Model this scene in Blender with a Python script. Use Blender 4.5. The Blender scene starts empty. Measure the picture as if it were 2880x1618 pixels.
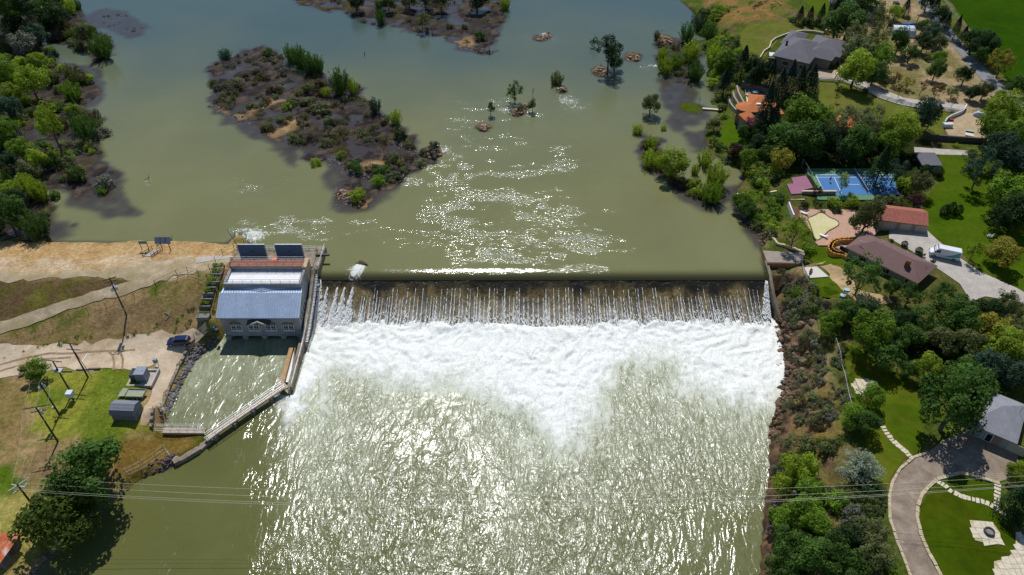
import bpy, math, random
import numpy as np
from mathutils import Vector, Matrix, Euler
from mathutils.geometry import delaunay_2d_cdt
random.seed(7)
scene = bpy.context.scene
col = scene.collection
# ---------------------------------------------------------------- camera
F, W0, H0, PITCH, CAMZ = 2100.0, 2880, 1618, math.radians(41.0), 120.0
cam_d = bpy.data.cameras.new("camera"); cam = bpy.data.objects.new("camera", cam_d); col.objects.link(cam)
cam.location = (0, 0, CAMZ); cam.rotation_euler = (math.pi/2 - PITCH, 0, 0)
cam_d.sensor_width = 36.0; cam_d.lens = 36.0*F/W0; cam_d.clip_start = 1.0; cam_d.clip_end = 6000
scene.camera = cam
# ---------------------------------------------------------------- sky and sun
SUN_EL, SUN_AZ = math.radians(57.0), math.radians(-4.0)
world = bpy.data.worlds.new("World"); scene.world = world; world.use_nodes = True
wn = world.node_tree.nodes; wl_ = world.node_tree.links
sky = wn.new("ShaderNodeTexSky"); sky.sky_type = 'NISHITA'; sky.sun_disc = False
sky.sun_elevation = SUN_EL; sky.sun_rotation = SUN_AZ; sky.air_density = 1.0; sky.dust_density = 0.0; sky.ozone_density = 2.5
bg = wn["Background"]; bg.inputs[1].default_value = 0.08
wl_.new(sky.outputs[0], bg.inputs[0])
sun_d = bpy.data.lights.new("sun", 'SUN'); sun_d.energy = 3.7; sun_d.angle = math.radians(0.5); sun_d.color = (1.0, 0.98, 0.945)
sun = bpy.data.objects.new("sun", sun_d); col.objects.link(sun)
sdir = Vector((math.sin(SUN_AZ)*math.cos(SUN_EL), math.cos(SUN_AZ)*math.cos(SUN_EL), math.sin(SUN_EL)))
sun.rotation_euler = sdir.to_track_quat('Z', 'Y').to_euler(); sun.location = (0, 200, 200)
scene.view_settings.view_transform = 'Standard'; scene.view_settings.look = 'None'
scene.view_settings.exposure = 0.0; scene.view_settings.gamma = 1.0
scene.render.engine = 'CYCLES'
scene.cycles.use_denoising = True
scene.cycles.max_bounces = 5; scene.cycles.diffuse_bounces = 2; scene.cycles.glossy_bounces = 2
scene.cycles.transmission_bounces = 2; scene.cycles.transparent_max_bounces = 6
scene.cycles.sample_clamp_indirect = 4.0

# ---------------------------------------------------------------- helpers: a measured pixel to a point of the place
ZU = 7.0      # level of the pond above the dam; the river below is at 0
def ray(px, py):
    u = (px-1440)/F; v = (py-809)/F
    return np.array([u, math.cos(PITCH)-v*math.sin(PITCH), -math.sin(PITCH)-v*math.cos(PITCH)])
def P(px, py, z=0.0):
    d = ray(px, py); t = (z-CAMZ)/d[2]
    return np.array([0, 0, CAMZ]) + d*t
def depth(p): return p[1]*math.cos(PITCH) - (p[2]-CAMZ)*math.sin(PITCH)
def Q(p):
    dn = -(p[2]-CAMZ)*math.cos(PITCH) - p[1]*math.sin(PITCH); dp = depth(p)
    return 1440+F*p[0]/dp, 809+F*dn/dp
_rt = np.random.RandomState(3).rand(256, 256)
def vn(x, y, s=0):
    x = np.asarray(x, float)+s*17.31; y = np.asarray(y, float)+s*7.77
    xi = np.floor(x).astype(int); yi = np.floor(y).astype(int); fx = x-xi; fy = y-yi
    fx = fx*fx*(3-2*fx); fy = fy*fy*(3-2*fy)
    a = _rt[xi & 255, yi & 255]; b = _rt[(xi+1) & 255, yi & 255]; c = _rt[xi & 255, (yi+1) & 255]; d = _rt[(xi+1) & 255, (yi+1) & 255]
    return (a*(1-fx)+b*fx)*(1-fy)+(c*(1-fx)+d*fx)*fy
def fbm(x, y, o=4, s=0):
    t = 0; a = .5; n = 0
    for k in range(o):
        ca, sa = math.cos(.6+k*1.1), math.sin(.6+k*1.1); u = (x*ca-y*sa)*2**k; v = (x*sa+y*ca)*2**k
        if k == 0: w_ = (vn(u*1.7, v*1.7, s+31)-.5)*.7; u = u+w_; v = v-w_
        t = t+a*vn(u, v, s+k*3); n += a; a *= .5
    return t/n
def sstep(a, b, x):
    t = np.clip((x-a)/(b-a), 0, 1); return t*t*(3-2*t)
def sdist(poly, x, y):
    """distance to a polygon's outline, positive inside"""
    x = np.asarray(x, float); y = np.asarray(y, float)
    d = np.full(x.shape, 1e9); ins = np.zeros(x.shape, bool); n = len(poly)
    for i in range(n):
        ax, ay = poly[i][:2]; bx, by = poly[(i+1) % n][:2]
        ex, ey = bx-ax, by-ay; L = ex*ex+ey*ey+1e-9
        t = np.clip(((x-ax)*ex+(y-ay)*ey)/L, 0, 1)
        d = np.minimum(d, (x-ax-t*ex)**2+(y-ay-t*ey)**2)
        if ay != by:
            c = ((ay > y) != (by > y)) & (x < (bx-ax)*(y-ay)/(by-ay)+ax)
            ins ^= c
    d = np.sqrt(d); return np.where(ins, d, -d)

class MB:
    """collects shapes and links them as one mesh object"""
    def __init__(s): s.v = []; s.f = []; s.n = []
    def add(s, vs, fs):
        o = len(s.v); s.n.append((len(s.v), len(s.f))); s.v += [tuple(map(float, v)) for v in vs]; s.f += [tuple(i+o for i in f) for f in fs]; return s
    def box(s, x0, x1, y0, y1, z0, z1):
        return s.add([(x0,y0,z0),(x1,y0,z0),(x1,y1,z0),(x0,y1,z0),(x0,y0,z1),(x1,y0,z1),(x1,y1,z1),(x0,y1,z1)],
                     [(3,2,1,0),(4,5,6,7),(0,1,5,4),(1,2,6,5),(2,3,7,6),(3,0,4,7)])
    def obox(s, c, sz, rz=0, tilt=0):
        m = Matrix.Rotation(rz, 3, 'Z') @ Matrix.Rotation(tilt, 3, 'X')
        vs = []
        for dz in (-.5, .5):
            for dx, dy in ((-.5,-.5),(.5,-.5),(.5,.5),(-.5,.5)):
                vs.append(Vector(c)+m @ Vector((dx*sz[0], dy*sz[1], dz*sz[2])))
        return s.add(vs, [(3,2,1,0),(4,5,6,7),(0,1,5,4),(1,2,6,5),(2,3,7,6),(3,0,4,7)])
    def bar(s, a, b, w, h):
        """a beam of section w x h between two points"""
        a = Vector(a); b = Vector(b); d = (b-a).normalized()
        sd = d.cross(Vector((0,0,1)))
        if sd.length < .01: sd = Vector((1,0,0))
        sd.normalize(); up = sd.cross(d).normalized()
        vs = [p+sd*(i*w/2)+up*(j*h/2) for p in (a, b) for i, j in ((-1,-1),(1,-1),(1,1),(-1,1))]
        return s.add(vs, [(3,2,1,0),(4,5,6,7),(0,1,5,4),(1,2,6,5),(2,3,7,6),(3,0,4,7)])
    def tube(s, a, b, r0, r1=None, n=6, cap=True):
        r1 = r0 if r1 is None else r1
        a = Vector(a); b = Vector(b); d = (b-a).normalized()
        u = d.orthogonal().normalized(); w = d.cross(u)
        vs = [p+(u*math.cos(2*math.pi*k/n)+w*math.sin(2*math.pi*k/n))*r for p, r in ((a, r0), (b, r1)) for k in range(n)]
        fs = [(k, (k+1) % n, n+(k+1) % n, n+k) for k in range(n)]
        if cap: fs += [tuple(range(n))[::-1], tuple(range(n, 2*n))]
        return s.add(vs, fs)
    def prism(s, poly, z0, z1):
        n = len(poly)
        ar = sum(poly[i][0]*poly[(i+1)%n][1]-poly[(i+1)%n][0]*poly[i][1] for i in range(n))
        if ar < 0: poly = poly[::-1]
        zb = z0 if hasattr(z0, '__len__') else [z0]*n
        zt = z1 if hasattr(z1, '__len__') else [z1]*n
        if ar < 0 and hasattr(z0, '__len__'): zb = zb[::-1]
        if ar < 0 and hasattr(z1, '__len__'): zt = zt[::-1]
        vs = [(p[0], p[1], zb[i]) for i, p in enumerate(poly)]+[(p[0], p[1], zt[i]) for i, p in enumerate(poly)]
        return s.add(vs, [tuple(range(n))[::-1], tuple(range(n, 2*n))]+[(i, (i+1)%n, n+(i+1)%n, n+i) for i in range(n)])
    def blob(s, c, r, seed=0, n=8, m=5, rough=.25):
        rd = random.Random(seed); vs = [(c[0], c[1], c[2]-r[2])]
        for j in range(1, m):
            th = math.pi*j/m
            for i in range(n):
                k = 1+rd.uniform(-rough, rough); ph = 2*math.pi*i/n
                vs.append((c[0]+r[0]*k*math.sin(th)*math.cos(ph), c[1]+r[1]*k*math.sin(th)*math.sin(ph), c[2]-r[2]*k*math.cos(th)))
        vs.append((c[0], c[1], c[2]+r[2])); fs = [(0, 1+(i+1)%n, 1+i) for i in range(n)]
        for j in range(m-2):
            for i in range(n): fs.append((1+j*n+i, 1+j*n+(i+1)%n, 1+(j+1)*n+(i+1)%n, 1+(j+1)*n+i))
        o = 1+(m-2)*n; fs += [(o+i, o+(i+1)%n, len(vs)-1) for i in range(n)]
        return s.add(vs, fs)
    def build(s, name, material, parent=None, local=False, smooth=False):
        me = bpy.data.meshes.new(name)
        off = (0, 0, 0)
        if parent is not None and not local:
            off = parent.location.copy()
            if parent.parent is not None: off = off+parent.parent.location
        vs = s.v if off == (0, 0, 0) else [(a-off[0], b-off[1], c-off[2]) for a, b, c in s.v]
        me.from_pydata(vs, [], s.f); me.materials.append(material)
        if smooth: me.polygons.foreach_set('use_smooth', [True]*len(me.polygons))
        me.update()
        o = bpy.data.objects.new(name, me); col.objects.link(o)
        if parent is not None: o.parent = parent
        return o
def build_each(mb, name, material, parent=None, local=False):
    """one object for each shape the builder holds"""
    ends = mb.n[1:]+[(len(mb.v), len(mb.f))]; out = []
    for (v0, f0), (v1, f1) in zip(mb.n, ends):
        m_ = MB(); m_.v = mb.v[v0:v1]; m_.f = [tuple(i-v0 for i in f) for f in mb.f[f0:f1]]
        out.append(m_.build(name, material, parent, local))
    return out
def tag(o, label=None, cat=None, group=None, kind=None):
    if label: o['label'] = label
    if cat: o['category'] = cat
    if group: o['group'] = group
    if kind: o['kind'] = kind
    return o
def thing(name, label, cat, loc, group=None):
    o = bpy.data.objects.new(name, None); col.objects.link(o); o.location = tuple(map(float, loc)); o.empty_display_size = .3
    return tag(o, label, cat, group)
def copy_tree(o, parent=None):
    c = o.copy(); col.objects.link(c); c.parent = parent
    for ch in list(o.children): copy_tree(ch, c)
    return c
# ---------------------------------------------------------------- materials
MATS = {}
def nmat(name):
    m = bpy.data.materials.new(name); m.use_nodes = True; MATS[name] = m
    return m, m.node_tree.nodes, m.node_tree.links, m.node_tree.nodes["Principled BSDF"]
def mixc(N, L, fac, a, b, mode='MIX'):
    n = N.new("ShaderNodeMix"); n.data_type = 'RGBA'; n.blend_type = mode
    for sock, val in ((0, fac), (6, a), (7, b)):
        if hasattr(val, 'is_linked') or hasattr(val, 'links'): L.new(val, n.inputs[sock])
        elif sock == 0: n.inputs[0].default_value = val
        else: n.inputs[sock].default_value = (*val[:3], 1)
    return n.outputs[2]
def mth(N, L, op, a, b=None, clamp=False):
    n = N.new("ShaderNodeMath"); n.operation = op; n.use_clamp = clamp
    for i, v in enumerate((a, b)):
        if v is None: continue
        if hasattr(v, 'links'): L.new(v, n.inputs[i])
        else: n.inputs[i].default_value = v
    return n.outputs[0]
def noise(N, L, scale, detail=4, rough=.55, dist=0, vec=None, sc3=None):
    if vec is None:
        tc = N.new("ShaderNodeTexCoord"); vec = tc.outputs['Object']
    if sc3:
        mp = N.new("ShaderNodeMapping"); mp.inputs['Scale'].default_value = sc3[:3]
        if len(sc3) > 3: mp.inputs['Rotation'].default_value = (0, 0, sc3[3])
        L.new(vec, mp.inputs[0]); vec = mp.outputs[0]
    n = N.new("ShaderNodeTexNoise"); n.inputs['Scale'].default_value = scale; n.inputs['Detail'].default_value = detail
    n.inputs['Roughness'].default_value = rough; n.inputs['Distortion'].default_value = dist
    L.new(vec, n.inputs['Vector']); return n.outputs['Fac']
def ramp(N, L, fac, stops):
    r = N.new("ShaderNodeValToRGB"); L.new(fac, r.inputs[0]); e = r.color_ramp.elements
    while len(e) < len(stops): e.new(.5)
    for i, (p, c) in enumerate(stops):
        e[i].position = p; e[i].color = (*c, 1) if hasattr(c, '__len__') else (c, c, c, 1)
    return r.outputs[0]
def bump(N, L, h, strength, dist, bs, normal=None):
    b = N.new("ShaderNodeBump"); b.inputs['Distance'].default_value = dist
    if hasattr(strength, 'links'): L.new(strength, b.inputs['Strength'])
    else: b.inputs['Strength'].default_value = strength
    L.new(h, b.inputs['Height'])
    if normal is not None: L.new(normal, b.inputs['Normal'])
    if bs is not None: L.new(b.outputs[0], bs.inputs['Normal'])
    return b.outputs[0]
def mat(name, c, rough=.8, var=.25, scale=1.5, bmp=.3, metal=0, wave=None, wdir='X', c2=None, spec=.4, stretch=None, thr=(.4, .65)):
    if name in MATS: return MATS[name]
    m, N, L, b = nmat(name)
    n1 = noise(N, L, scale, 5, .6, sc3=stretch); n2 = noise(N, L, scale*6, 4, .6)
    hi = [min(1, x*(1+var)) for x in c]; lo = [x*(1-var) for x in c]
    cc = mixc(N, L, ramp(N, L, n1, [(.3, 0.), (.7, 1.)]), lo, hi)
    if c2 is not None:
        n3 = noise(N, L, scale*.45, 5, .65, .4)
        cc = mixc(N, L, ramp(N, L, n3, [(thr[0], 0.), (thr[1], 1.)]), cc, c2)
    cc = mixc(N, L, .35, cc, ramp(N, L, n2, [(.2, .45), (.8, 1.6)]), 'MULTIPLY')
    h = n2
    if wave:
        tc = N.new("ShaderNodeTexCoord"); w = N.new("ShaderNodeTexWave"); w.bands_direction = wdir
        w.inputs['Scale'].default_value = wave; w.inputs['Distortion'].default_value = 0.0
        L.new(tc.outputs['Object'], w.inputs['Vector']); wf = w.outputs['Fac']
        cc = mixc(N, L, .5, cc, ramp(N, L, wf, [(.0, .72), (.22, 1.)]), 'MULTIPLY')
        h = mth(N, L, 'ADD', mth(N, L, 'MULTIPLY', n2, .2), wf)
    L.new(cc, b.inputs['Base Color']); b.inputs['Roughness'].default_value = rough; b.inputs['Metallic'].default_value = metal
    b.inputs['Specular IOR Level'].default_value = spec
    if bmp: bump(N, L, h, bmp, .08, b)
    return m
def leaf_mat(name, c, var=.35, trans=.35, c2=None):
    m, N, L, b = nmat(name)
    oi = N.new("ShaderNodeObjectInfo"); tc = N.new("ShaderNodeTexCoord")
    n1 = noise(N, L, 2.2, 3, .6); n2 = noise(N, L, 11, 2, .6)
    lo = [x*(1-var) for x in c]; hi = [x*(1+var) for x in c]
    if c2: hi = c2
    cc = mixc(N, L, ramp(N, L, n1, [(.36, 0.), (.64, 1.)]), lo, hi)
    cc = mixc(N, L, .6, cc, ramp(N, L, n2, [(.3, .5), (.7, 1.6)]), 'MULTIPLY')
    r = mth(N, L, 'MULTIPLY_ADD', oi.outputs['Random'], .5)
    r.node.inputs[2].default_value = .75
    v = N.new("ShaderNodeHueSaturation"); v.inputs['Saturation'].default_value = .95; L.new(r, v.inputs['Value']); L.new(cc, v.inputs['Color'])
    L.new(v.outputs[0], b.inputs['Base Color']); b.inputs['Roughness'].default_value = .6; b.inputs['Specular IOR Level'].default_value = .15
    t = N.new("ShaderNodeBsdfTranslucent"); mx = N.new("ShaderNodeMixShader"); mx.inputs[0].default_value = trans
    g = mixc(N, L, .35, v.outputs[0], (min(1, c[0]*1.9), min(1, c[1]*1.8), c[2]*.6)); L.new(g, t.inputs[0])
    L.new(b.outputs[0], mx.inputs[1]); L.new(t.outputs[0], mx.inputs[2])
    L.new(mx.outputs[0], N['Material Output'].inputs[0]); return m
# ================================================================ the land
def wpoly(pts, z=ZU): return [tuple(P(p[0], p[1], p[2] if len(p) > 2 else z)) for p in pts]
DAM_Y, DAM_X0, DAM_X1 = 134.4, -45.6, 60.0
right_shore = wpoly([(1700,-260),(1918,4),(1951,34),(1965,62),(1985,110),(1998,150),(2000,195),(2005,245),(2020,280),(2022,300),(2030,318),(2012,335),(1992,352),(1982,375),(1990,400),(2004,430),(2030,448),(2062,455),(2085,480),(2095,510),
    (2072,540),(2066,560),(2085,600),(2115,625),(2140,650),(2150,675),(2146,704),(2152,760)]) + \
    wpoly([(2172,893),(2192,915),(2203,960),(2213,1030),(2216,1075),(2196,1130),(2176,1190),(2170,1260),(2165,1330),(2158,1400),(2150,1480),(2140,1618),(2130,1760)], 0) + [(120,-150,0),(1600,-150,0),(1600,1700,0),(200,1700,0)]
left_shore = wpoly([(-3000,690),(-60,690),(60,682),(200,683),(400,685),(560,687),(640,688),(652,676),(672,655),(690,672),(700,690)]) + [(-66,136.5,7),(-66,120,7)] + \
    wpoly([(612,962),(600,972),(578,985),(560,1003),(545,1020),(528,1050),(512,1080),(497,1110),(486,1135),(472,1165),(455,1207),(577,1210),(592,1238),(560,1262),(525,1283),(492,1303),(460,1318),(400,1340),(368,1362),(335,1400),(260,1450),(180,1520),(110,1590),(60,1660),(0,1760)], 0) + [(-130,-150,0),(-1600,-150,0),(-1600,150,0)]
wet_left = wpoly([(-700,-260),(180,-30),(195,30),(235,52),(268,60),(240,66),(205,72),(215,80),(255,82),(296,108),(308,140),(302,165),(272,176),(245,158),(205,140),(170,120),(122,103),(112,118),(140,150),(165,178),(205,190),(252,205),(272,222),(270,262),(252,292),(262,318),(282,345),(276,400),(282,440),(280,462),(300,485),(322,495),(318,530),(322,558),(300,560),(262,545),(225,545),(175,532),(132,540),(140,572),(152,600),(178,640),(150,662),(110,676),(60,684),(-60,700),(-3000,700)])
isl_main = wpoly([(588,215),(605,182),(650,158),(700,138),(735,126),(780,160),(830,200),(893,215),(905,235),(960,215),(1005,250),(1010,280),(1050,300),(1085,340),(1140,370),(1150,400),(1180,428),(1222,432),(1205,462),(1150,490),(1120,520),(1080,522),(1050,500),(1000,480),(930,455),(880,450),(850,428),(800,400),(750,365),(700,345),(640,330),(590,322),(585,298),(595,258)])
isl_bush = wpoly([(948,530),(960,512),(990,510),(1035,540),(1040,560),(1020,580),(985,585),(955,570)])
isl_top = wpoly([(820,-10),(850,12),(900,24),(970,38),(1000,52),(1060,72),(1100,64),(1160,92),(1240,102),(1270,122),(1300,142),(1370,156),(1382,140),(1396,90),(1412,40),(1428,0),(1440,-120),(700,-140)])
isl_right = wpoly([(1857,93),(1872,104),(1900,116),(1955,118),(1982,128),(1974,160),(1965,215),(1925,236),(1900,216),(1865,205),(1848,160)])
lawn_isl = wpoly([(1915,288),(1945,289),(1975,300),(1972,320),(1940,319),(1911,308)])
isl_low = wpoly([(1800,385),(1822,378),(1850,395),(1862,425),(1860,455),(1905,500),(1950,520),(2000,525),(2040,560),(2030,580),(1990,575),(1920,545),(1870,510),(1815,462)])
shoals = [wpoly(s) for s in (
    [(225,50),(300,25),(350,35),(405,75),(400,98),(362,106),(320,86),(260,70)],
    [(170,180),(240,185),(275,205),(285,240),(262,300),(200,290)],
    [(270,470),(330,480),(345,540),(385,600),(300,606),(200,580),(215,530)],
    [(140,600),(165,630),(205,660),(150,680),(120,650)],
    [(1862,222),(1920,212),(1950,255),(1940,290),(1985,310),(1985,338),(1910,318),(1868,300)],
    [(1895,325),(1960,330),(1975,350),(1900,365),(1870,345)],
    [(1935,375),(1990,372),(2005,430),(1960,425)],
    [(900,440),(1000,470),(1060,500),(1105,530),(1040,590),(960,590),(935,520)],
    [(1100,380),(1160,395),(1165,430),(1110,420)],
    [(1900,520),(2010,545),(2045,592),(1990,600),(1925,570)],
    [(2085,600),(2140,630),(2155,690),(2130,690),(2100,645)],
    [(2050,530),(2090,520),(2085,600),(2060,590)],
    [(640,330),(760,360),(840,430),(830,470),(760,410),(640,345)])]
bumps = [(1360,358,2.2,1.0),(1455,316,2.8,.9),(1480,300,1.6,.7),(1578,254,2.2,.9),(1690,202,3.6,1.0),(1782,161,3.6,1.0),(1217,428,3.0,1.6),(1518,108,3.0,.25),(1540,103,2.2,.35),(1870,112,4,1.1),(968,548,2.5,.9)]
lc = [(-200,686,7.3),(100,688,7.3),(300,690,7.2),(640,690,7.3),(-200,742,9.6),(0,742,9.6),(300,738,9.6),(600,735,9.5),(-200,790,9.6),(0,785,9.6),(200,782,9.6),(330,778,9.4),(560,780,9.3),(640,740,9.5),
    (-100,950,4.6),(0,925,5.4),(200,872,6.9),(350,822,8.2),(450,782,9.1),(0,850,7.8),(200,828,8.4),(0,1000,3),(200,980,3),(350,962,3),(500,945,2.9),(600,935,2.8),(580,890,4.6),(620,800,8.3),(560,850,6.6),(450,880,5.6),(300,900,5.6),(100,935,4.6),
    (300,1100,2.8),(100,1100,2.8),(-200,1100,2.8),(0,1300,2.8),(450,1150,2.8),(540,965,2.7),(400,1210,2.6),(200,1250,2.6),(330,1330,2.1),(100,1450,2.3),(0,1618,2.2),(50,1720,1.6),(-200,1500,2.4),(610,958,.5),(560,1003,.2),(512,1080,.2),(472,1165,.2),(455,1207,.8),(570,1212,1.1),(492,1300,1.1),(350,1390,.4),(180,1518,.4),(80,1625,.4),(575,1235,1.2)]
rc = [(1918,0,7.2),(2000,10,9),(2060,60,11.5),(2100,0,12.5),(2150,60,13),(2250,100,13.2),(2400,60,13.6),(2600,20,14),(2880,0,14.4),(2880,150,14.2),(3100,50,14.5),(2700,250,13.6),(2600,180,13.6),(2450,160,13.4),(2350,230,12.8),(2300,330,12.2),(2500,330,12.2),(2700,380,12.2),(2880,400,12.6),
    (1985,115,7.2),(2015,205,8.2),(2040,150,11),(2060,250,8.6),(2120,250,11),(2150,330,10.5),(2200,400,10.4),(2022,310,7.3),(2035,345,7.6),(2060,400,8.2),(1990,395,7.2),(2100,470,8),(2130,520,8.2),(2075,545,7.2),(2200,500,10),(2330,520,10.2),(2250,620,9.7),(2170,650,8),(2120,625,7.2),(2350,700,10),(2450,640,10.2),(2600,600,10.6),(2880,600,11),
    (2200,700,8.4),(2150,700,7.8),(2280,760,9.2),(2300,830,9),(2240,775,5.5),(2180,775,4.6),(2230,810,5.6),(2230,880,4.6),(2182,895,.6),(2250,960,5),(2300,900,7.6),(2222,1000,1.8),(2260,1100,4.6),(2228,1080,1.6),(2300,1050,7.6),(2340,980,8.6),(2215,1150,3.8),(2190,1200,1.6),(2250,1250,5.4),(2330,1200,8),(2182,1330,1),(2230,1400,4.2),(2330,1400,8),(2165,1500,1),(2240,1550,4.8),(2350,1550,8.6),
    (2450,1050,9),(2600,1000,9.5),(2880,900,10.4),(2500,1300,9.3),(2700,1300,9.7),(2880,1250,10),(2880,1618,9.6),(2600,1600,9.2),(2500,1750,9),(2155,1760,1),(3200,1200,10.5),(3200,600,11.5),(3000,250,14)]
def rbf(cp):
    c = np.array([P(*p) for p in cp]); n = len(c)
    D = np.sqrt(((c[:, None, :2]-c[None, :, :2])**2).sum(-1)+.5)
    A = np.zeros((n+1, n+1)); A[:n, :n] = D+np.eye(n)*.02; A[n, :n] = 1; A[:n, n] = 1
    w = np.linalg.solve(A, np.append(c[:, 2], 0))
    def f(x, y):
        r = np.full(x.shape, w[n])
        for i in range(n): r = r+w[i]*np.sqrt((x-c[i, 0])**2+(y-c[i, 1])**2+.5)
        return r
    return f
def grow(a, b, step, ext, k=1.16):
    core = list(np.arange(a, b+step/2, step)); lo = []; s = step; v = a
    while v > -ext: s *= k; v -= s; lo.append(v)
    hi = []; s = step; v = core[-1]
    while v < ext: s *= k; v += s; hi.append(v)
    return np.array(lo[::-1]+core+hi)
GX = grow(-212, 212, .8, 1500); GY = np.concatenate([[-160,-120,-90,-60,-30,0,20,35], np.arange(45, 322, .8), 322+np.cumsum(.8*1.16**np.arange(1, 39))])
XX, YY = np.meshgrid(GX, GY)
def height(x, y):
    low = y < 133.0
    wl = np.where(low, 0.0, ZU)
    h = wl-1.6
    dR = sdist(right_shore, x, y); dL = sdist(left_shore, x, y)
    n1 = (fbm(x*.12, y*.12, 4, 1)-.5)*np.where(x > 75, .35, 1); n2 = (fbm(x*.5, y*.5, 3, 5)-.5)*np.where(x > 78, .3, 1)
    hr = np.clip(rr_(x, y), wl+.08, 15)+n1*.5+n2*.22
    cliff = sstep(1, 6, dR)*(1-sstep(9, 15, dR))*low; hr = hr+cliff*(n2*2.2+n1*1.6)
    hl = np.clip(rl_(x, y), wl+.08, 9.9)+n1*.22+n2*.12
    h = np.where(dR > 0, np.maximum(hr, wl+.05), h); h = np.where((dR <= 0) & (dR > -4), np.maximum(h, wl+dR*.45), h)
    h = np.where(dL > 0, np.maximum(hl, wl+.05), h); h = np.where((dL <= 0) & (dL > -4), np.maximum(h, wl+dL*.45), h)
    up = ~low
    for poly, amp in ((wet_left, .75), (isl_main, .7), (isl_top, .8), (isl_bush, .7), (isl_right, .8), (isl_low, .6)):
        d = sdist(poly, x, y)+(fbm(x*.25, y*.25, 3, 9)-.5)*7
        t = ZU+np.clip(d*np.where(d < 0, .26, .14), -1.6, .10)+(fbm(x*.22, y*.22, 4, 2)-.56)*amp*1.15*sstep(-4, 2, d)
        h = np.where(up & (d > -11), np.maximum(h, t), h)
    for poly in shoals:
        d = sdist(poly, x, y)+(fbm(x*.2, y*.2, 3, 4)-.5)*5
        h = np.where(up, np.maximum(h, ZU-.14+np.clip(d*.16, -1.6, 0)+(fbm(x*.5, y*.5, 3, 8)-.5)*.3*sstep(-1, 3, d)), h)
    d = sdist(lawn_isl, x, y); h = np.where(d > -3, np.maximum(h, ZU+np.clip(d*.3, -1, .12)), h)
    for (px, py, r, hh) in bumps:
        c = P(px, py, ZU); dd = np.sqrt((x-c[0])**2+((y-c[1])*.8)**2)+(fbm(x*.4, y*.4, 3, 3)-.5)*2
        h = np.where(up, np.maximum(h, ZU-.35+(hh+.35)*np.clip(1-(dd/r)**2, -1, 1)), h)
    # the land is cut away below the dam and the powerhouse
    h = np.where((x > -65.4) & (x < 59.6) & (y > 119) & (y < 134.6), -2.0, h)
    for pts, z in PADS:
        poly = [tuple(P(p[0], p[1], z)) for p in pts]; d = sdist(poly, x, y); t = sstep(-3.5, -.6, d); h = h*(1-t)+(z-.35)*t
    return h
PADS = [([(2226,586),(2250,584),(2345,588),(2440,600),(2478,612),(2476,645),(2452,668),(2430,690),(2380,700),(2355,700),(2330,690),(2300,690),(2290,660),(2262,625)], 10.1),
    ([(2262,470),(2525,470),(2530,562),(2300,565)], 10.9), ([(2226,500),(2267,494),(2287,528),(2256,544),(2226,546)], 11.4), ([(2094,252),(2146,258),(2150,272),(2112,290),(2098,285)], 10.7),
    ([(2262,752),(2298,750),(2331,778),(2276,782)], 9.55)]
rl_ = rbf(lc); rr_ = rbf(rc)
HH = height(XX, YY)
def Hs(x, y):
    """height of the ground, read off its own mesh"""
    x = np.asarray(x, float); y = np.asarray(y, float)
    i = np.clip(np.searchsorted(GX, x)-1, 0, len(GX)-2); j = np.clip(np.searchsorted(GY, y)-1, 0, len(GY)-2)
    fx = np.clip((x-GX[i])/(GX[i+1]-GX[i]), 0, 1); fy = np.clip((y-GY[j])/(GY[j+1]-GY[j]), 0, 1)
    return (HH[j, i]*(1-fx)+HH[j, i+1]*fx)*(1-fy)+(HH[j+1, i]*(1-fx)+HH[j+1, i+1]*fx)*fy
def G(px, py, lift=0.0):
    """where the sight line of a measured pixel meets the ground"""
    zs = np.arange(18, -2.2, -.04); d = ray(px, py); t = (zs-CAMZ)/d[2]
    x = d[0]*t; y = d[1]*t; hh = Hs(x, y)+lift
    k = np.argmax(hh >= zs); return np.array([x[k], y[k], hh[k]])
# ---- colours of the ground itself, zone by zone
def lin(r, g, b):
    f = lambda c: (c/255/12.92) if c/255 <= .04045 else ((c/255+.055)/1.055)**2.4
    return np.array([f(r), f(g), f(b)])
def px_of(x, y, z):
    dp = y*math.cos(PITCH)-(z-CAMZ)*math.sin(PITCH); dp = np.where(dp < 5, 5, dp)
    return 1440+F*x/dp, 809+F*(-(z-CAMZ)*math.cos(PITCH)-y*math.sin(PITCH))/dp
nA = fbm(XX*.06, YY*.06, 5, 11); nB = fbm(XX*.3, YY*.3, 4, 12); nC = fbm(XX*1.1, YY*1.1, 3, 13); nD = fbm(XX*.16, YY*.16, 4, 21)
def mixa(a, b, t): t = np.clip(t, 0, 1)[..., None]; return a*(1-t)+b*t
C = np.zeros(XX.shape+(3,))+lin(96, 84, 62)
tan = lin(176,148,108); orange = lin(170,138,96); brown = lin(98,80,58); olive = lin(112,108,48); green = lin(86,112,26); dirt = lin(188,165,138); dk = lin(60,48,36); mud = lin(64,55,54)
dLft = sdist(left_shore, XX, YY)
grassL = mixa(mixa(tan*.72, olive, sstep(.42, .6, nB)), green*.8, sstep(.5, .64, nD))
def zone(pts, soft=2.0, z=None, ragged=2.0):
    poly = [tuple(G(*p)) if z is None else tuple(P(p[0], p[1], z)) for p in pts]
    return sstep(-soft, soft, sdist(poly, XX, YY)+(nB-.5)*ragged*2+(nC-.5)*ragged)
mL = (dLft > -2)
C = np.where(mL[..., None], grassL, C)
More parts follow.
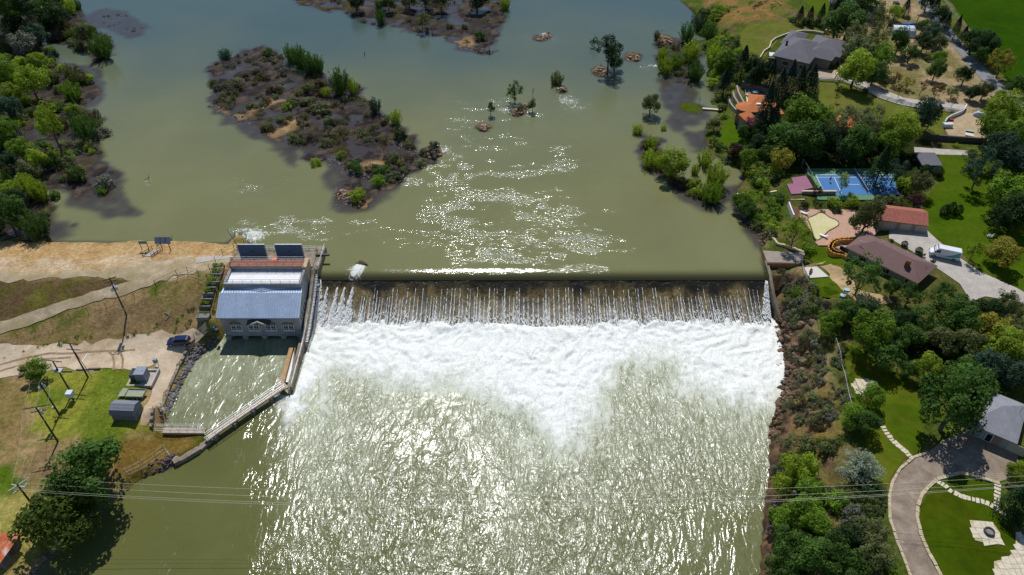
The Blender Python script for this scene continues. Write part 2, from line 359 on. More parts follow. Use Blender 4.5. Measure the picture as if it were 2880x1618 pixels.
for pts, cc, sf, rg in (
    ([(-300,684),(640,688),(700,690),(650,735),(300,742),(-300,745)], mixa(orange, tan, sstep(.4, .62, nB)), 1, 1.5),
    ([(-300,740),(650,725),(650,775),(480,790),(-300,790)], mixa(tan*.9, dirt, sstep(.35, .6, nB)), 1, 1.5),
    ([(-300,785),(420,780),(440,800),(250,850),(0,915),(-300,1000)], mixa(brown, mixa(dk*1.5, olive, nD), sstep(.45, .6, nB)), 1.5, 2),
    ([(-300,1010),(100,930),(300,870),(480,800),(640,780),(625,880),(610,930),(400,965),(0,1010)], mixa(mixa(brown*1.25, tan*.8, nB), mixa(olive*.95, tan*.7, nC), sstep(.42, .62, nD)), 1.5, 2),
    ([(390,1215),(570,1220),(480,1300),(360,1360),(250,1300),(260,1250),(420,1230)], mixa(lin(128,100,50), lin(100,86,40), nB), 1.5, 2),
    ([(120,1040),(400,1040),(400,1215),(270,1235),(110,1260),(60,1120)], mixa(lin(128,130,50), lin(98,112,36), sstep(.35, .6, nD)), 2, 3),
    ([(-50,1070),(60,1060),(80,1180),(50,1300),(-50,1260)], mixa(lin(138,116,78), lin(110,100,52), nB), 2, 3),
    ([(120,1240),(260,1260),(330,1330),(150,1400),(60,1330)], mixa(brown*1.2, tan*.7, nB), 2, 3),
    ([(-50,1380),(150,1420),(90,1600),(-50,1640)], mixa(lin(138,138,62), lin(160,146,88), nB), 2, 2),
    ([(600,960),(455,1207),(430,1207),(540,965)], mixa(lin(130,100,66), lin(104,104,30), sstep(.4, .55, nB)), .6, .8)):
    C = mixa(C, cc, zone(pts, sf, None, rg)*mL)
dRgt = sdist(right_shore, XX, YY); mR = dRgt > -2
scrub = mixa(mixa(lin(104,92,60), lin(90,96,44), sstep(.4, .6, nB)), lin(70,84,30), sstep(.45, .6, nD))
C = np.where(mR[..., None], scrub, C)
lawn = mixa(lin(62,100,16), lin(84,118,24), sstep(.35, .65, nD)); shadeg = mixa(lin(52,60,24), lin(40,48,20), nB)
for pts, cc, sf, rg in (
    ([(1990,-60),(2200,-60),(2215,20),(2180,55),(2090,65),(2040,70),(1980,30)], mixa(lin(132,102,62), lin(98,96,46), sstep(.45, .62, nB)), 2, 2),
    ([(2300,-60),(2560,-60),(2640,90),(2820,300),(2800,330),(2560,330),(2420,230),(2300,120)], mixa(lin(158,138,110), lin(120,112,72), sstep(.42, .62, nD)), 1.5, 2),
    ([(2545,-60),(2600,-60),(2660,80),(2790,210),(2880,290),(3000,380),(2880,400),(2760,240),(2640,110)], mixa(lin(166,146,118), lin(140,126,100), nB), 1, 1),
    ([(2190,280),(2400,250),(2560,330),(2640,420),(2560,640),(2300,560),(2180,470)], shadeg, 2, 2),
    ([(2150,690),(2290,740),(2300,900),(2360,1000),(2330,1230),(2250,1300),(2160,1320),(2200,1050),(2170,880)], mixa(mixa(lin(136,116,86), lin(112,110,70), sstep(.4, .55, nB)), lin(88,102,44), sstep(.52, .64, nD)), 1.5, 2),
    ([(2230,1130),(2330,1080),(2350,1250),(2270,1290),(2200,1230)], mixa(lin(140,104,70), lin(116,98,58), sstep(.4, .6, nB)), 2, 2),
    ([(2380,760),(2700,780),(2900,860),(2900,1080),(2640,1110),(2400,960),(2330,880)], mixa(lin(74,84,34), lin(98,92,54), nB), 2, 3),
    ([(2140,1290),(2340,1280),(2420,1500),(2500,1640),(2140,1700)], mixa(lin(86,92,46), lin(112,100,62), sstep(.4, .6, nB)), 2, 3)):
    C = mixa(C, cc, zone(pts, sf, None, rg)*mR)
# rock on the steep faces of the right bank
gy, gx = np.gradient(HH, GY, GX); slope = np.hypot(gx, gy)
rock = mixa(lin(122,98,76), lin(74,60,50), sstep(.3, .7, nC))
C = mixa(C, rock, sstep(.75, 1.1, slope+(nB-.5)*.5)*mR*(dRgt > 0)*(YY < 135)); C = mixa(C, rock, sstep(3.5, 1, dRgt+(nB-.5)*4)*mR*(YY < 127))
for poly in (wet_left, isl_main, isl_top, isl_bush, isl_right, isl_low):
    d = sdist(poly, XX, YY); mi = (d > -12) & (YY > 133) & ~mL & ~mR
    cc = mixa(mixa(lin(62,56,58), lin(92,82,76), sstep(.4, .6, nB)), lin(84,78,40), sstep(.56, .7, nD)*.6)
    C = np.where(mi[..., None], cc, C)
for pts in ([(600,300),(700,335),(640,345)],[(740,380),(830,330),(860,345),(780,400)],[(1020,465),(1075,440),(1090,470),(1030,480)],[(690,300),(810,265),(815,280),(700,330)],[(1270,110),(1330,100),(1330,150),(1290,145)],[(290,540),(340,560),(320,600)],[(1010,580),(1110,520),(1100,540),(1040,590)]):
    C = mixa(C, mixa(lin(178,148,112), lin(140,112,80), nB), zone(pts, 1.5, ZU, 2)*(YY > 133))
for (px, py, r, hh) in bumps:
    c = P(px, py, ZU); C = mixa(C, mixa(lin(128,106,84), lin(78,66,54), sstep(.35, .6, nC)), (np.hypot(XX-c[0], YY-c[1]) < r+1)*1.0)
C = mixa(C, lin(84,100,28), zone([(1915,288),(1945,289),(1975,300),(1972,320),(1940,319),(1911,308)], .5, ZU, .3))
wlm = np.where(YY < 133, 0, ZU); C = mixa(C, C*.55, sstep(.35, .0, HH-wlm)*(~mL))   # wet mud at the waterline
def grid_mesh(name, X, Y, Z, material, cols=None, attrs=None, smooth=True, keep=None):
    ny, nx = X.shape; idx = np.arange(nx*ny).reshape(ny, nx)
    q = np.stack([idx[:-1, :-1], idx[:-1, 1:], idx[1:, 1:], idx[1:, :-1]], -1).reshape(-1, 4)
    if keep is not None: q = q[keep[:-1, :-1].reshape(-1)]
    me = bpy.data.meshes.new(name); me.vertices.add(nx*ny); me.vertices.foreach_set('co', np.stack([X, Y, Z], -1).astype('f4').ravel())
    me.loops.add(len(q)*4); me.loops.foreach_set('vertex_index', q.astype('i4').ravel())
    me.polygons.add(len(q)); me.polygons.foreach_set('loop_start', (np.arange(len(q))*4).astype('i4'))
    try: me.polygons.foreach_set('loop_total', np.full(len(q), 4, 'i4'))
    except Exception: pass
    me.polygons.foreach_set('use_smooth', np.full(len(q), smooth)); me.update(calc_edges=True)
    if cols is not None:
        a = me.color_attributes.new('tone', 'FLOAT_COLOR', 'POINT'); a.data.foreach_set('color', np.concatenate([cols, np.ones(cols.shape[:2]+(1,))], -1).astype('f4').ravel())
    for k, v in (attrs or {}).items():
        a = me.attributes.new(k, 'FLOAT', 'POINT'); a.data.foreach_set('value', v.astype('f4').ravel())
    me.materials.append(material); o = bpy.data.objects.new(name, me); col.objects.link(o); return o
def attr(N, name, out='Fac'):
    a = N.new("ShaderNodeAttribute"); a.attribute_name = name; return a.outputs[out]
m, N, L, b = nmat('ground')
cc = attr(N, 'tone', 'Color'); f1 = noise(N, L, 1.3, 6, .7); f2 = noise(N, L, 5, 4, .6); f3 = noise(N, L, .35, 5, .65, .5)
cc = mixc(N, L, .75, cc, ramp(N, L, f1, [(.25, .35), (.75, 1.75)]), 'MULTIPLY'); cc = mixc(N, L, .5, cc, ramp(N, L, f2, [(.25, .4), (.75, 1.7)]), 'MULTIPLY')
cc = mixc(N, L, .5, cc, ramp(N, L, f3, [(.3, (.7, .62, .5)), (.7, (1.25, 1.3, 1.15))]), 'MULTIPLY')
L.new(cc, b.inputs['Base Color']); b.inputs['Roughness'].default_value = 1; b.inputs['Specular IOR Level'].default_value = .04
bump(N, L, mth(N, L, 'ADD', f1, f2), .7, .25, b)
tag(grid_mesh('ground', XX, YY, HH, m, cols=C), 'brown and green ground of both river banks and the flooded islands', 'ground', kind='structure')
# ================================================================ the water above the dam
def water_mat(name):
    m, N, L, b = nmat(name)
    foam = attr(N, 'foam'); chop = attr(N, 'chop'); shal = attr(N, 'shallow')
    return m, N, L, b, foam, chop, shal
def gpatch(lst, z, X, Y):
    r = np.zeros(X.shape)
    for px, py, rx, ry, a in lst:
        c = P(px, py, z); sc = depth(c)/F; r = r+a*np.exp(-(((X-c[0])/(rx*sc))**2+((Y-c[1])/(ry*sc*1.5))**2))
    return r
ys = np.concatenate([np.array([133.75,133.9,134.05,134.2,134.4,134.65,134.9,135.2,135.5,135.9,136.3,136.8,137.3,137.9,138.6]), np.arange(139.4, 320, .9), 320+np.cumsum(.9*1.18**np.arange(1, 35))])
xs = grow(-200, 200, .9, 1500, 1.2); UX, UY = np.meshgrid(xs, ys)
dz = np.clip(137.6-UY, 0, None); wav = (fbm(UX*.12, UY*.5, 3, 31)-.5)
UZ = ZU-.030*dz**2-.010*dz**3+wav*.06*sstep(0, 2.5, dz)
calm = sstep(1600, 2000, px_of(UX, UY, UZ)[0]+(fbm(UX*.05, UY*.08, 3, 77)-.5)*500)
chop = gpatch([(850,610,140,70,.55),(740,650,90,50,.8),(690,520,60,50,.35),(1290,340,60,60,.8),(1330,420,110,60,.6),(1450,390,70,40,.55),(1500,340,80,50,.5),(1620,290,60,45,.9),(1600,250,50,30,.6),(1730,215,50,20,.8),(1830,185,40,20,.6),(1530,110,55,25,.9),(1250,450,60,50,.9),(1300,560,150,70,.55),(1560,560,160,80,.5),(1230,690,160,35,.7),(1550,690,200,60,.75),(1000,650,150,60,.4),(1700,720,120,30,.45),(1900,720,40,30,.2),(410,520,30,20,.5),(1420,300,60,40,.5),(1380,640,200,60,.5),(820,480,60,50,.2),(1450,500,250,130,.35),(1200,780,400,20,.4),(1800,640,90,60,.35),(1750,520,80,40,.35),(1880,560,60,40,.25),(1640,440,70,50,.45),(1120,500,60,40,.45),(960,560,60,30,.4)], ZU, UX, UY)
pxu, pyu = px_of(UX, UY, UZ)
str1 = .62*fbm(UX*.10+fbm(UX*.05, UY*.05, 2, 40)*6, UY*.32, 4, 33)+.38*fbm(UX*.28, UY*.75, 4, 36)+.01
chop = np.clip(chop*(.28+1.6*sstep(.46, .64, str1)*(.3+1.2*sstep(.4, .62, fbm(UX*.06, UY*.1, 3, 78))))+.04, 0, 1.3)*(1-.75*calm)*sstep(-.6, .8, 136.9-137.6+ (UY-134))
foam = gpatch([(715,665,45,30,.8),(690,650,25,14,.5),(1000,762,26,22,.95),(1015,748,16,8,.6),(1595,280,40,25,.55),(1480,325,25,14,.3),(1250,425,22,18,.75),(1290,440,30,12,.5),(1532,98,22,12,.7),(1630,300,50,25,.35),(1290,335,40,12,.5),(1350,360,20,10,.3),(412,515,20,14,.5),(1835,185,25,8,.7),(1720,205,40,8,.6),(1030,265,10,6,.2)], ZU, UX, UY)
shal = sstep(-.5, -.03, Hs(UX, UY)-ZU)
lip = sstep(136.7, 133.9, UY)*.9
m, N, L, b, af, ac, ash = water_mat('river_water')
alip = attr(N, 'lip')
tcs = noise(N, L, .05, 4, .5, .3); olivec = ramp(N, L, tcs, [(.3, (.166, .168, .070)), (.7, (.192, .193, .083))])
_ac = attr(N, 'sky_tint'); olivec = mixc(N, L, _ac, olivec, (.060, .098, .092))  # bluish sky reflection of the far water, painted into the base colour
cc = mixc(N, L, ash, olivec, (.050, .040, .038))
cc = mixc(N, L, alip, cc, (.030, .026, .012))
fn = noise(N, L, .9, 7, .72, 1.5, sc3=(1, .55, 1)); fm = ramp(N, L, mth(N, L, 'MULTIPLY_ADD', af, .62), [(.0, 0.), (1., 1.)])
s = mth(N, L, 'ADD', fn, mth(N, L, 'MULTIPLY', af, .36)); fmask = ramp(N, L, s, [(.68, 0.), (.86, 1.)])
fl = noise(N, L, 1.7, 5, .72, 2.4, sc3=(.45, 1.15, 1, .2)); fl2 = mth(N, L, 'ADD', fl, mth(N, L, 'MULTIPLY', ac, .115)); fleck = ramp(N, L, fl2, [(.69, 0.), (.725, 1.)])
fmask = mth(N, L, 'MAXIMUM', fmask, mth(N, L, 'MULTIPLY', fleck, mth(N, L, 'MULTIPLY', ac, 1.2, True)), True)
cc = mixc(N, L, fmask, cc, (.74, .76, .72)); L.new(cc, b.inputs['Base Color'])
L.new(ramp(N, L, fmask, [(0, .10), (1, .8)]), b.inputs['Roughness']); b.inputs['IOR'].default_value = 1.33; b.inputs['Specular IOR Level'].default_value = .5
h1 = noise(N, L, .75, 3, .6, 2.0, sc3=(.5, 1.2, 1, .2)); h2 = noise(N, L, 1.8, 3, .55, 1.2, sc3=(.7, 1.2, 1, -.2))
hh = mth(N, L, 'ADD', mth(N, L, 'MULTIPLY', h1, 1.0), mth(N, L, 'MULTIPLY', h2, .35))
bump(N, L, hh, mth(N, L, 'ADD', mth(N, L, 'MULTIPLY', ac, .42, True), .05), .55, b)
msk = ~((UX < DAM_X0-.2) & (UY < 137.2)) & ~((UX > DAM_X1+1) & (UY < 136)) & ~(((UX < -46) & (UX > -66.5)) & (UY < 142.4))
tag(grid_mesh('river_water', UX, UY, UZ, m, attrs={'foam': foam, 'chop': chop, 'shallow': shal, 'lip': lip, 'sky_tint': sstep(165, 330, UY+(fbm(UX*.02, UY*.02, 3, 88)-.5)*90+np.clip(-UX-60, 0, 200)*.25)}, keep=msk), 'olive green pond water above the dam, sliding smoothly to its lip', 'river water', kind='structure')
# ================================================================ the river below the dam
xs2 = np.concatenate([-190-np.arange(1, 12)[::-1]*12., np.arange(-190, -96, 1.5), np.arange(-96, 74, .36), np.arange(74, 120, 2)]); ys2 = np.concatenate([np.arange(-150, 45, 8.), np.arange(45, 58, 1.), np.arange(58, 127.2, .36)])
LX, LY = np.meshgrid(xs2, ys2)
fp = [tuple(P(x, y, 0)) for x, y in [(858,870),(852,930),(842,985),(832,1040),(822,1090),(806,1110),(812,1175),(838,1150),(850,1095),(890,1035),(935,1000),(990,1015),(1050,1030),(1110,1025),(1160,1035),(1240,1040),(1310,1048),(1360,1075),(1410,1090),(1450,1125),(1500,1150),(1545,1195),(1580,1205),(1600,1160),(1640,1130),(1655,1085),(1680,1050),(1705,1015),(1760,990),(1830,985),(1900,985),(1945,1010),(1965,1055),(2000,1100),(2060,1115),(2105,1095),(2150,1060),(2190,1040),(2240,1000),(2240,860)]]
ppx0 = px_of(LX, LY, 0)[0]; dF = sdist(fp, LX, LY)+(fbm(LX*.12, LY*.12, 4, 51)-.5)*11+(fbm(LX*.5, LY*.5, 3, 52)-.5)*3.5
white = np.where(ppx0 < 900, sstep(-4, 4, dF), sstep(-13, 6, dF))
ppx, ppy = px_of(LX, LY, 0)
tail = sdist([tuple(P(x, y, 0)) for x, y in [(600,950),(835,950),(828,985),(795,1085),(585,1215),(420,1215),(500,1060)]], LX, LY)
tw = sstep(-2, 1, tail); white = np.where((LX < -45.7) & (LY > 103.5), 0, white)
aer = np.clip((.06*sstep(.40, .62, fbm(LX*.05, LY*.03, 4, 93))*sstep(500, 900, ppx)+.95*np.exp(-np.clip(-dF-2, 0, None)/17))*sstep(700, 900, ppx), 0, 1)*(1-tw)
aer = np.maximum(aer, tw*(.35+.4*fbm(LX*.15, LY*.08, 3, 55)*sstep(1180, 1020, ppy)))
chl = sstep(330, 1000, ppx+(fbm(LX*.06, LY*.06, 3, 56)-.5)*500+(1500-ppy)*.55)
chl = chl*np.clip(.35+1.25*sstep(.32, .66, fbm(LX*.055, LY*.035, 4, 97)), 0, 1.15)
chl = np.maximum(chl*(1-tw), tw*.55)*sstep(2260, 2160, ppx)
# displacement: ridged, stretched along the flow, boiling lumps in the white water
wx = LX+(fbm(LX*.09, LY*.09, 3, 60)-.5)*9; wy = LY+(fbm(LX*.09, LY*.09, 3, 61)-.5)*9
fanx = wx-(wx-14)*np.clip((118-wy)/118, 0, .6)*.55
r1 = 1-np.abs(2*fbm(fanx*.30, wy*.13, 3, 62)-1); r2 = fbm(fanx*.9, wy*.5, 3, 63); r3 = 1-np.abs(2*fbm(fanx*.75, wy*.36, 3, 64)-1)
LZ = chl*((r1-.6)*.55+(r2-.5)*.16+(r3-.6)*.14)*.36*(.55+.9*fbm(LX*.07, LY*.07, 2, 75))+(fbm(LX*.3, LY*.3, 3, 65)-.5)*.06
l1 = 1-np.abs(2*fbm(wx*.28, wy*.22, 4, 66)-1); l2 = fbm(wx*.85, wy*.7, 4, 67)
toe_px = np.interp(ppx, [860,940,1040,1130,1240,1350,1500,1620,1680,1740,1900,2000,2120,2200], [893,893,893,902,902,903,916,916,905,894,896,892,886,884])
toeY = np.array(toe_px); roll = np.exp(-((ppy-toe_px-16)/22.)**2)*(ppx > 860)*(ppx < 2205)
edge = ppy-toe_px+(fbm(LX*.5, LY*0, 2, 68)-.5)*10
LZ = LZ*(1-.4*white)+white*((l1-.6)*.8+(l2-.5)*.8)+roll*(.35+.7*(l2-.4))
LZ = np.where((ppx > 862)&(ppx < 2230), LZ*sstep(-4, 8, edge)-1.6*sstep(4, -8, edge), LZ)
LZ = np.where((LX > DAM_X0-.3), LZ, np.minimum(LZ, .5))
LZ = np.where(dRgt.min() > 1e9, LZ, LZ*sstep(-1.5, 2, -sdist(right_shore, LX, LY))*1.0)
m, N, L, b, af, ac, ash = water_mat('river_water_below')
aer_a = attr(N, 'aerated')
cc0 = ramp(N, L, noise(N, L, .06, 4, .6, .5), [(.3, (.108, .112, .032)), (.7, (.130, .134, .042))])
st = noise(N, L, .62, 8, .76, 2.0, sc3=(1.3, .42, 1)); st2 = noise(N, L, 2.5, 4, .7, 1.0)
st0 = noise(N, L, .17, 4, .65, 1.2, sc3=(1.3, .55, 1)); sw = mth(N, L, 'ADD', mth(N, L, 'ADD', mth(N, L, 'MULTIPLY', st, .55), mth(N, L, 'MULTIPLY', st2, .15)), mth(N, L, 'MULTIPLY', st0, .30))
aerm = mth(N, L, 'MULTIPLY', aer_a, ramp(N, L, mth(N, L, 'ADD', sw, mth(N, L, 'MULTIPLY', aer_a, .12)), [(.42, .12), (.66, 1.)]), True)
cc = mixc(N, L, aerm, cc0, (.52, .55, .40))
wm = ramp(N, L, mth(N, L, 'ADD', mth(N, L, 'MULTIPLY', sw, 1.05), mth(N, L, 'MULTIPLY', af, .50)), [(.62, 0.), (.78, .5), (.95, 1.)])
fk = noise(N, L, 1.5, 6, .75, 2.2, sc3=(1.3, .6, 1, .1)); fk = ramp(N, L, mth(N, L, 'ADD', fk, mth(N, L, 'MULTIPLY', ac, .07)), [(.64, 0.), (.76, .75)])
wm = mth(N, L, 'MAXIMUM', wm, mth(N, L, 'MULTIPLY', fk, ac, True), True)
cc = mixc(N, L, wm, cc, mixc(N, L, ramp(N, L, st2, [(.35, 0.), (.6, 1.)]), (.70, .73, .65), (.92, .92, .89))); L.new(cc, b.inputs['Base Color'])
L.new(ramp(N, L, mth(N, L, 'ADD', wm, mth(N, L, 'MULTIPLY', aer_a, .45), True), [(0, .12), (.35, .26), (1, .75)]), b.inputs['Roughness']); b.inputs['IOR'].default_value = 1.33
h1 = noise(N, L, .34, 2, .5, 2.6, sc3=(1.2, .5, 1)); h2 = noise(N, L, 1.3, 2, .5, 1.8, sc3=(1.2, .6, 1))
bump(N, L, mth(N, L, 'ADD', h1, mth(N, L, 'MULTIPLY', h2, .19)), mth(N, L, 'ADD', mth(N, L, 'MULTIPLY', ac, .42, True), .02), .8, b)
tag(grid_mesh('river_water', LX, LY, LZ, m, attrs={'foam': white, 'chop': chl, 'aerated': aer, 'shallow': white*0}), 'churning white and green river water at the foot of the dam', 'river water', kind='structure')
# ================================================================ the dam
prof = [(134.4,6.15),(133.9,5.95),(133.4,5.65),(132.8,5.25),(132,4.68),(131,3.95),(130,3.25),(129,2.6),(128,2.0),(127,1.4),(126,.85),(125,.3),(124,-.3),(122.5,-1.2)]
PY = np.array([p[0] for p in prof]); PZ = np.array([p[1] for p in prof])
def face_z(y): return np.interp(y, PY[::-1], PZ[::-1])
dx = np.arange(DAM_X0, DAM_X1+.01, .4); pyf = np.concatenate([[134.4], np.arange(134.1, 122.6, -.3)])
DX, DY = np.meshgrid(dx, pyf); DZ = face_z(DY)+(fbm(DX*.6, DY*.9, 4, 71)-.5)*.30
m, N, L, b = nmat('wet_dam_rock')
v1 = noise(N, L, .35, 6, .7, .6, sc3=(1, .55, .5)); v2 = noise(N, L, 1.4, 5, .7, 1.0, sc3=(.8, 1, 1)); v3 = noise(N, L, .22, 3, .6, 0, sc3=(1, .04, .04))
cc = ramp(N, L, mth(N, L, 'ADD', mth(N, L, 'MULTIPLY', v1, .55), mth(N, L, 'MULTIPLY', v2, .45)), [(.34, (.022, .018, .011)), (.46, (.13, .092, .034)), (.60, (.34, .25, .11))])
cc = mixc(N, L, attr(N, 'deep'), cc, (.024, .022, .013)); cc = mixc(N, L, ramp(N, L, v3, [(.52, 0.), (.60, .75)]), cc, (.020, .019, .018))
vs_ = noise(N, L, 2.0, 5, .75, .0, sc3=(1, .06, .06)); vb_ = noise(N, L, .5, 4, .7, .0, sc3=(1, .3, .3))
cc = mixc(N, L, mth(N, L, 'MULTIPLY', attr(N, 'veil'), ramp(N, L, mth(N, L, 'ADD', mth(N, L, 'MULTIPLY', vs_, .7), mth(N, L, 'MULTIPLY', vb_, .3)), [(.40, 0.), (.62, .85)]), True), cc, (.66, .64, .57))
L.new(cc, b.inputs['Base Color']); b.inputs['Roughness'].default_value = .28; b.inputs['IOR'].default_value = 1.33
bump(N, L, mth(N, L, 'ADD', v2, v1), .6, .3, b)
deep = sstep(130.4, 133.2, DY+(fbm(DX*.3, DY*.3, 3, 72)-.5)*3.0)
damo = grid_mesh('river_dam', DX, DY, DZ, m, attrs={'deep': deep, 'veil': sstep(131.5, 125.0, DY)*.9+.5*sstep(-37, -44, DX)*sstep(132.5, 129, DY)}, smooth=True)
tag(damo, 'long overflow dam with wet brown face across the river', 'dam', kind='thing')
cr = MB().box(DAM_X0, DAM_X1, 134.6, 136.4, -2, 5.9); cr.build('crest', mat('old_concrete', (.30,.27,.22), .9, .3, 1.2), damo)
# white jets that run down the face
m, N, L, b = nmat('spray'); b.inputs['Base Color'].default_value = (.85, .86, .84, 1); b.inputs['Roughness'].default_value = .6
_t = N.new("ShaderNodeBsdfTranslucent"); _t.inputs[0].default_value = (.85, .87, .84, 1); _x = N.new("ShaderNodeMixShader"); _x.inputs[0].default_value = .12
L.new(b.outputs[0], _x.inputs[1]); L.new(_t.outputs[0], _x.inputs[2]); L.new(_x.outputs[0], N['Material Output'].inputs[0])
def face_n(y): return .05
rs = random.Random(5); sm = MB()
def streak(pxx, pytop, wbot, dens, wtop=.05):
    t = P(pxx, pytop, 4.6); z0 = 0
    for _ in range(5):
        zf = float(face_z(t[1])); t = P(pxx, pytop, zf)
    X0_, Y0_ = t[0], t[1]; L_ = Y0_-124.4; drift = (X0_-5)*.008*rs.uniform(.5, 1.5)
    n = int(dens)
    for k in range(n):
        u = (k+rs.random())/n; u = u**.8; w = wtop+(wbot-wtop)*u**1.3
        y = Y0_-u*L_; x = X0_+drift*u*L_*.3+rs.gauss(0, 1)*w*.36; z = float(face_z(y))+.14+rs.random()*.10+w*.12*rs.random()
        if rs.random() < .28*(1-u): continue
        l = rs.uniform(.3, .95)*(1+u*.6); hw = rs.uniform(.014, .036)*(1+u*.9)*(1+wbot*.5)
        tl = rs.uniform(-.08, .08); dzz = rs.uniform(-.05, .05)
        sm.add([(x-hw, y, z), (x+hw, y, z+dzz), (x+hw*.6+tl, y-l, z-l*.22), (x-hw*.6+tl, y-l, z-l*.22+dzz)], [(0, 3, 2, 1)])
for (xx, wd) in ((901, 1.7), (921, 1.8), (949, 1.9), (969, 2.2), (992, 2.3)): streak(xx, 806, wd*.85, 900, .22)
xx = 1012
for i in range(140):
    xx += rs.choice([8.2, 9.0, 9.6, 14.0, 15.5, 16.5])*.86
    if xx > 2148: break
    top = rs.choice([808, 810, 838, 840, 842]); streak(xx, top, rs.choice([.18, .28, .4, .8]), rs.choice([36, 60, 90, 140]), .03)
for k in range(1700):       # fringe of spray along the foot
    x = rs.uniform(DAM_X0+.3, DAM_X1-.3); y = 124.6+rs.random()**2*2.4*(.5+float(vn(x*.15, 0, 5))); z = float(face_z(y))+.15; l = rs.uniform(.15, .5); hw = rs.uniform(.04, .12)
    sm.add([(x-hw, y, z), (x+hw, y, z), (x+hw*.6, y-l, z-l*.22), (x-hw*.6, y-l, z-l*.22)], [(0, 3, 2, 1)])
for k in range(700):       # water sliding off the right end
    y = rs.uniform(126, 133.5); x = DAM_X1-rs.random()**1.8*(.5+(133.5-y)*.22); z = float(face_z(y))+.2+rs.random()*.3; l = rs.uniform(.3, .7); hw = rs.uniform(.04, .1)
    sm.add([(x-hw, y, z), (x+hw, y, z), (x+hw, y-l, z-l*.22), (x-hw, y-l, z-l*.22)], [(0, 3, 2, 1)])
for k in range(220):
    y = rs.uniform(126, 134); x = DAM_X0+rs.random()**1.5*(.8+(133.5-y)*.12); z = float(face_z(y))+.2+rs.random()*.2; l = rs.uniform(.3, .7); hw = rs.uniform(.04, .1)
    sm.add([(x-hw, y, z), (x+hw, y, z), (x+hw, y-l, z-l*.22), (x-hw, y-l, z-l*.22)], [(0, 3, 2, 1)])
tag(sm.build('falling_water', MATS['spray']), 'thin white jets of water running down the brown dam face', 'falling water', kind='stuff')
# ================================================================ roads, yards and lawns laid over the ground
def sheet(name, pts, material, label, z=None, jit=0.0, lift=.07, kind='structure', cat=None, fine=.8, wpts=None, parent=None, thick=0):
    pl = wpts if wpts is not None else [G(*p)[:2] for p in pts]
    out = []; n = len(pl)
    for i in range(n):
        a = np.array(pl[i][:2]); b_ = np.array(pl[(i+1) % n][:2]); k = max(1, int(np.hypot(*(b_-a))/1.6))
        for j in range(k):
            p = a+(b_-a)*j/k
            if jit: p = p+(np.array([vn(p[0]*.7, p[1]*.7, 3), vn(p[0]*.7, p[1]*.7, 8)])-.5)*2*jit
            out.append(Vector((float(p[0]), float(p[1]))))
    xs_ = [p.x for p in out]; ys_ = [p.y for p in out]
    gx_ = GX[(GX > min(xs_)) & (GX < max(xs_))]; gy_ = GY[(GY > min(ys_)) & (GY < max(ys_))]
    if len(gx_) and len(gy_):
        A_, B_ = np.meshgrid(gx_, gy_); d = sdist([(p.x, p.y) for p in out], A_, B_); k = d > .15
        inn = [Vector((float(a), float(b))) for a, b in zip(A_[k], B_[k])]
    else: inn = []
    vs, es, fs, *_r = delaunay_2d_cdt(out+inn, [], [list(range(len(out)))], 1, 1e-4)
    X = np.array([v.x for v in vs]); Y = np.array([v.y for v in vs]); Z = Hs(X, Y)+lift if z is None else np.full(len(X), z)
    mb = MB(); mb.add(list(zip(X, Y, Z)), [tuple(f) for f in fs])
    o = mb.build(name, material, parent)
    if parent is None: tag(o, label, cat or name.replace('_', ' '), kind=kind)
    return o
def ribbon(pts, w):
    """outline of a strip of width w (m) along measured pixels"""
    c = [G(*p)[:2] for p in pts]; return ribw(c, w)
def ribw(c, w):
    c = [np.array(p[:2]) for p in c]; l = []; r = []
    ws = w if hasattr(w, '__len__') else [w]*len(c)
    for i, p in enumerate(c):
        d = c[min(i+1, len(c)-1)]-c[max(i-1, 0)]; d = d/np.hypot(*d); nrm = np.array([-d[1], d[0]])
        l.append(p+nrm*ws[i]/2); r.append(p-nrm*ws[i]/2)
    return l+r[::-1]
m_dirt = mat('dirt', tuple(lin(190,168,142)), .95, .22, .35, .5, c2=tuple(lin(164,136,104)))
m_path = mat('path_dirt', tuple(lin(176,158,130)), .95, .25, .5, .5, c2=tuple(lin(150,134,96)))
m_yard = mat('yard_gravel', tuple(lin(196,176,150)), .95, .16, .25, .4, c2=tuple(lin(168,138,104)), thr=(.5, .68))
m_asph = mat('asphalt', tuple(lin(128,128,130)), .9, .12, .4, .3)
m_conc = mat('concrete', tuple(lin(176,168,158)), .9, .15, .6, .3)
m_concd = mat('worn_concrete', tuple(lin(150,138,122)), .9, .25, .8, .4, c2=tuple(lin(112,98,78)))
m_lawn = mat('lawn', (.050,.098,.003), 1, .25, .12, .8, c2=(.078,.110,.006), thr=(.42,.66), spec=.03)
m_lawn2 = mat('dry_lawn', (.095,.118,.014), 1, .3, .15, .8, c2=(.15,.14,.035), spec=.03)
m_field = mat('field_grass', (.022,.060,.001), 1, .2, .06, .8, c2=(.030,.070,.001), spec=.02)
m_drive = mat('gravel_drive', tuple(lin(150,134,118)), .95, .18, .9, .6, c2=tuple(lin(120,106,90)))
m_stone = mat('pale_stone', tuple(lin(206,194,170)), .85, .15, 1.5, .4)
m_kerb = mat('kerb_stone', tuple(lin(186,172,140)), .85, .3, 2.2, .6)
sheet('dirt_road', [(-260,768),(0,762),(200,766),(330,752),(430,735),(520,728),(640,728),(652,745),(600,752),(560,770),(470,778),(380,785),(200,782),(0,788),(-260,795)], m_path, 'pale dirt track along the top of the embankment', jit=1.2)
sheet('dirt_path', [(-200,975),(0,905),(150,858),(300,812),(400,778),(470,758),(520,752),(540,768),(490,780),(400,812),(300,842),(150,890),(0,942),(-200,1020)], m_path, 'pale dirt path climbing the grass slope', jit=.5, lift=.13)
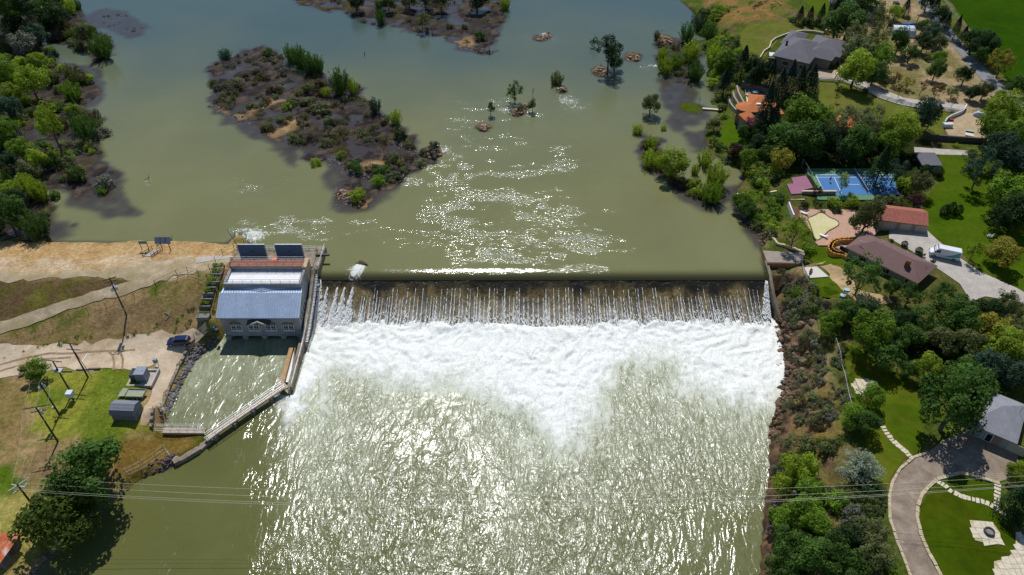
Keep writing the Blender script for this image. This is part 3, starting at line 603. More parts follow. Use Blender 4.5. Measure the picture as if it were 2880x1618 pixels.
sheet('dirt_yard', [(-260,985),(0,972),(150,968),(280,962),(360,950),(480,938),(560,925),(612,925),(616,948),(560,955),(535,985),(505,1030),(470,1090),(440,1150),(418,1205),(385,1205),(392,1170),(420,1120),(440,1060),(440,1030),(380,1040),(250,1042),(160,1040),(110,1050),(60,1058),(0,1062),(-260,1075)], m_yard, 'pale dirt yard with tyre tracks by the powerhouse', jit=.9)
tm = mat('tyre_track', tuple(lin(150,126,98)), .95, .3, 1.0, .4)
for pts in ([(303,988),(318,1000),(322,1020),(320,1042)], [(338,992),(346,1010),(345,1042)], [(-10,1030),(60,1010),(140,995),(260,990),(380,985)], [(-10,1048),(50,1030),(120,1012),(200,1005)]):
    sheet('tyre_track', None, tm, 'brown curved tyre rut pressed into the pale dirt yard', wpts=ribbon(pts, .45), jit=.1, lift=.12)
sheet('concrete_path', [(552,726),(660,722),(660,738),(552,742)], m_conc, 'pale concrete slab path leading to the intake deck', lift=.14)
# right bank
sheet('road', [(2552,-40),(2590,20),(2630,70),(2680,130),(2715,175),(2760,225),(2810,270),(2855,310),(2920,360),(2960,350),(2890,300),(2845,262),(2790,215),(2745,170),(2705,120),(2660,65),(2625,20),(2590,-40)], m_asph, 'narrow grey asphalt road beside the green field', lift=.12)
sheet('field', [(2660,-160),(2655,-20),(2700,40),(2745,110),(2800,190),(2880,270),(2960,340),(3400,420),(3400,-160)], m_field, 'dark green irrigated field beyond the road')
sheet('lawn', [(2080,95),(2100,75),(2160,62),(2230,60),(2300,72),(2322,80),(2300,92),(2230,90),(2190,108),(2165,140),(2150,160),(2110,160),(2088,140)], m_lawn2, 'sunburnt lawn around the big grey roofed house', jit=.4)
sheet('lawn', [(2240,-60),(2330,-60),(2330,0),(2338,40),(2300,50),(2268,10)], m_lawn, 'green lawn beside the topmost grey house')
sheet('lawn', [(2302,232),(2372,234),(2420,250),(2480,270),(2560,300),(2690,320),(2700,318),(2660,345),(2650,360),(2660,392),(2560,392),(2450,330),(2340,322),(2300,280)], m_lawn2, 'mown lawn below the curving white fence', jit=.3)
sheet('sand_yard', [(2654,352),(2668,335),(2700,322),(2740,318),(2770,350),(2790,395),(2750,402),(2672,398)], mat('sand', tuple(lin(176,154,122)), .95, .2, .5, .4), 'sandy play yard inside the curved white wall', jit=.2, lift=.12)
sheet('lawn', [(2640,436),(2760,434),(2820,440),(2900,470),(2960,560),(2960,720),(2960,860),(2860,812),(2760,760),(2700,710),(2660,690),(2608,650),(2596,610),(2600,560),(2655,500)], m_lawn, 'bright mown lawn below the sand yard and right of the driveway')
sheet('driveway', [(2570,415),(2720,425),(2722,438),(2636,436),(2572,432)], m_conc, 'pale concrete drive behind the small grey roof', lift=.12)
sheet('driveway', [(2300,195),(2360,205),(2420,225),(2480,252),(2540,275),(2600,285),(2700,292),(2722,300),(2700,312),(2620,306),(2540,300),(2470,275),(2420,250),(2370,228),(2303,222)], m_conc, 'pale lane that curves past the orchard', lift=.12)
sheet('garden_lawn', [(2035,345),(2052,330),(2085,352),(2110,372),(2105,400),(2062,420),(2020,405)], m_lawn, 'small green garden lawn below the curved terraces', jit=.3)
sheet('driveway', [(2500,648),(2540,645),(2606,648),(2640,680),(2690,720),(2760,768),(2860,812),(2960,868),(2960,905),(2860,850),(2770,835),(2730,850),(2700,800),(2620,745),(2560,705),(2500,672)], m_conc, 'grey concrete driveway beside the brown roofed house', lift=.12)
sheet('lawn', [(2226,706),(2250,695),(2330,700),(2375,722),(2368,745),(2330,745),(2300,748),(2275,728)], m_lawn, 'green lawn between the steps and the brown roofed house', lift=.12)
sheet('lawn', [(2280,781),(2330,778),(2352,800),(2382,835),(2385,842),(2290,838),(2272,800)], m_lawn, 'small green lawn below the concrete pad', lift=.12)
sheet('bare_ground', [(2300,745),(2325,735),(2375,765),(2420,820),(2500,842),(2512,855),(2440,862),(2388,835),(2350,798),(2330,770)], mat('dry_soil', tuple(lin(176,150,108)), .95, .2, .6, .5), 'strip of bare tan soil in front of the house', jit=.6, lift=.09)
sheet('lawn', [(2372,975),(2400,965),(2425,975),(2470,1010),(2530,1055),(2590,1090),(2600,1180),(2595,1265),(2540,1295),(2508,1340),(2496,1365),(2470,1360),(2440,1280),(2420,1180),(2388,1080)], mat('big_lawn', (.060,.100,.004), 1, .35, .10, .8, c2=(.12,.125,.012), thr=(.45,.62), spec=.03), 'long mown lawn on top of the bluff', lift=.1)
DR_L = [(2610,1274),(2570,1287),(2530,1320),(2508,1360),(2500,1400),(2502,1460),(2520,1520),(2548,1590),(2570,1650)]
DR_R = [(2634,1350),(2612,1370),(2592,1392),(2580,1425),(2578,1460),(2590,1510),(2612,1560),(2640,1610),(2660,1660)]
sheet('driveway', DR_L[::-1]+[(2650,1240),(2720,1215),(2790,1200),(2862,1280),(2862,1300),(2830,1350),(2800,1358),(2740,1340),(2690,1330)]+DR_R, m_drive, 'curved gravel driveway edged with stone, bottom right', lift=.1)
sheet('lawn', [(2648,1352),(2700,1338),(2745,1348),(2800,1366),(2815,1400),(2840,1450),(2860,1540),(2870,1640),(2830,1700),(2690,1700),(2640,1590),(2610,1540),(2595,1500),(2586,1460),(2590,1425),(2606,1390)], mat('near_lawn', (.042,.072,.002), 1, .35, .12, .8, c2=(.075,.085,.004), thr=(.42,.62), spec=.03), 'oval mown lawn enclosed by the curved gravel driveway', lift=.1)
sheet('field_edge', [(2862,1255),(2960,1240),(2960,1420),(2880,1400),(2855,1330)], m_lawn, 'strip of grass right of the lowest grey house', lift=.09)
# ================================================================ fences and walls along measured lines
def fence(name, label, pts, h, material, cat='fence', post=2.5, rails=(.35, .7, 1.0), pr=.05, rr=.03, group=None, mesh=False, boxy=False, w3=None):
    c = [np.array(p) for p in w3] if w3 is not None else [G(*p) for p in pts]
    root = thing(name, label, cat, c[0], group); line = []
    for a, b_ in zip(c[:-1], c[1:]):
        k = max(1, int(np.hypot(*(b_-a)[:2])/post))
        for j in range(k): line.append(a+(b_-a)*j/k)
    line.append(c[-1])
    if w3 is None: line = [np.array([p[0], p[1], float(Hs(p[0], p[1]))]) for p in line]
    pm = MB(); rm = MB()
    for p in line:
        pm.box(p[0]-pr, p[0]+pr, p[1]-pr, p[1]+pr, p[2]-.2, p[2]+h+.05)
    for a, b_ in zip(line[:-1], line[1:]):
        for r in rails: rm.bar((a[0], a[1], a[2]+h*r), (b_[0], b_[1], b_[2]+h*r), rr*(1 if not boxy else .8), rr*(1 if not boxy else 3))
    build_each(pm, 'post', material, root); rm.build('rail', material, root)
    return root
m_white = mat('white_paint', (.78,.78,.75), .6, .08, 1.5, .1)
m_steel = mat('galvanised_steel', (.42,.45,.48), .45, .15, 3, .1, metal=.6)
m_dkmetal = mat('dark_metal', (.045,.04,.04), .6, .2, 3, .1)
m_wood = mat('old_wood', (.16,.105,.06), .9, .3, 2, .4)
m_pole = mat('pole_wood', (.055,.040,.028), .9, .3, 3, .4)
m_newwood = mat('new_wood', (.48,.26,.10), .8, .2, 2, .3)
fence('lane_fence', 'white three rail fence along the pale curving lane', [(2303,228),(2370,232),(2420,252),(2470,275),(2520,292),(2560,300),(2640,310),(2692,318)], 1.2, m_white, rails=(.35,.65,.95), pr=.08, rr=.07, boxy=True)
fence('field_fence', 'thin white wire fence along the edge of the green field', [(2640,-20),(2680,40),(2720,85),(2760,130)], 1.1, m_white, pr=.05, rr=.02)
fence('bluff_fence', 'white and grey wire fence on the bluff edge left of the long lawn', [(2330,945),(2360,1000),(2372,1060),(2382,1110),(2392,1150),(2398,1180)], 1.1, m_white, pr=.05, rr=.04, rails=(.95,))
fence('guard_rail', 'grey pipe railing beside the concrete pad on the bluff', [(2255,752),(2262,778),(2272,800)], 1.0, m_steel, pr=.04, rr=.04)
fence('chain_link_fence', 'leaning chain link fence with barbed arms down to the pond edge', [(700,655),(688,690),(660,705),(628,720),(608,742),(592,765),(585,790),(560,778),(530,770),(500,780),(440,808)], 2.0, m_dkmetal, post=3.0, pr=.045, rr=.035, rails=(.02,.5,.98))
fence('chain_link_fence', 'chain link fence running along the low side of the dirt path', [(440,808),(380,840),(300,868),(200,900),(100,935),(0,965),(-60,985)], 1.8, m_wood, post=3.2, pr=.035, rr=.015, rails=(.02,.98))
fence('bank_fence', 'wire fence on the low kerb above the riprap of the tailrace', [(548,955),(532,985),(508,1030),(482,1090),(455,1145),(432,1205)], 1.3, m_wood, post=2.4, pr=.04, rr=.02, rails=(.03,.98))
fence('bank_fence', 'tall chain link gate panels at the lower end of the river wall', [(358,1338),(400,1318),(440,1290),(468,1270),(486,1298)], 2.0, m_steel, post=2.6, pr=.035, rr=.02, rails=(.03,.5,.98))
fence('bank_fence', 'wire fence in the grass by the rusty roof', [(20,1610),(50,1575),(85,1540),(110,1510)], 1.3, m_wood, post=2.2, pr=.03, rr=.02)
def lowwall(name, label, pts, w, h, material, cat='wall', base=.3, wz=None, group=None, jit=0):
    c = [G(*p) for p in pts] if wz is None else [P(p[0], p[1], wz) for p in pts]
    mb = MB(); rd = random.Random(len(pts))
    fin = []
    for a, b_ in zip(c[:-1], c[1:]):
        k = max(1, int(np.hypot(*(b_-a)[:2])/1.0))
        for j in range(k): fin.append(a+(b_-a)*j/k)
    fin.append(c[-1])
    for a, b_ in zip(fin[:-1], fin[1:]):
        za = (float(Hs(a[0], a[1])) if wz is None else wz)+rd.uniform(-jit, jit)
        d = (b_-a)[:2]; L_ = np.hypot(*d); ang = math.atan2(d[1], d[0]); mid = (a+b_)/2
        mb.obox((mid[0], mid[1], za+(h-base)/2), (L_+(.02 if not jit else -.06), w*(1+rd.uniform(-jit, jit)), h+base), ang)
    o = mb.build(name, material); return tag(o, label, cat, group)
lowwall('kerb_wall', 'low stone edging along the outer side of the curved driveway', DR_L, .45, .28, m_kerb, 'kerb', jit=.06)
lowwall('kerb_wall', 'low stone edging between the driveway and the oval lawn', [(2810,1362),(2745,1342),(2700,1332)]+DR_R, .55, .32, m_kerb, 'kerb', jit=.08)
lowwall('curb', 'pale concrete edge of the concrete driveway by the van', [(2606,650),(2640,684),(2690,722),(2760,770),(2860,815)], .25, .12, m_stone, 'kerb')
lowwall('bank_kerb', 'long low concrete kerb between the dirt yard and the riprap', [(545,955),(528,985),(504,1030),(478,1090),(450,1145),(426,1205)], .6, .35, m_concd, 'kerb')
lowwall('river_wall', 'rough concrete river wall on the edge of the brown grass spit', [(590,1240),(560,1264),(525,1286),(490,1306)], 1.6, .7, m_concd, 'wall', base=1.8)
lowwall('garden_wall', 'curved white garden wall around the big grey roofed house', [(2137,166),(2148,148),(2163,138),(2168,122),(2180,112),(2200,104),(2225,95),(2260,91),(2290,93),(2315,98),(2330,80),(2345,82)], .4, .8, m_stone)
lowwall('garden_wall', 'pale curved wall beside the paved court, right of the grey house', [(2345,235),(2340,228),(2365,195),(2358,175),(2370,155)][1:], .35, .7, m_stone)
lowwall('play_wall', 'curved white rail wall along the sand yard', [(2654,352),(2660,342),(2675,333),(2695,325),(2708,318),(2714,304)], .25, 1.3, m_white)
lowwall('retaining_wall', 'dark stone retaining wall below the sand yard', [(2600,392),(2660,396),(2720,400),(2768,404)], .6, 1.6, mat('dark_stone', (.09,.08,.07), .9, .3, 1.5, .5))
lowwall('retaining_wall', 'tan stone edging on the slope right of the pond corner', [(2158,640),(2170,668),(2185,688),(2215,695),(2262,712)], .6, .5, m_kerb)
# ================================================================ the powerhouse
BX0, BX1, BY0, BY1 = -64.7, -47.3, 120.3, 135.2
m_wall = mat('painted_concrete', tuple(lin(158,160,162)), .9, .12, .5, .25, c2=tuple(lin(132,128,120)), thr=(.5,.7))
m_roof = mat('blue_metal_roof', tuple(lin(176,192,214)), .34, .10, .4, .35, metal=.25, wave=.55, wdir='X')
m_wroof = mat('white_membrane', (.80,.80,.79), .7, .05, .4, .05)
m_tile = mat('terracotta_deck', tuple(lin(150,100,84)), .85, .2, 1.0, .3, wave=.9, wdir='X')
m_glass = nmat('dark_glass')[0]; _b = m_glass.node_tree.nodes['Principled BSDF']; _b.inputs['Base Color'].default_value = (.012,.018,.028,1); _b.inputs['Roughness'].default_value = .12
ph = thing('powerhouse', 'hydro powerhouse with blue metal roof, white flat roof and arched windows at the dam end', 'powerhouse', (-56, 127.5, 0))
w = MB()
w.box(BX0, BX1, BY0+.9, BY1, 2.4, 6.9)                       # lower storey
w.box(BX0, BX1, BY0, BY0+.9, 1.1, 6.9)
w.box(BX0, BX1, 126.5, BY1-2.5, 6.9, 10.3)
w.box(BX0, BX0+.5, 126.5, 132, 10.3, 11.1); w.box(BX1-.5, BX1, 126.5, BY1, 10.3, 11.1); w.box(BX0+.5, BX1-.5, 126.5, 127.0, 10.3, 11.1)
for xa, xb in ((BX1-.3, BX1), (BX0, BX0+.3)):
    pg = [(BY0,6.9),(126.5,6.9),(126.5,9.6),(125.0,9.6)]
    w.add([(xa,y,z) for y, z in pg]+[(xb,y,z) for y, z in pg], [(3,2,1,0),(4,5,6,7),(0,1,5,4),(1,2,6,5),(2,3,7,6),(3,0,4,7)])
w.build('wall', m_wall, ph)
pr_ = MB()                                                    # piers and arches over the draft tube mouths
for x in (BX0+.6, -60.4, -56.05, -51.7, BX1-.55): pr_.box(x-.55, x+.55, BY0-.12 if x > BX0+1 else BY0-.5, BY0+3, -1.5, 1.15)
xs_a = [BX0+1.1, -60.4, -56.05, -51.7, BX1-1.0]
for a, b_ in zip(xs_a[:-1], xs_a[1:]):
    k = 8
    for j in range(k):
        u0 = a+(b_-a)*j/k; u1 = a+(b_-a)*(j+1)/k; uc = ((j+.5)/k-.5)*2; zz = .35+.55*math.sqrt(max(0, 1-uc*uc*.9))
        pr_.box(u0, u1, BY0+.02, BY0+.6, zz, 1.12)
pr_.box(BX0, BX1, BY0+3, BY1, -1.5, 2.4)
pr_.build('foundation_arches', m_wall, ph)
r = MB(); ex0, ex1 = BX0-.45, BX1+.35
A_ = [(ex0,119.75,7.0),(ex1,119.75,7.0),(ex1,124.95,9.85),(ex0,124.95,9.85)]
r.add(A_+[(x, y, z-.22) for x, y, z in A_], [(0,1,2,3),(7,6,5,4),(0,4,5,1),(1,5,6,2),(3,7,4,0)])
B_ = [(ex0,124.95,9.85),(ex1,124.95,9.85),(BX1+.1,126.46,9.80),(BX0-.1,126.46,9.80)]
r.add(B_+[(x, y, z-.2) for x, y, z in B_], [(0,1,2,3),(7,6,5,4),(1,5,6,2),(3,7,4,0)])
r.add([(-61.5,126.44,9.86),(-50.3,126.44,9.86),(-56,126.44,10.55),(-56,125.0,9.88)], [(0,3,2),(3,1,2)])
rf = r.build('roof', m_roof, ph)
g = MB(); g.tube((ex0,119.62,6.9),(ex1,119.62,6.9),.10); g.build('gutter', mat('gutter', (.10,.13,.19), .5, .1, 2, 0), rf)
for xr in (ex0, ex1):
    g = MB(); g.bar((xr,119.7,7.06),(xr,124.95,9.93),.16,.12); g.build('roof_edge', mat('edge_trim', (.5,.56,.64), .4, .1, 2, 0), rf)
MB().box(BX0+.5, BX1-.5, 127.0, 132.05, 10.3, 10.45).build('flat_roof', m_wroof, ph)
MB().box(BX0+.25, BX1-.7, 132.1, 134.1, 6.5, 11.5).build('upper_block', m_wall, ph)
MB().box(BX0+.15, BX1-.6, 132.0, 134.2, 11.5, 11.7).build('tiled_deck', m_tile, ph)
MB().box(BX0+.2, BX1-.9, 134.1, 135.1, 6.5, 10.4).build('rear_block', mat('brown_metal', (.10,.06,.05), .7, .2, 1, .2), ph)
MB().box(BX1-.75, BX1+.25, 131.8, 135.15, 6.5, 11.6).build('stair_tower', mat('tan_concrete', tuple(lin(190,164,130)), .9, .15, .8, .3), ph)
def railing(parent, pts, h=1.05, post=1.9, material=None, name='railing', r=.035):
    mb = MB()
    for a, b_ in zip(pts[:-1], pts[1:]):
        a = Vector(a); b_ = Vector(b_); k = max(1, int((b_-a).length/post))
        for j in range(k+1):
            p = a.lerp(b_, j/k); mb.tube(p, p+Vector((0,0,h)), r, n=4)
        for q in (.5, 1.0): mb.tube(a+Vector((0,0,h*q)), b_+Vector((0,0,h*q)), r, n=4)
    return mb.build(name, material or m_dkmetal, parent)
railing(ph, [(BX0+.3,132.1,11.7),(BX1-.7,132.1,11.7)]); railing(ph, [(BX0+.3,134.1,11.7),(BX1-.7,134.1,11.7)], material=m_steel)
railing(ph, [(BX0+.2,126.7,11.1),(BX1-.2,126.7,11.1),(BX1-.2,131.7,11.1)]); railing(ph, [(BX0+.2,126.7,11.1),(BX0+.2,131.9,11.1)]); railing(ph, [(BX0+.6,131.6,10.45),(BX1-.6,131.6,10.45)])
def arch_window(xc):
    z0, z1, hw = 2.75, 4.4, 1.2; y = BY0
    wf = MB(); t = .13
    wf.box(xc-hw, xc+hw, y-.10, y-.02, z0, z0+t); wf.box(xc-hw, xc+hw, y-.10, y-.02, z1-t, z1)
    for dx_ in (-hw, -.09, hw-t): wf.box(xc+dx_, xc+dx_+(t if dx_ != -.09 else .18), y-.10, y-.02, z0+t, z1-t)
    for dx_ in (-hw/2, hw/2): wf.box(xc+dx_-.03, xc+dx_+.03, y-.08, y-.03, z0+t, z1-t)
    for q in (.34, .67): wf.box(xc-hw+t, xc+hw-t, y-.075, y-.035, z0+(z1-z0)*q-.03, z0+(z1-z0)*q+.03)
    wf.box(xc-hw-.15, xc+hw+.15, y-.25, y-.02, z0-.14, z0-.01)
    o = wf.build('window', m_white, ph)
    MB().box(xc-hw, xc+hw, y-.03, y+.01, z0, z1).build('pane', m_glass, o)
    a = MB(); n = 9
    for k in range(n):
        th = math.pi*(k+.5)/n; c_, s_ = math.cos(th), math.sin(th)
        a.obox((xc+c_*hw*.98, y-.06, z1+.12+s_*.62), (.16, .10, .34), 0)
    build_each(a, 'arch_brick', mat('dark_brick', (.09,.085,.085), .9, .2, 3, .2), o)
    MB().add([(xc+math.cos(math.pi*k/10)*(hw-.1), y-.012, z1+.04+math.sin(math.pi*k/10)*.5) for k in range(11)], [tuple(range(11))[::-1]]).build('fanlight', mat('blocked_light', (.22,.21,.20), .8, .1, 2, 0), o)
for xc in (-61.7, -57.8, -54.0, -50.0): arch_window(xc)
gb = MB(); xg = -56.1
for s_ in (-1, 1): gb.add([(xg,119.0,6.6),(xg+s_*2.6,119.0,5.4),(xg+s_*2.6,120.28,5.75),(xg,120.28,6.6),(xg,119.0,6.42),(xg+s_*2.6,119.0,5.57),(xg+s_*2.6,120.28,5.57),(xg,120.28,6.42)], [(0,1,2,3) if s_ < 0 else (3,2,1,0),(7,6,5,4) if s_ < 0 else (4,5,6,7),(0,4,5,1),(1,5,6,2)])
gbo = gb.build('gable_hood', mat('slate_hood', (.10,.10,.11), .8, .2, 2, .2), ph)
gt = MB()
for s_ in (-1, 1): gt.bar((xg,118.95,6.53),(xg+s_*1.7,118.95,5.72),.14,.26)
gt.build('hood_trim', mat('cream_trim', (.62,.55,.44), .7, .1, 2, 0), gbo)
for y0 in (121.2, 122.6, 124.2, 125.6, 127.2):
    f_ = MB().box(BX1, BX1+.06, y0, y0+.75, 4.4, 6.4).build('window', m_white, ph); MB().box(BX1+.05, BX1+.08, y0+.1, y0+.65, 4.55, 6.25).build('pane', m_glass, f_)
dko = MB().box(-66.2, BX1+.6, BY1, 141.8, -1.5, 9.0).build('intake_deck', m_concd, ph)
railing(ph, [(-66,141.6,9.0),(BX1+.4,141.6,9.0)], material=m_steel, r=.05); railing(ph, [(-66,135.4,9.0),(-66,141.4,9.0)], material=mat('rust_rail', (.22,.10,.06), .8, .2, 3, .1))
MB().box(-56.4, -55.2, 136.4, 137.4, 9.0, 9.9).build('equipment_box', mat('orange_plastic', (.8,.12,.04), .5, .05, 2, 0), ph)
m_slat = mat('blue_grey_steel', (.10,.13,.19), .45, .15, 1.0, .1, metal=.3)
for x0, lab in ((-64.0, 'blue grey slatted steel panel on the intake deck, left of two'), (-55.3, 'blue grey slatted steel panel on the intake deck, right of two')):
    t = thing('slatted_panel', lab, 'steel panel', (x0+3.1, 137.8, 9.0), 'slatted panels on the intake deck')
    for k in range(6):
        z0 = 9.35+k*.68; MB().add([(x0,137.35,z0),(x0+6.2,137.35,z0),(x0+6.2,137.7,z0+.62),(x0,137.7,z0+.62),(x0,137.5,z0-.04),(x0+6.2,137.5,z0-.04),(x0+6.2,137.85,z0+.58),(x0,137.85,z0+.58)], [(0,1,2,3),(7,6,5,4),(3,2,6,7),(0,4,5,1),(1,5,6,2),(0,3,7,4)]).build('slat', m_slat, t)
    f_ = MB()
    for xx_ in (x0-.06, x0+2.9, x0+6.2): f_.box(xx_, xx_+.12, 137.72, 137.95, 9.0, 13.5)
    f_.box(x0, x0+6.2, 137.72, 137.95, 13.4, 13.55); f_.bar((x0+3,138.0,12.6),(x0+3,140.4,9.1),.12,.12); f_.build('frame', m_steel, t)
    MB().box(x0+2.9, x0+3.5, 137.28, 137.36, 11.7, 11.85).build('latch', m_dkmetal, t)
t = thing('antenna_mast', 'thin dark mast standing at the pond edge behind the slatted panels', 'mast', (-65.2, 141.2, 9.0)); MB().tube((-65.2,141.2,9),(-67.0,141.4,15.2),.09,.05).build('pole', m_dkmetal, t); MB().box(-65.4,-65.0,141.0,141.4,9.0,9.2).build('base_plate', m_steel, t)
# stepped wall between powerhouse and spillway
dw = thing('divider_wall', 'long stepped concrete wall with pipe handrail between powerhouse and spillway', 'wall', (-46.3, 122, 0))
tops = [(143.5,8.7),(134.5,8.7),(133.2,7.9),(128,5.5),(122,3.6),(117,2.4),(112,2.0),(104.5,1.6)]
wbm = MB()
for (y1, z1), (y0, z0) in zip(tops[:-1], tops[1:]):
    x0 = -46.9-(.3 if y1 < 118 else 0); wbm.add([(x0,y0,-2),(x0+1.0,y0,-2),(x0+1.0,y1,-2),(x0,y1,-2),(x0,y0,z0),(x0+1.0,y0,z0),(x0+1.0,y1,z1),(x0,y1,z1)], [(3,2,1,0),(4,5,6,7),(0,1,5,4),(1,2,6,5),(2,3,7,6),(3,0,4,7)])
wbm.box(-47.25, -45.2, 134.6, 143.5, 5.0, 8.62)
wbm.build('wall', m_concd, dw)
st_ = MB()
for k in range(46):
    y = 133.6-k*.36; z = float(np.interp(y, [t_[0] for t_ in tops][::-1], [t_[1] for t_ in tops][::-1])); st_.box(-45.88, -45.35, y, y+.14, z-.55, z-.45)
build_each(st_, 'step', m_steel, dw)
railing(dw, [(-46.1,t_[0],t_[1]) for t_ in tops[1:]], material=m_steel, r=.045); railing(dw, [(-45.3,143,8.7),(-45.3,134.6,8.7)]+[(-45.35,t_[0],t_[1]-.5) for t_ in tops[2:5]], material=m_steel, r=.04)
lv = thing('steel_beam', 'dark steel beam end over the water at the spillway corner', 'beam', (-45, 139.7, 8.7)); MB().box(-47, -43.6, 139.4, 139.9, 8.75, 9.15).build('beam', m_dkmetal, lv)
# fish ladder channels and footbridge
def wallseg(name, label, pts, w, z0, z1, material, cat='wall'):
    mb = MB(); c = [P(*p) if len(p) == 3 else P(p[0], p[1], z1) for p in pts]
    for i, (a, b_) in enumerate(zip(c[:-1], c[1:])):
        d = (b_-a)[:2]; mb.obox(((a[0]+b_[0])/2, (a[1]+b_[1])/2, (z0+z1)/2+i*.004), (np.hypot(*d)+w*.9, w, z1-z0), math.atan2(d[1], d[0]))
    return tag(mb.build(name, material), label, cat)
wallseg('channel_wall', 'narrow tan walkway wall left of the white fish channel', [(818,982),(808,1020),(800,1050),(793,1076)], .9, -1.5, 1.5, mat('tan_plank', tuple(lin(176,140,98)), .85, .2, 1.2, .3))
wallseg('channel_wall', 'thin dark concrete wall between the two fish channels', [(830,975),(822,1040),(815,1080),(812,1096)], .3, -1.5, 1.5, m_concd)
MB_ = MB(); a = P(822,1022,.9); b_ = P(815,1090,.9)
fw = nmat('channel_foam')[0]; fw.node_tree.nodes['Principled BSDF'].inputs['Base Color'].default_value = (.72,.74,.74,1)
o = MB(); q = [P(822,990,.75), P(830,985,.75), P(818,1075,.75), P(803,1075,.75)]; o.add(q, [(0,3,2,1)]); tag(o.build('channel_water', fw), 'smooth white water in the fish channel beside the walkway', 'river water', kind='structure')
fb = thing('footbridge', 'narrow concrete footbridge with pipe railings crossing the tailrace diagonally', 'footbridge', P(690,1155,1.6))
def deckseg(pts, w, z, th, parent, name='deck', material=None):
    mb = MB(); c = [P(p[0], p[1], z) for p in pts]
    for i, (a, b_) in enumerate(zip(c[:-1], c[1:])):
        d = (b_-a)[:2]; mb.obox(((a[0]+b_[0])/2, (a[1]+b_[1])/2, z-th/2+i*.004), (np.hypot(*d)+w*.5, w, th), math.atan2(d[1], d[0]))
    return mb.build(name, material or m_br, parent), c
m_br = mat('bridge_deck', tuple(lin(178,160,142)), .9, .12, 1.0, .2)
_, cc_ = deckseg([(798,1086),(700,1150),(610,1212),(582,1233)], 1.25, 1.6, .35, fb)
deckseg([(785,1072),(803,1090)], 1.1, 1.64, .3, fb, 'landing')
pm = MB()
for u in (.18, .42, .66, .9):
    p = cc_[0]+(cc_[-1]-cc_[0])*u; pm.box(p[0]-.35, p[0]+.35, p[1]-.9, p[1]+.5, -1.5, 1.25)
build_each(pm, 'pier', m_concd, fb)
dvec = (cc_[-1]-cc_[0])[:2]; dvec = dvec/np.hypot(*dvec); nv = np.array([-dvec[1], dvec[0]])*.58
for s_ in (-1, 1): railing(fb, [(cc_[0][0]+s_*nv[0], cc_[0][1]+s_*nv[1], 1.6), (cc_[-1][0]+s_*nv[0], cc_[-1][1]+s_*nv[1], 1.6)], material=m_steel, r=.04, post=1.6)
fb2 = thing('tailrace_walkway', 'short railed walkway along the lower edge of the tailrace pool', 'walkway', P(518,1212,1.6))
deckseg([(462,1210),(572,1211)], 1.3, 1.7, .5, fb2)
c1 = P(440,1203,1.7); c2 = P(576,1203,1.7); railing(fb2, [tuple(c1), tuple(c2)], material=m_steel, r=.045, post=1.5); c1 = P(436,1216,1.7); c2 = P(572,1217,1.7); railing(fb2, [tuple(c1), tuple(c2)], material=m_steel, r=.04, post=1.5)
# stairway and planter terraces left of the powerhouse
stw = thing('timber_stair', 'long timber stair with handrails down the left side of the powerhouse', 'stair', (-66, 127, 3))
S0 = P(600,905,3.6); S1 = P(640,752,9.9); sm_ = MB(); n = 40
for k in range(n):
    p = S0+(S1-S0)*k/n; sm_.box(p[0]-.6, p[0]+.6, p[1]-.17, p[1]+.17, p[2]-.06, p[2]+.05)
build_each(sm_, 'tread', m_newwood, stw)
for s_ in (-.65, .65): railing(stw, [(S0[0]+s_, S0[1], S0[2]), ((S0[0]+S1[0])/2+s_, (S0[1]+S1[1])/2, (S0[2]+S1[2])/2), (S1[0]+s_, S1[1], S1[2])], material=m_newwood, r=.06)
MB().bar(tuple(S0-np.array([0,0,.25])), tuple(S1-np.array([0,0,.25])), 1.2, .2).build('stringer', m_wood, stw)
rows = [(578,900,2.9),(580,885,3.6),(583,868,4.3),(590,848,5.0),(594,832,5.7),(600,815,6.4),(608,800,7.0),(616,778,7.6),(620,762,8.2)]
for k, (px, py, z) in enumerate(rows):
    c = G(px, py); z = c[2]+.45; w_ = 1.7 if py < 890 else 1.9
    mb = MB().box(c[0]-w_, c[0]+.75, c[1]-.15, c[1]+.1, z-1.2, z+.35).box(c[0]-w_, c[0]-w_+.2, c[1]+.1, c[1]+1.5, z-1.2, z+.35).box(c[0]-w_+.2, c[0]+.75, c[1]+.1, c[1]+1.5, z-1.2, z+.1)
    tag(mb.build('planter_terrace', mat('planter_block', (.20,.19,.18), .9, .2, 2, .3)), 'grey block planter terrace beside the timber stair, %s' % ['lowest of nine', 'second from the bottom', 'third from the bottom', 'fourth from the bottom', 'middle one of nine', 'fourth from the top', 'third from the top', 'second from the top', 'topmost of nine'][k], 'planter', 'planter terraces beside the timber stair')
# blue drum and bins at the foot of the stair
t = thing('tool_cart', 'bright blue plastic cart at the foot of the stair', 'cart', P(600,929,2.9)); c = P(600,929,2.9)
MB().box(c[0]-.5, c[0]+.5, c[1]-.35, c[1]+.35, 3.3, 3.9).build('bin', mat('blue_plastic', (.01,.13,.5), .4, .05, 2, 0), t); MB().tube((c[0]-.4,c[1]-.4,3.1),(c[0]-.4,c[1]+.4,3.1),.2).tube((c[0]+.4,c[1]-.4,3.1),(c[0]+.4,c[1]+.4,3.1),.2).build('wheel', m_dkmetal, t)
for px, lab in ((580,'round dark bin left of the blue cart'),(612,'round dark bin right of the blue cart')):
    c = P(px,935,2.9); tag(MB().tube((c[0],c[1],2.8),(c[0],c[1],3.8),.32,.36,10).tube((c[0],c[1],3.8),(c[0],c[1],3.9),.40,.38,10).build('bin', m_dkmetal), lab, 'bin', 'bins at the foot of the stair')
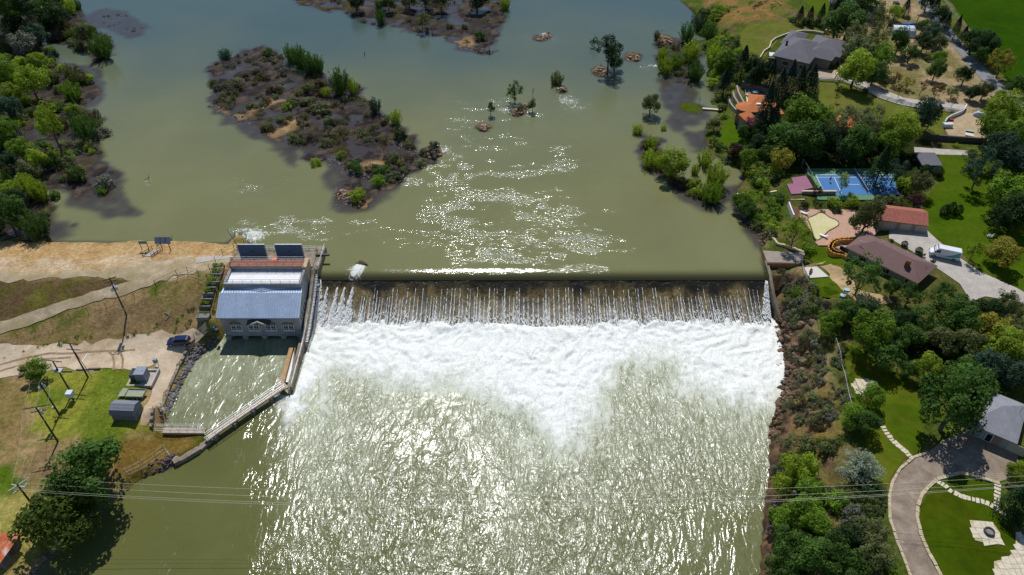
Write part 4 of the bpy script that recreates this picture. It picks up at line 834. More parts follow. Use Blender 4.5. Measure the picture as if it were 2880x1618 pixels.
# ================================================================ yard things on the left bank
def local(name, label, cat, px, py, rot=0, group=None, z=None):
    g_ = G(px, py) if z is None else P(px, py, z)
    t = thing(name, label, cat, g_, group); t.rotation_euler = (0, 0, rot); return t
def pole(name, label, base, h, arms, wood=m_pole, guy=None, extra=None, group='utility poles on the left bank', top=None):
    b0 = G(*base); t = thing(name, label, 'utility pole', b0, group)
    MB().tube((0,0,-.3), (0,0,h), .19, .12, 8).build('pole', wood, t, local=True)
    for (z, L_, rot, n) in arms:
        d = Vector((math.cos(rot), math.sin(rot), 0)); s_ = Vector((-d.y, d.x, 0))*.16
        a = MB().bar(-d*L_/2+s_+Vector((0,0,z)), d*L_/2+s_+Vector((0,0,z)), .12, .15).bar(s_+Vector((0,0,z-.7)), d*L_*.3+s_+Vector((0,0,z-.05)), .04, .04).build('crossarm', wood, t, local=True)
        ins = MB()
        for k in range(n):
            p = d*L_*(-.46+.92*k/max(1, n-1))+s_; ins.tube(p+Vector((0,0,z+.05)), p+Vector((0,0,z+.32)), .07, .05, 6)
        build_each(ins, 'insulator', m_steel, a)
    return t
def transformer(t, z, n=3, r=.28, rot=0):
    for k in range(n):
        a = rot+k*2.1; x, y = .5*math.cos(a), .5*math.sin(a)
        c = MB().tube((x,y,z),(x,y,z+.85),r,r,10).tube((x,y,z+.85),(x,y,z+.95),r*.8,r*.4,10).tube((x,y,z+.95),(x,y,z+1.2),.05).build('transformer', mat('grey_enamel', (.5,.53,.56), .5, .05, 2, 0), t, local=True)
p1 = pole('utility_pole', 'tall dark utility pole with three grey transformers on the grass slope', (356,887), 11.0, [(10.6,2.8,.55,4),(9.8,2.2,.55,3)]); transformer(p1, 7.6)
MB().box(-.2,.2,-.35,-.1,1.4,2.3).build('meter_box', m_steel, p1, local=True)
p2 = pole('utility_pole', 'dark pole with two crossarms and a parallel strut beside the dirt yard', (248,1062), 10.2, [(9.9,3.2,-.1,3),(8.2,3.0,-.1,3)])
MB().tube((.8,.1,-.2),(.05,.12,7.5),.06,n=6).build('strut', m_pole, p2, local=True)
p3 = pole('utility_pole', 'dark pole with one crossarm leaning over the white box', (203,1110), 10.0, [(9.8,3.6,-.15,4)])
MB().box(-.7,.7,-.5,.6,7.0,7.3).box(-.6,-.1,-.4,.2,7.3,7.9).build('switch', m_steel, p3, local=True)
p4 = pole('utility_pole', 'dark pole topped by a tangle of switchgear and insulators', (168,1168), 9.8, [(9.4,4.0,.1,3),(8.6,1.6,.8,3)]); transformer(p4, 8.0, 3, .22)
MB().box(-.5,-.1,-.2,.2,2.0,2.6).build('meter_box', m_steel, p4, local=True)
p5 = pole('utility_pole', 'dark pole with a wide steel crossarm carrying three wires above the grass', (163,1243), 10.4, [(10.2,4.6,.25,3),(9.0,2.6,.25,2)]); transformer(p5, 8.4, 2, .2)
b6 = P(48,1362,12.5); g6 = (float(b6[0]), float(b6[1]), float(Hs(b6[0], b6[1])))
p6 = thing('utility_pole', 'corner pole with tangled crossarms behind the leafy trees at bottom left', 'utility pole', g6, 'utility poles on the left bank'); h6 = 12.5-g6[2]
MB().tube((0,0,-.3),(0,0,h6),.2,.14,8).build('pole', m_pole, p6, local=True)
for z, rot, L_ in ((h6-.3,.9,3.0),(h6-.5,-.2,2.6),(h6-1.3,.9,2.4)):
    d = Vector((math.cos(rot), math.sin(rot), 0)); a = MB().bar(-d*L_/2+Vector((0,0,z)), d*L_/2+Vector((0,0,z)), .14, .14).build('crossarm', m_steel, p6, local=True)
    MB().tube(d*1.3+Vector((0,0,z)), d*1.3+Vector((0,0,z+.3)), .09).tube(-d*1.3+Vector((0,0,z)), -d*1.3+Vector((0,0,z+.3)), .09).tube(Vector((0,0,z)), Vector((0,0,z+.3)), .09).build('insulator', m_steel, a)
m_wire = mat('wire', (.42,.44,.36), .5, .05, 2, 0, metal=.3)
def wire(label, a, b_, sag, r=.013, group=None, n=40):
    a = Vector(a); b_ = Vector(b_); mb = MB(); pr = None
    for k in range(n+1):
        u = k/n; p = a.lerp(b_, u); p.z -= 4*sag*u*(1-u)
        if pr is not None: mb.tube(pr, p, r, n=4, cap=False)
        pr = p
    return tag(mb.build('power_line', m_wire), label, 'power line', group)
for k, (ly, my, ry, zz) in enumerate(((1342,1388,1336,12.7),(1358,1409,1352,12.5),(1376,1424,1361,12.3),(1381,1429,1364,12.1))):
    a = P(52+k*3, ly, zz); b_ = P(2925, ry, 20.0); yy = (a[1]+b_[1])/2; xx = (a[0]+b_[0])/2; best = 0
    for s_ in np.arange(-3, 14, .05):
        if abs(Q((xx, yy, (a[2]+b_[2])/2-s_))[1]-my) < abs(Q((xx, yy, (a[2]+b_[2])/2-best))[1]-my): best = s_
    wire('power line across the river, %s of four' % ['farthest upstream', 'second from upstream', 'third from upstream', 'nearest downstream'][k], a, b_, best, .014, group='power lines across the river', n=60)
def atop(o, x, y, z): return Vector(o.location)+Vector((x, y, z))
for k, (dx_, lab) in enumerate(((-2.1,'left of three'),(-.1,'middle of three'),(2.0,'right of three'))):
    wire('power line from the wide crossarm down to the corner pole, %s' % lab, atop(p5, dx_, dx_*.25, 10.5), Vector(p6.location)+Vector((-1.0+k*.8, .3*k, h6)), .9, .016, 'power lines over the left bank', 20)
    wire('power line between the switchgear pole and the wide crossarm, %s' % lab, atop(p4, dx_*.85, dx_*.1, 9.7), atop(p5, dx_, dx_*.25, 10.5), .5, .016, 'power lines over the left bank', 14)
wire('power line from the yard pole to the switchgear pole', atop(p3, 0, 0, 10), atop(p4, 0, 0, 9.8), .3, .02, 'power lines over the left bank', 10)
wire('power line between the two poles by the dirt yard', atop(p2, -1, 0, 10.1), atop(p3, -1, 0, 10), .3, .02, 'power lines over the left bank', 10)
# vehicles ------------------------------------------------------------
def wheel(t, x, y, r, wd):
    s_ = 1 if y > 0 else -1
    w_ = MB().tube((x, y-s_*wd/2, r), (x, y+s_*wd/2, r), r, r, 16).build('wheel', mat('tyre', (.02,.02,.02), .9, .1, 3, .1), t, local=True)
    MB().tube((x, y+s_*(wd/2-.02), r), (x, y+s_*(wd/2+.02), r), r*.6, r*.55, 12).build('rim', m_steel, w_, local=True)
def car_body(t, prof, W_, inset, material, name='body', z_in=1.0, nose=.12):
    """side profile (x, z) swept across the width, narrowing above the belt line"""
    mb = MB(); n = len(prof); secs = []
    for y, k in ((-W_/2, 0), (-W_/2+.10, 1), (W_/2-.10, 1), (W_/2, 0)):
        row = []
        for x, z in prof:
            tuck = inset*max(0, (z-z_in)); yy = y-math.copysign(tuck, y); sc = 1-(0 if k else nose*.12)
            row.append((x*sc, yy, z if k else z-.04*(z > .5)))
        secs.append(row)
    vs = [v for r_ in secs for v in r_]; fs = []
    for s_ in range(3):
        for i in range(n): fs.append((s_*n+i, s_*n+(i+1) % n, (s_+1)*n+(i+1) % n, (s_+1)*n+i))
    fs += [tuple(range(n))[::-1], tuple(range(3*n, 4*n))]
    return mb.add(vs, fs).build(name, material, t, local=True, smooth=False)
suv = local('parked_car', 'dark blue estate car parked alone on the pale dirt yard', 'car', 505, 966, math.radians(3))
m_blue = mat('blue_car_paint', (.006,.022,.095), .22, .05, 1, 0, metal=.3, spec=.7); m_wh = mat('white_car_paint', (.72,.74,.76), .35, .03, 1, 0)
car_body(suv, [(-2.45,.35),(2.35,.35),(2.45,.7),(2.4,1.05),(2.25,1.6),(1.9,1.72),(-.3,1.74),(-1.15,1.15),(-2.1,.98),(-2.45,.75)], 1.9, .28, m_blue)
for nm, vs in (('windscreen', [(-.38,-.62,1.72),(-.38,.62,1.72),(-1.12,.78,1.19),(-1.12,-.78,1.19)]), ('rear_window', [(2.22,-.6,1.62),(2.22,.6,1.62),(2.41,.72,1.12),(2.41,-.72,1.12)])):
    MB().add(vs, [(0,1,2,3)]).add([(x+.0, y, z+.015) for x, y, z in vs], [(3,2,1,0)]).build(nm, m_glass, suv, local=True)
for s_ in (-1, 1):
    MB().add([(-.9,s_*.965,1.15),(2.1,s_*.965,1.15),(2.0,s_*.80,1.62),(-.3,s_*.80,1.64)], [(0,1,2,3) if s_ < 0 else (3,2,1,0)]).build('side_window', m_glass, suv, local=True)
    MB().box(-2.47,-2.35,s_*.7-.2,s_*.7+.2,.68,.86).build('headlight', m_white, suv, local=True); MB().box(2.38,2.47,s_*.72-.15,s_*.72+.15,.8,1.15).build('tail_light', mat('red_lens', (.4,.01,.01), .3, 0, 2, 0), suv, local=True)
    MB().box(-.95,-.75,s_*.95-.12,s_*.95+.12,1.1,1.25).build('mirror', m_blue, suv, local=True); MB().bar((.0,s_*.62,1.78),(1.9,s_*.62,1.78),.05,.05).build('roof_rail', m_dkmetal, suv, local=True)
    wheel(suv, -1.5, s_*.88, .35, .24); wheel(suv, 1.45, s_*.88, .35, .24)
van = local('delivery_van', 'white cargo van with green and blue swoosh parked on the concrete driveway', 'van', 2652, 724, math.radians(-21))
van.location.z += .14
car_body(van, [(-3.2,.4),(3.2,.4),(3.25,.9),(3.2,2.5),(3.0,2.68),(-1.6,2.7),(-2.1,2.2),(-2.45,1.45),(-3.15,1.15),(-3.3,.8)], 2.0, .06, m_wh)
MB().add([(-1.72,-.85,2.62),(-1.72,.85,2.62),(-2.42,.9,1.5),(-2.42,-.9,1.5)], [(0,3,2,1)]).build('windscreen', m_glass, van, local=True); van.children[-1].location.x = -.03
for s_ in (-1, 1):
    MB().add([(-2.2,s_*1.02,1.5),(-1.2,s_*1.02,1.5),(-1.2,s_*.97,2.2),(-1.85,s_*.97,2.2)], [(0,1,2,3) if s_ < 0 else (3,2,1,0)]).build('side_window', m_glass, van, local=True)
    MB().box(-3.3,-3.15,s_*.75-.2,s_*.75+.2,.8,1.05).build('headlight', m_glass, van, local=True); wheel(van, -2.15, s_*.92, .38, .26); wheel(van, 2.0, s_*.92, .38, .26)
    MB().box(-2.35,-2.2,s_*1.05-.05,s_*1.05+.25*s_ if s_ > 0 else s_*1.05+.05,1.5,1.9).build('mirror', m_dkmetal, van, local=True)
sw = MB(); pts_ = [(-.4,.95),(.6,1.15),(1.6,1.6),(2.6,2.35),(3.0,2.3),(3.0,1.2),(1.8,.85),(.6,.75)]
for s_ in (-1, 1): sw.add([(x, s_*(1.012-.06*max(0, z-1)), z) for x, z in pts_], [tuple(range(8)) if s_ < 0 else tuple(range(8))[::-1]])
sw.build('swoosh', mat('green_vinyl', (.08,.42,.16), .5, .3, .6, 0, c2=(.03,.2,.5)), van, local=True)
car2 = local('parked_car', 'black car parked on the gravel behind the topmost grey house', 'car', 2520, 18, math.radians(80))
car_body(car2, [(-2.3,.3),(2.3,.3),(2.4,.8),(2.1,1.0),(1.4,1.45),(-.6,1.48),(-1.3,1.0),(-2.3,.85)], 1.8, .3, mat('black_car_paint', (.01,.012,.015), .25, 0, 1, 0, spec=.7))
MB().add([(-.66,-.6,1.46),(-.66,.6,1.46),(-1.28,.75,1.04),(-1.28,-.75,1.04)], [(0,1,2,3)]).build('windscreen', m_glass, car2, local=True)
for s_ in (-1, 1): wheel(car2, -1.4, s_*.84, .33, .22); wheel(car2, 1.4, s_*.84, .33, .22)
# trailer
tr = local('flatbed_trailer', 'empty grey green flatbed trailer with side boards on the yard edge', 'trailer', 376, 1113, math.radians(-2)); m_tr = mat('sage_paint', tuple(lin(150,156,132)), .8, .15, 1.5, .2)
MB().box(-1.2,2.5,-1.0,1.0,.62,.72).build('deck', m_tr, tr, local=True)
for s_ in (-1, 1):
    MB().box(-1.2,2.5,s_*1.02-.04,s_*1.02+.04,.6,1.0).build('side_board', m_tr, tr, local=True); wheel(tr, .5, s_*1.12, .36, .2); wheel(tr, 1.35, s_*1.12, .36, .2)
MB().add([(-2.6,-1.15,1.0),(-1.25,-1.0,.95),(-1.25,1.0,.95),(-2.3,1.1,1.05),(-2.6,-1.15,.93),(-1.25,-1.0,.88),(-1.25,1.0,.88),(-2.3,1.1,.98)], [(0,1,2,3),(7,6,5,4),(0,4,5,1),(2,6,7,3),(3,7,4,0)]).build('ramp', m_tr, tr, local=True)
MB().bar((-1.2,0,.6),(-3.3,0,.5),.12,.12).build('drawbar', m_dkmetal, tr, local=True); MB().box(2.42,2.52,-1.0,1.0,.5,.95).build('tailgate', m_tr, tr, local=True)
# shed (gambrel)
sh = local('garden_shed', 'small grey shed with a broken pitch shingle roof on the green grass', 'shed', 362, 1166, math.radians(-3)); m_sh = mat('grey_siding', tuple(lin(112,114,120)), .85, .1, 1.2, .2)
pf = [(-1.75,0),(1.75,0),(1.75,1.9),(-1.75,1.9)]
MB().box(-2.35,2.35,-1.6,1.6,0,1.9).build('wall', m_sh, sh, local=True)
gm = MB(); gp = [(-1.85,1.8),(-1.3,2.75),(0,3.3),(1.3,2.75),(1.85,1.8)]; gv = [(x, y, z) for x in (-2.45, 2.45) for y, z in gp]
gm.add(gv, [(0,1,6,5)[::-1],(1,2,7,6)[::-1],(2,3,8,7)[::-1],(3,4,9,8)[::-1],(0,1,2,3,4),(9,8,7,6,5),(0,5,9,4)])
gm.build('roof', mat('grey_shingle', tuple(lin(122,126,134)), .85, .12, 1.5, .3, wave=1.2, wdir='Z'), sh, local=True)
dr_ = MB().box(2.34,2.42,-.7,.7,.05,1.75).build('door', m_sh, sh, local=True); MB().box(2.42,2.47,.45,.52,.8,1.0).build('handle', m_dkmetal, dr_, local=True)
# pad transformer
tf = local('pad_transformer', 'grey box transformer with cooling fins inside a low concrete curb', 'transformer', 405, 1066); m_tf = mat('utility_grey', tuple(lin(132,138,152)), .5, .06, 1.5, .05)
MB().box(-2.7,2.6,-2.4,-2.0,-.2,.55).box(-2.7,2.6,2.0,2.4,-.2,.55).box(-2.7,-2.3,-2.0,2.0,-.2,.55).box(2.2,2.6,-2.0,2.0,-.2,.55).build('curb', m_conc, tf, local=True); MB().box(-2.3,2.2,-2,2,-.2,.12).build('pad', m_conc, tf, local=True)
MB().box(-1.0,1.0,-1.1,1.1,.12,2.5).build('cabinet', m_tf, tf, local=True); MB().box(-1.08,1.08,-1.18,1.18,2.5,2.6).build('lid', m_tf, tf, local=True)
for k in range(5): MB().box(-2.2,-1.02,-1.0+k*.45,-.75+k*.45,.5,2.2).build('cooling_fin', mat('dark_grey_enamel', (.06,.07,.09), .5, .05, 2, 0), tf, local=True)
for x in (-.5, 0, .5): MB().tube((x,0,2.6),(x,0,2.75),.08).build('bushing', m_steel, tf, local=True)
ub = local('utility_cabinet', 'small grey cabinet raised on two posts near the concrete curb', 'cabinet', 443, 1030); MB().box(-.4,.4,-.3,.3,1.1,2.1).build('box', m_tf, ub, local=True)
for s_ in (-.3, .3): MB().box(s_-.05,s_+.05,-.05,.05,-.1,1.1).build('post', m_steel, ub, local=True)
wb_ = local('switch_box', 'white steel switch box on a pole at the yard edge', 'switch box', 207, 1126); MB().box(-.6,.6,-.6,.6,1.3,2.5).build('box', mat('white_enamel', (.62,.68,.72), .4, .03, 2, 0), wb_, local=True); MB().box(-.15,.15,-.15,.15,-.2,1.3).build('post', m_pole, wb_, local=True)
for k, (a, b_, r_) in enumerate((((166,1046),(203,1046),.16),((216,1042),(250,1041),.18),((250,1040),(283,1039),.24),((53,1061),(68,1056),.25))):
    A1 = G(*a); B1 = G(*b_); tag(MB().tube(A1+[0,0,r_], B1+[0,0,r_], r_, r_*.9, 8).build('parking_log', mat('grey_log', (.20,.18,.17), .9, .2, 2, .4)), ['grey log at the left end of the row along the yard edge', 'middle grey log of the row along the yard edge', 'thick grey log at the right end of the row', 'short dark log lying left of the round bush'][k], 'log', 'logs along the edge of the dirt yard')
A1 = G(228,1024); B1 = G(247,997); tag(MB().bar(A1+[0,0,.1], B1+[0,0,.1], .18, .12).build('white_pole', m_white), 'white board lying on the dirt yard beside the double crossarm pole', 'board')
for a, b_, lab in (((463,880),(478,888),'weathered board lying on the slope, upper one'),((478,888),(466,902),'weathered board lying on the slope, lower one')):
    A1 = G(*a); B1 = G(*b_); tag(MB().bar(A1+[0,0,.1], B1+[0,0,.1], .2, .12).build('board', mat('grey_log', (.2,.18,.17))), lab, 'board')
# small panels and ramp fences on the embankment
sp = local('solar_panel', 'small tilted panel on two posts by the pond edge', 'solar panel', 468, 708); MB().add([(-2.2,.2,2.2),(1.6,.2,2.2),(1.6,1.1,3.5),(-2.2,1.1,3.5),(-2.2,.25,2.1),(1.6,.25,2.1),(1.6,1.15,3.4),(-2.2,1.15,3.4)], [(0,1,2,3),(7,6,5,4),(0,4,5,1),(2,6,7,3),(1,5,6,2),(3,7,4,0)]).build('panel', mat('solar_grey', (.24,.25,.33), .4, .05, 2, 0), sp, local=True)
for x in (-1.0, .9): MB().box(x-.07,x+.07,.4,.54,-.2,2.3).build('post', m_dkmetal, sp, local=True)
for x in (-.9, .3): MB().bar((x,.1,2.15),(x+.1,1.0,3.5),.07,.07).build('brace', m_dkmetal, sp, local=True)
sg = local('notice_board', 'small blue topped notice board on two thin posts by the pond edge', 'sign', 410, 704); MB().box(-1.0,1.0,-.05,.05,1.9,2.7).build('board', mat('teal_board', (.10,.20,.26), .6, .1, 2, 0), sg, local=True)
for x in (-.85, .85): MB().box(x-.05,x+.05,-.05,.05,-.2,1.9).build('post', m_dkmetal, sg, local=True)
for pts, lab in (([(402,722),(430,704)],'dark steel pipe barrier, left one of the pair by the notice board'),([(427,724),(453,706)],'dark steel pipe barrier, right one of the pair by the notice board'),([(443,692),(456,680)],'dark steel pipe barrier behind the small panel, left end'),([(478,684),(487,673)],'dark steel pipe barrier behind the small panel, right end')):
    fence('pipe_barrier', lab, pts, 1.1, m_dkmetal, 'barrier', post=.9, pr=.045, rr=.07, rails=(.15,.55,1.0), group='pipe barriers on the embankment')
sheet('concrete_path', [(404,722),(424,722),(450,702),(436,702)], m_conc, 'small concrete slab between the two pipe barriers', lift=.13)
# rusty roof bottom left
rr2 = local('rusty_shed', 'low shed with an orange rusted metal roof at the bottom left corner', 'shed', 20, 1560, math.radians(-4)); m_rust = mat('rusty_iron', tuple(lin(180,92,48)), .7, .35, .5, .3, c2=(.55,.5,.44), thr=(.5,.6))
MB().box(-4.5,1.3,-2.4,2.4,0,2.0).build('wall', m_sh, rr2, local=True); MB().add([(-4.8,-2.6,2.0),(1.3,-2.6,2.0),(1.9,2.6,2.35),(-4.8,2.6,2.35),(-4.8,-2.6,1.86),(1.3,-2.6,1.86),(1.9,2.6,2.2),(-4.8,2.6,2.2)], [(0,1,2,3),(7,6,5,4),(0,4,5,1),(1,5,6,2),(2,6,7,3)]).build('roof', m_rust, rr2, local=True); MB().box(1.3,1.36,-.5,.5,0,1.8).build('door', m_wood, rr2, local=True)
# ================================================================ houses on the right bank
def house(name, label, cat, corners, zg, hw, material, wallm, ridge='hip', rise=1.6, over=.6, windows=(), extra=None):
    """corners: three measured eave corners (left, right along the long side, then the corner across)"""
    ze = zg+hw; a, b_, c = [P(*p, ze)[:2] for p in corners]
    u = b_-a; L_ = np.hypot(*u); u = u/L_; v = np.array([-u[1], u[0]]); Wd = float(np.dot(c-b_, v))
    cen = (a+b_)/2+v*Wd/2; t = thing(name, label, cat, (cen[0], cen[1], zg)); t.rotation_euler = (0, 0, math.atan2(u[1], u[0]))
    Wd = abs(Wd); hx, hy = L_/2, Wd/2
    MB().box(-hx+over, hx-over, -hy+over, hy-over, -1.2, hw).build('wall', wallm, t, local=True)
    e = [(-hx,-hy,hw),(hx,-hy,hw),(hx,hy,hw),(-hx,hy,hw)]; zr = hw+rise
    if ridge == 'hip':
        q = min(hy*.9, hx*.98); R_ = [(-hx+q,0,zr),(hx-q,0,zr)]; fs = [(0,1,5,4),(1,2,5),(2,3,4,5),(3,0,4)]
        vs = e+R_
    elif ridge == 'gable':
        vs = e+[(-hx,0,zr),(hx,0,zr)]; fs = [(0,1,5,4),(1,2,5),(2,3,4,5),(3,0,4)]
    else:
        vs = [(-hx,-hy,hw),(hx,-hy,hw),(hx,hy,zr),(-hx,hy,zr)]; fs = [(0,1,2,3)]
    n = len(vs); low = [(x, y, z-.22) for x, y, z in vs]
    rf = MB().add(vs, fs).add([(x, y, z-.20) for x, y, z in e], [(3,2,1,0)])
    for i in range(4):
        j = (i+1) % 4; p, q_ = vs[i], vs[j]; rf.add([p, q_, (q_[0],q_[1],hw-.20), (p[0],p[1],hw-.20)], [(0,3,2,1)])
    ro = rf.build('roof', material, t, local=True)
    for (side, x, w_, z0, z1, kind) in windows:
        nm = 'garage_door' if kind == 'g' else ('door' if kind == 'd' else 'window')
        mm = m_white if kind != 'g' else mat('beige_door', (.42,.38,.30), .7, .1, 2, 0)
        if side == 'f': f_ = MB().box(x-w_/2, x+w_/2, -hy+over-.08, -hy+over-.005, z0, z1).build(nm, mm, t, local=True); MB().box(x-w_/2+.1, x+w_/2-.1, -hy+over-.10, -hy+over-.08, z0+.1, z1-.1).build('pane' if kind != 'g' else 'panel', m_glass if kind != 'g' else mm, f_, local=True)
        if side == 'l': f_ = MB().box(-hx+over-.08, -hx+over-.005, x-w_/2, x+w_/2, z0, z1).build(nm, mm, t, local=True); MB().box(-hx+over-.10, -hx+over-.08, x-w_/2+.1, x+w_/2-.1, z0+.1, z1-.1).build('pane' if kind != 'g' else 'panel', m_glass, f_, local=True)
    return t, ro, hx, hy
m_brown = mat('brown_shingle', tuple(lin(118,92,88)), .9, .08, .8, .25, wave=1.5, wdir='Y'); m_tanw = mat('tan_stucco', (.30,.26,.20), .9, .12, 1, .2)
m_greyr = mat('grey_shingle_roof', tuple(lin(104,102,108)), .9, .08, .6, .25, wave=1.5, wdir='Y'); m_greyl = mat('light_grey_shingle', tuple(lin(142,142,148)), .9, .10, .7, .25, wave=1.5, wdir='Y')
hb, ro, hx, hy = house('brown_house', 'long bungalow with a brown shingle hip roof beside the white van', 'house', [(2378,695),(2582,798),(2640,749)], 10.4, 2.9, m_brown, m_tanw, 'hip', 1.9, .8,
    [('f',-9,2.4,.9,2.3,'w'),('f',-4.5,2.0,.9,2.3,'w'),('f',1,2.4,.9,2.3,'w'),('f',6.5,1.6,.9,2.3,'w'),('l',0,3,.1,2.4,'d'),('l',-3,1.6,.8,2.3,'w')])
for x, y, h_, nm in ((4.5,-2.2,1.3,'chimney'),):
    MB().box(x-.45,x+.45,y-.45,y+.45,3.3,2.9+h_+1.1).box(x-.3,x+.3,y-.3,y+.3,2.9+h_+1.1,2.9+h_+1.3).build('chimney', mat('red_brick', (.22,.08,.05), .9, .2, 3, .2), ro, local=True)
for x, y in ((-3,1.0),(2.5,1.4),(7,1.6)): MB().tube((x,y,4.1),(x,y,4.85),.10,.08).build('vent', m_white, ro, local=True)
MB().bar((-6.6,-2.6,4.15),(-6.0,-2.6,5.0),.05,.05).box(-7.0,-5.8,-2.65,-2.55,4.75,4.85).build('antenna', m_steel, ro, local=True)
MB().box(-hx+.3,hx-.3,-hy-.03,-hy+.05,2.62,2.86).build('fascia', m_tanw, hb, local=True)
garage, ro, hx, hy = house('tile_garage', 'long garage with red clay tile roof and three bays facing the driveway', 'garage', [(2465,618),(2612,636),(2606,590)], 10.4, 2.7, mat('clay_tile', tuple(lin(164,98,82)), .85, .18, 1.2, .6, wave=1.1, wdir='X'), m_tanw, 'gable', 1.5, .5,
    [('f',-2.5,3.0,.05,2.3,'g'),('f',1.2,2.6,.05,2.3,'g'),('f',4.8,2.8,.05,2.3,'g')])
cp, ro, hx, hy = house('garden_pavilion', 'small pavilion with a flat grey roof above the dark hedge', 'pavilion', [(2594,465),(2652,466),(2632,434)], 10.4, 3.0, m_greyr, mat('dark_timber', (.03,.025,.02), .9, .2, 2, .2), 'mono', .5, .5, [('f',0,3,.1,2.2,'d')])
gh, ro, hx, hy = house('grey_house', 'house with a pale grey shingle hip roof behind the large dark tree', 'house', [(2722,1190),(2862,1250),(2858,1128)], 10.0, 3.0, m_greyl, mat('blue_grey_siding', (.25,.30,.33), .8, .1, 1, .1), 'hip', 2.4, .7, [('f',-4,2.4,.9,2.2,'w'),('f',0,1.1,.1,2.2,'d'),('f',4.5,3.0,.1,2.2,'g')])
MB().tube((3,2.0,3.6),(3,2.0,5.2),.06).build('flue', m_steel, ro, local=True); MB().box(-3.3,-2.8,3.0,3.4,3.8,4.4).build('vent', m_dkmetal, ro, local=True)
MB().box(.8,1.9,-hy+.55,-hy+.66,.2,2.7).box(6.0,7.0,-hy+.55,-hy+.66,.2,2.7).build('brick_panel', mat('pale_brick', (.30,.18,.14), .9, .2, 3, .2), gh, local=True)
bh, ro, hx, hy = house('large_house', 'large house with sprawling grey hip roof inside the curved white garden wall', 'house', [(2172,156),(2277,180),(2302,118)], 12.9, 3.6, m_greyr, mat('beige_stucco', (.24,.21,.18), .9, .1, 1, .1), 'hip', 3.4, .8,
    [('f',-6,2.2,.9,2.4,'w'),('f',-1.5,2.4,.9,2.4,'w'),('f',4,2.2,.9,2.4,'w'),('l',-1,3,.4,2.5,'w')])
for (x0, x1, y0, y1, zt) in ((-hx-1.0, -1.0, 2.0, hy+5.5, 5.6), (1.5, hx+7.0, 0.8, hy+6.0, 5.9), (2.0, hx+5.5, -hy*.35, 5.0, 5.4)):
    ze = 3.5; q = min(x1-x0, y1-y0)*.48; vs = [(x0,y0,ze),(x1,y0,ze),(x1,y1,ze),(x0,y1,ze),(x0+q,(y0+y1)/2,zt),(x1-q,(y0+y1)/2,zt)]
    MB().box(x0+.8,x1-.8,y0+.8,y1-.8,-1,3.45).build('wing_wall', bpy.data.materials['beige_stucco'], bh, local=True)
    MB().add(vs, [(0,1,5,4),(1,2,5),(2,3,4,5),(3,0,4)]).build('wing_roof', m_greyr, bh, local=True)
MB().box(-4.3,-3.7,-2.4,-1.8,4.4,6.4).build('chimney', m_dkmetal, ro, local=True)
for px, py, L_, lab in ((2187,171,3.2,'white awning roof on the river side of the large grey house, left one'),(2239,182,2.2,'white awning roof on the river side of the large grey house, right one')):
    t = local('awning', lab, 'awning', px, py, math.radians(-8), 'white awnings of the large grey house'); MB().add([(-L_,-.9,1.9),(L_,-.9,1.9),(L_,.9,2.4),(-L_,.9,2.4),(-L_,-.9,1.8),(L_,-.9,1.8),(L_,.9,2.3),(-L_,.9,2.3)], [(0,1,2,3),(7,6,5,4),(0,4,5,1),(1,5,6,2),(3,7,4,0)]).build('canopy', m_white, t, local=True)
    for x in (-L_+.2, L_-.2): MB().box(x-.05,x+.05,-.8,-.7,-.1,1.9).build('post', m_white, t, local=True)
th1, ro, hx, hy = house('far_house', 'grey roofed house cut off by the top edge of the photo', 'house', [(2330,8),(2420,22),(2425,-30)], 13.4, 3.0, m_greyr, m_tanw, 'gable', 2.2, .6, [('f',-3,2,.9,2.2,'w')])
th2, ro, hx, hy = house('far_outbuilding', 'grey roofed outbuilding beside the house at the top edge', 'outbuilding', [(2398,30),(2478,44),(2482,18)], 13.5, 3.2, m_greyr, m_tanw, 'gable', 1.2, .4, [('f',4,2.6,.1,2.4,'g')])
for x in (-3, 0, 4): MB().tube((x,1.0,4.0),(x,1.0,4.7),.12).build('vent', m_white, ro, local=True)
# greenhouse tunnel
gt = local('poly_tunnel', 'white plastic poly tunnel among the trees left of the road', 'greenhouse', 2535, 98, math.radians(-6)); tv = MB(); n = 8
vs = [(x, 3.0*math.cos(math.pi*k/n), 3.2*math.sin(math.pi*k/n)) for x in (-3.8, 3.8) for k in range(n+1)]
tv.add(vs, [(k, k+1, n+2+k, n+1+k)[::-1] for k in range(n)]+[tuple(range(n+1)), tuple(range(n+1, 2*n+2))[::-1]]).build('cover', mat('white_plastic', (.60,.66,.74), .5, .06, 1, 0), gt, local=True); MB().box(3.8,3.86,-.7,.7,0,2.1).build('door', m_steel, gt, local=True)
# orange roofed villa
m_or = mat('orange_tile', tuple(lin(186,108,56)), .8, .15, 1.0, .5, wave=1.3, wdir='X')
ov, ro, hx, hy = house('orange_villa', 'villa with orange clay tile roofs half hidden by a dark spruce', 'villa', [(2104,300),(2160,306),(2165,270)], 10.6, 3.6, m_or, m_tanw, 'hip', 1.6, .5, [('f',-3,1.5,.8,2.3,'w'),('f',0,1.5,.8,2.3,'w')])
c = P(2112,300,14); c = (float(c[0]), float(c[1])); tv = MB(); n = 18; vs = [(c[0]+4.6*math.cos(2*math.pi*k/n), c[1]+3.4*math.sin(2*math.pi*k/n), 13.9) for k in range(n)]
tw_ = thing('round_tower_roof', 'rounded orange tile roof on the river side of the villa', 'roof', (c[0], c[1], 10.4)); MB().add(vs+[(c[0],c[1],14.9)], [(k, (k+1) % n, n) for k in range(n)]).build('roof', m_or, tw_); MB().prism([(c[0]+4.0*math.cos(2*math.pi*k/n), c[1]+2.9*math.sin(2*math.pi*k/n)) for k in range(n)], 9, 13.85).build('wall', mat('villa_wall', (.14,.11,.09), .9, .1, 1, .1), tw_)
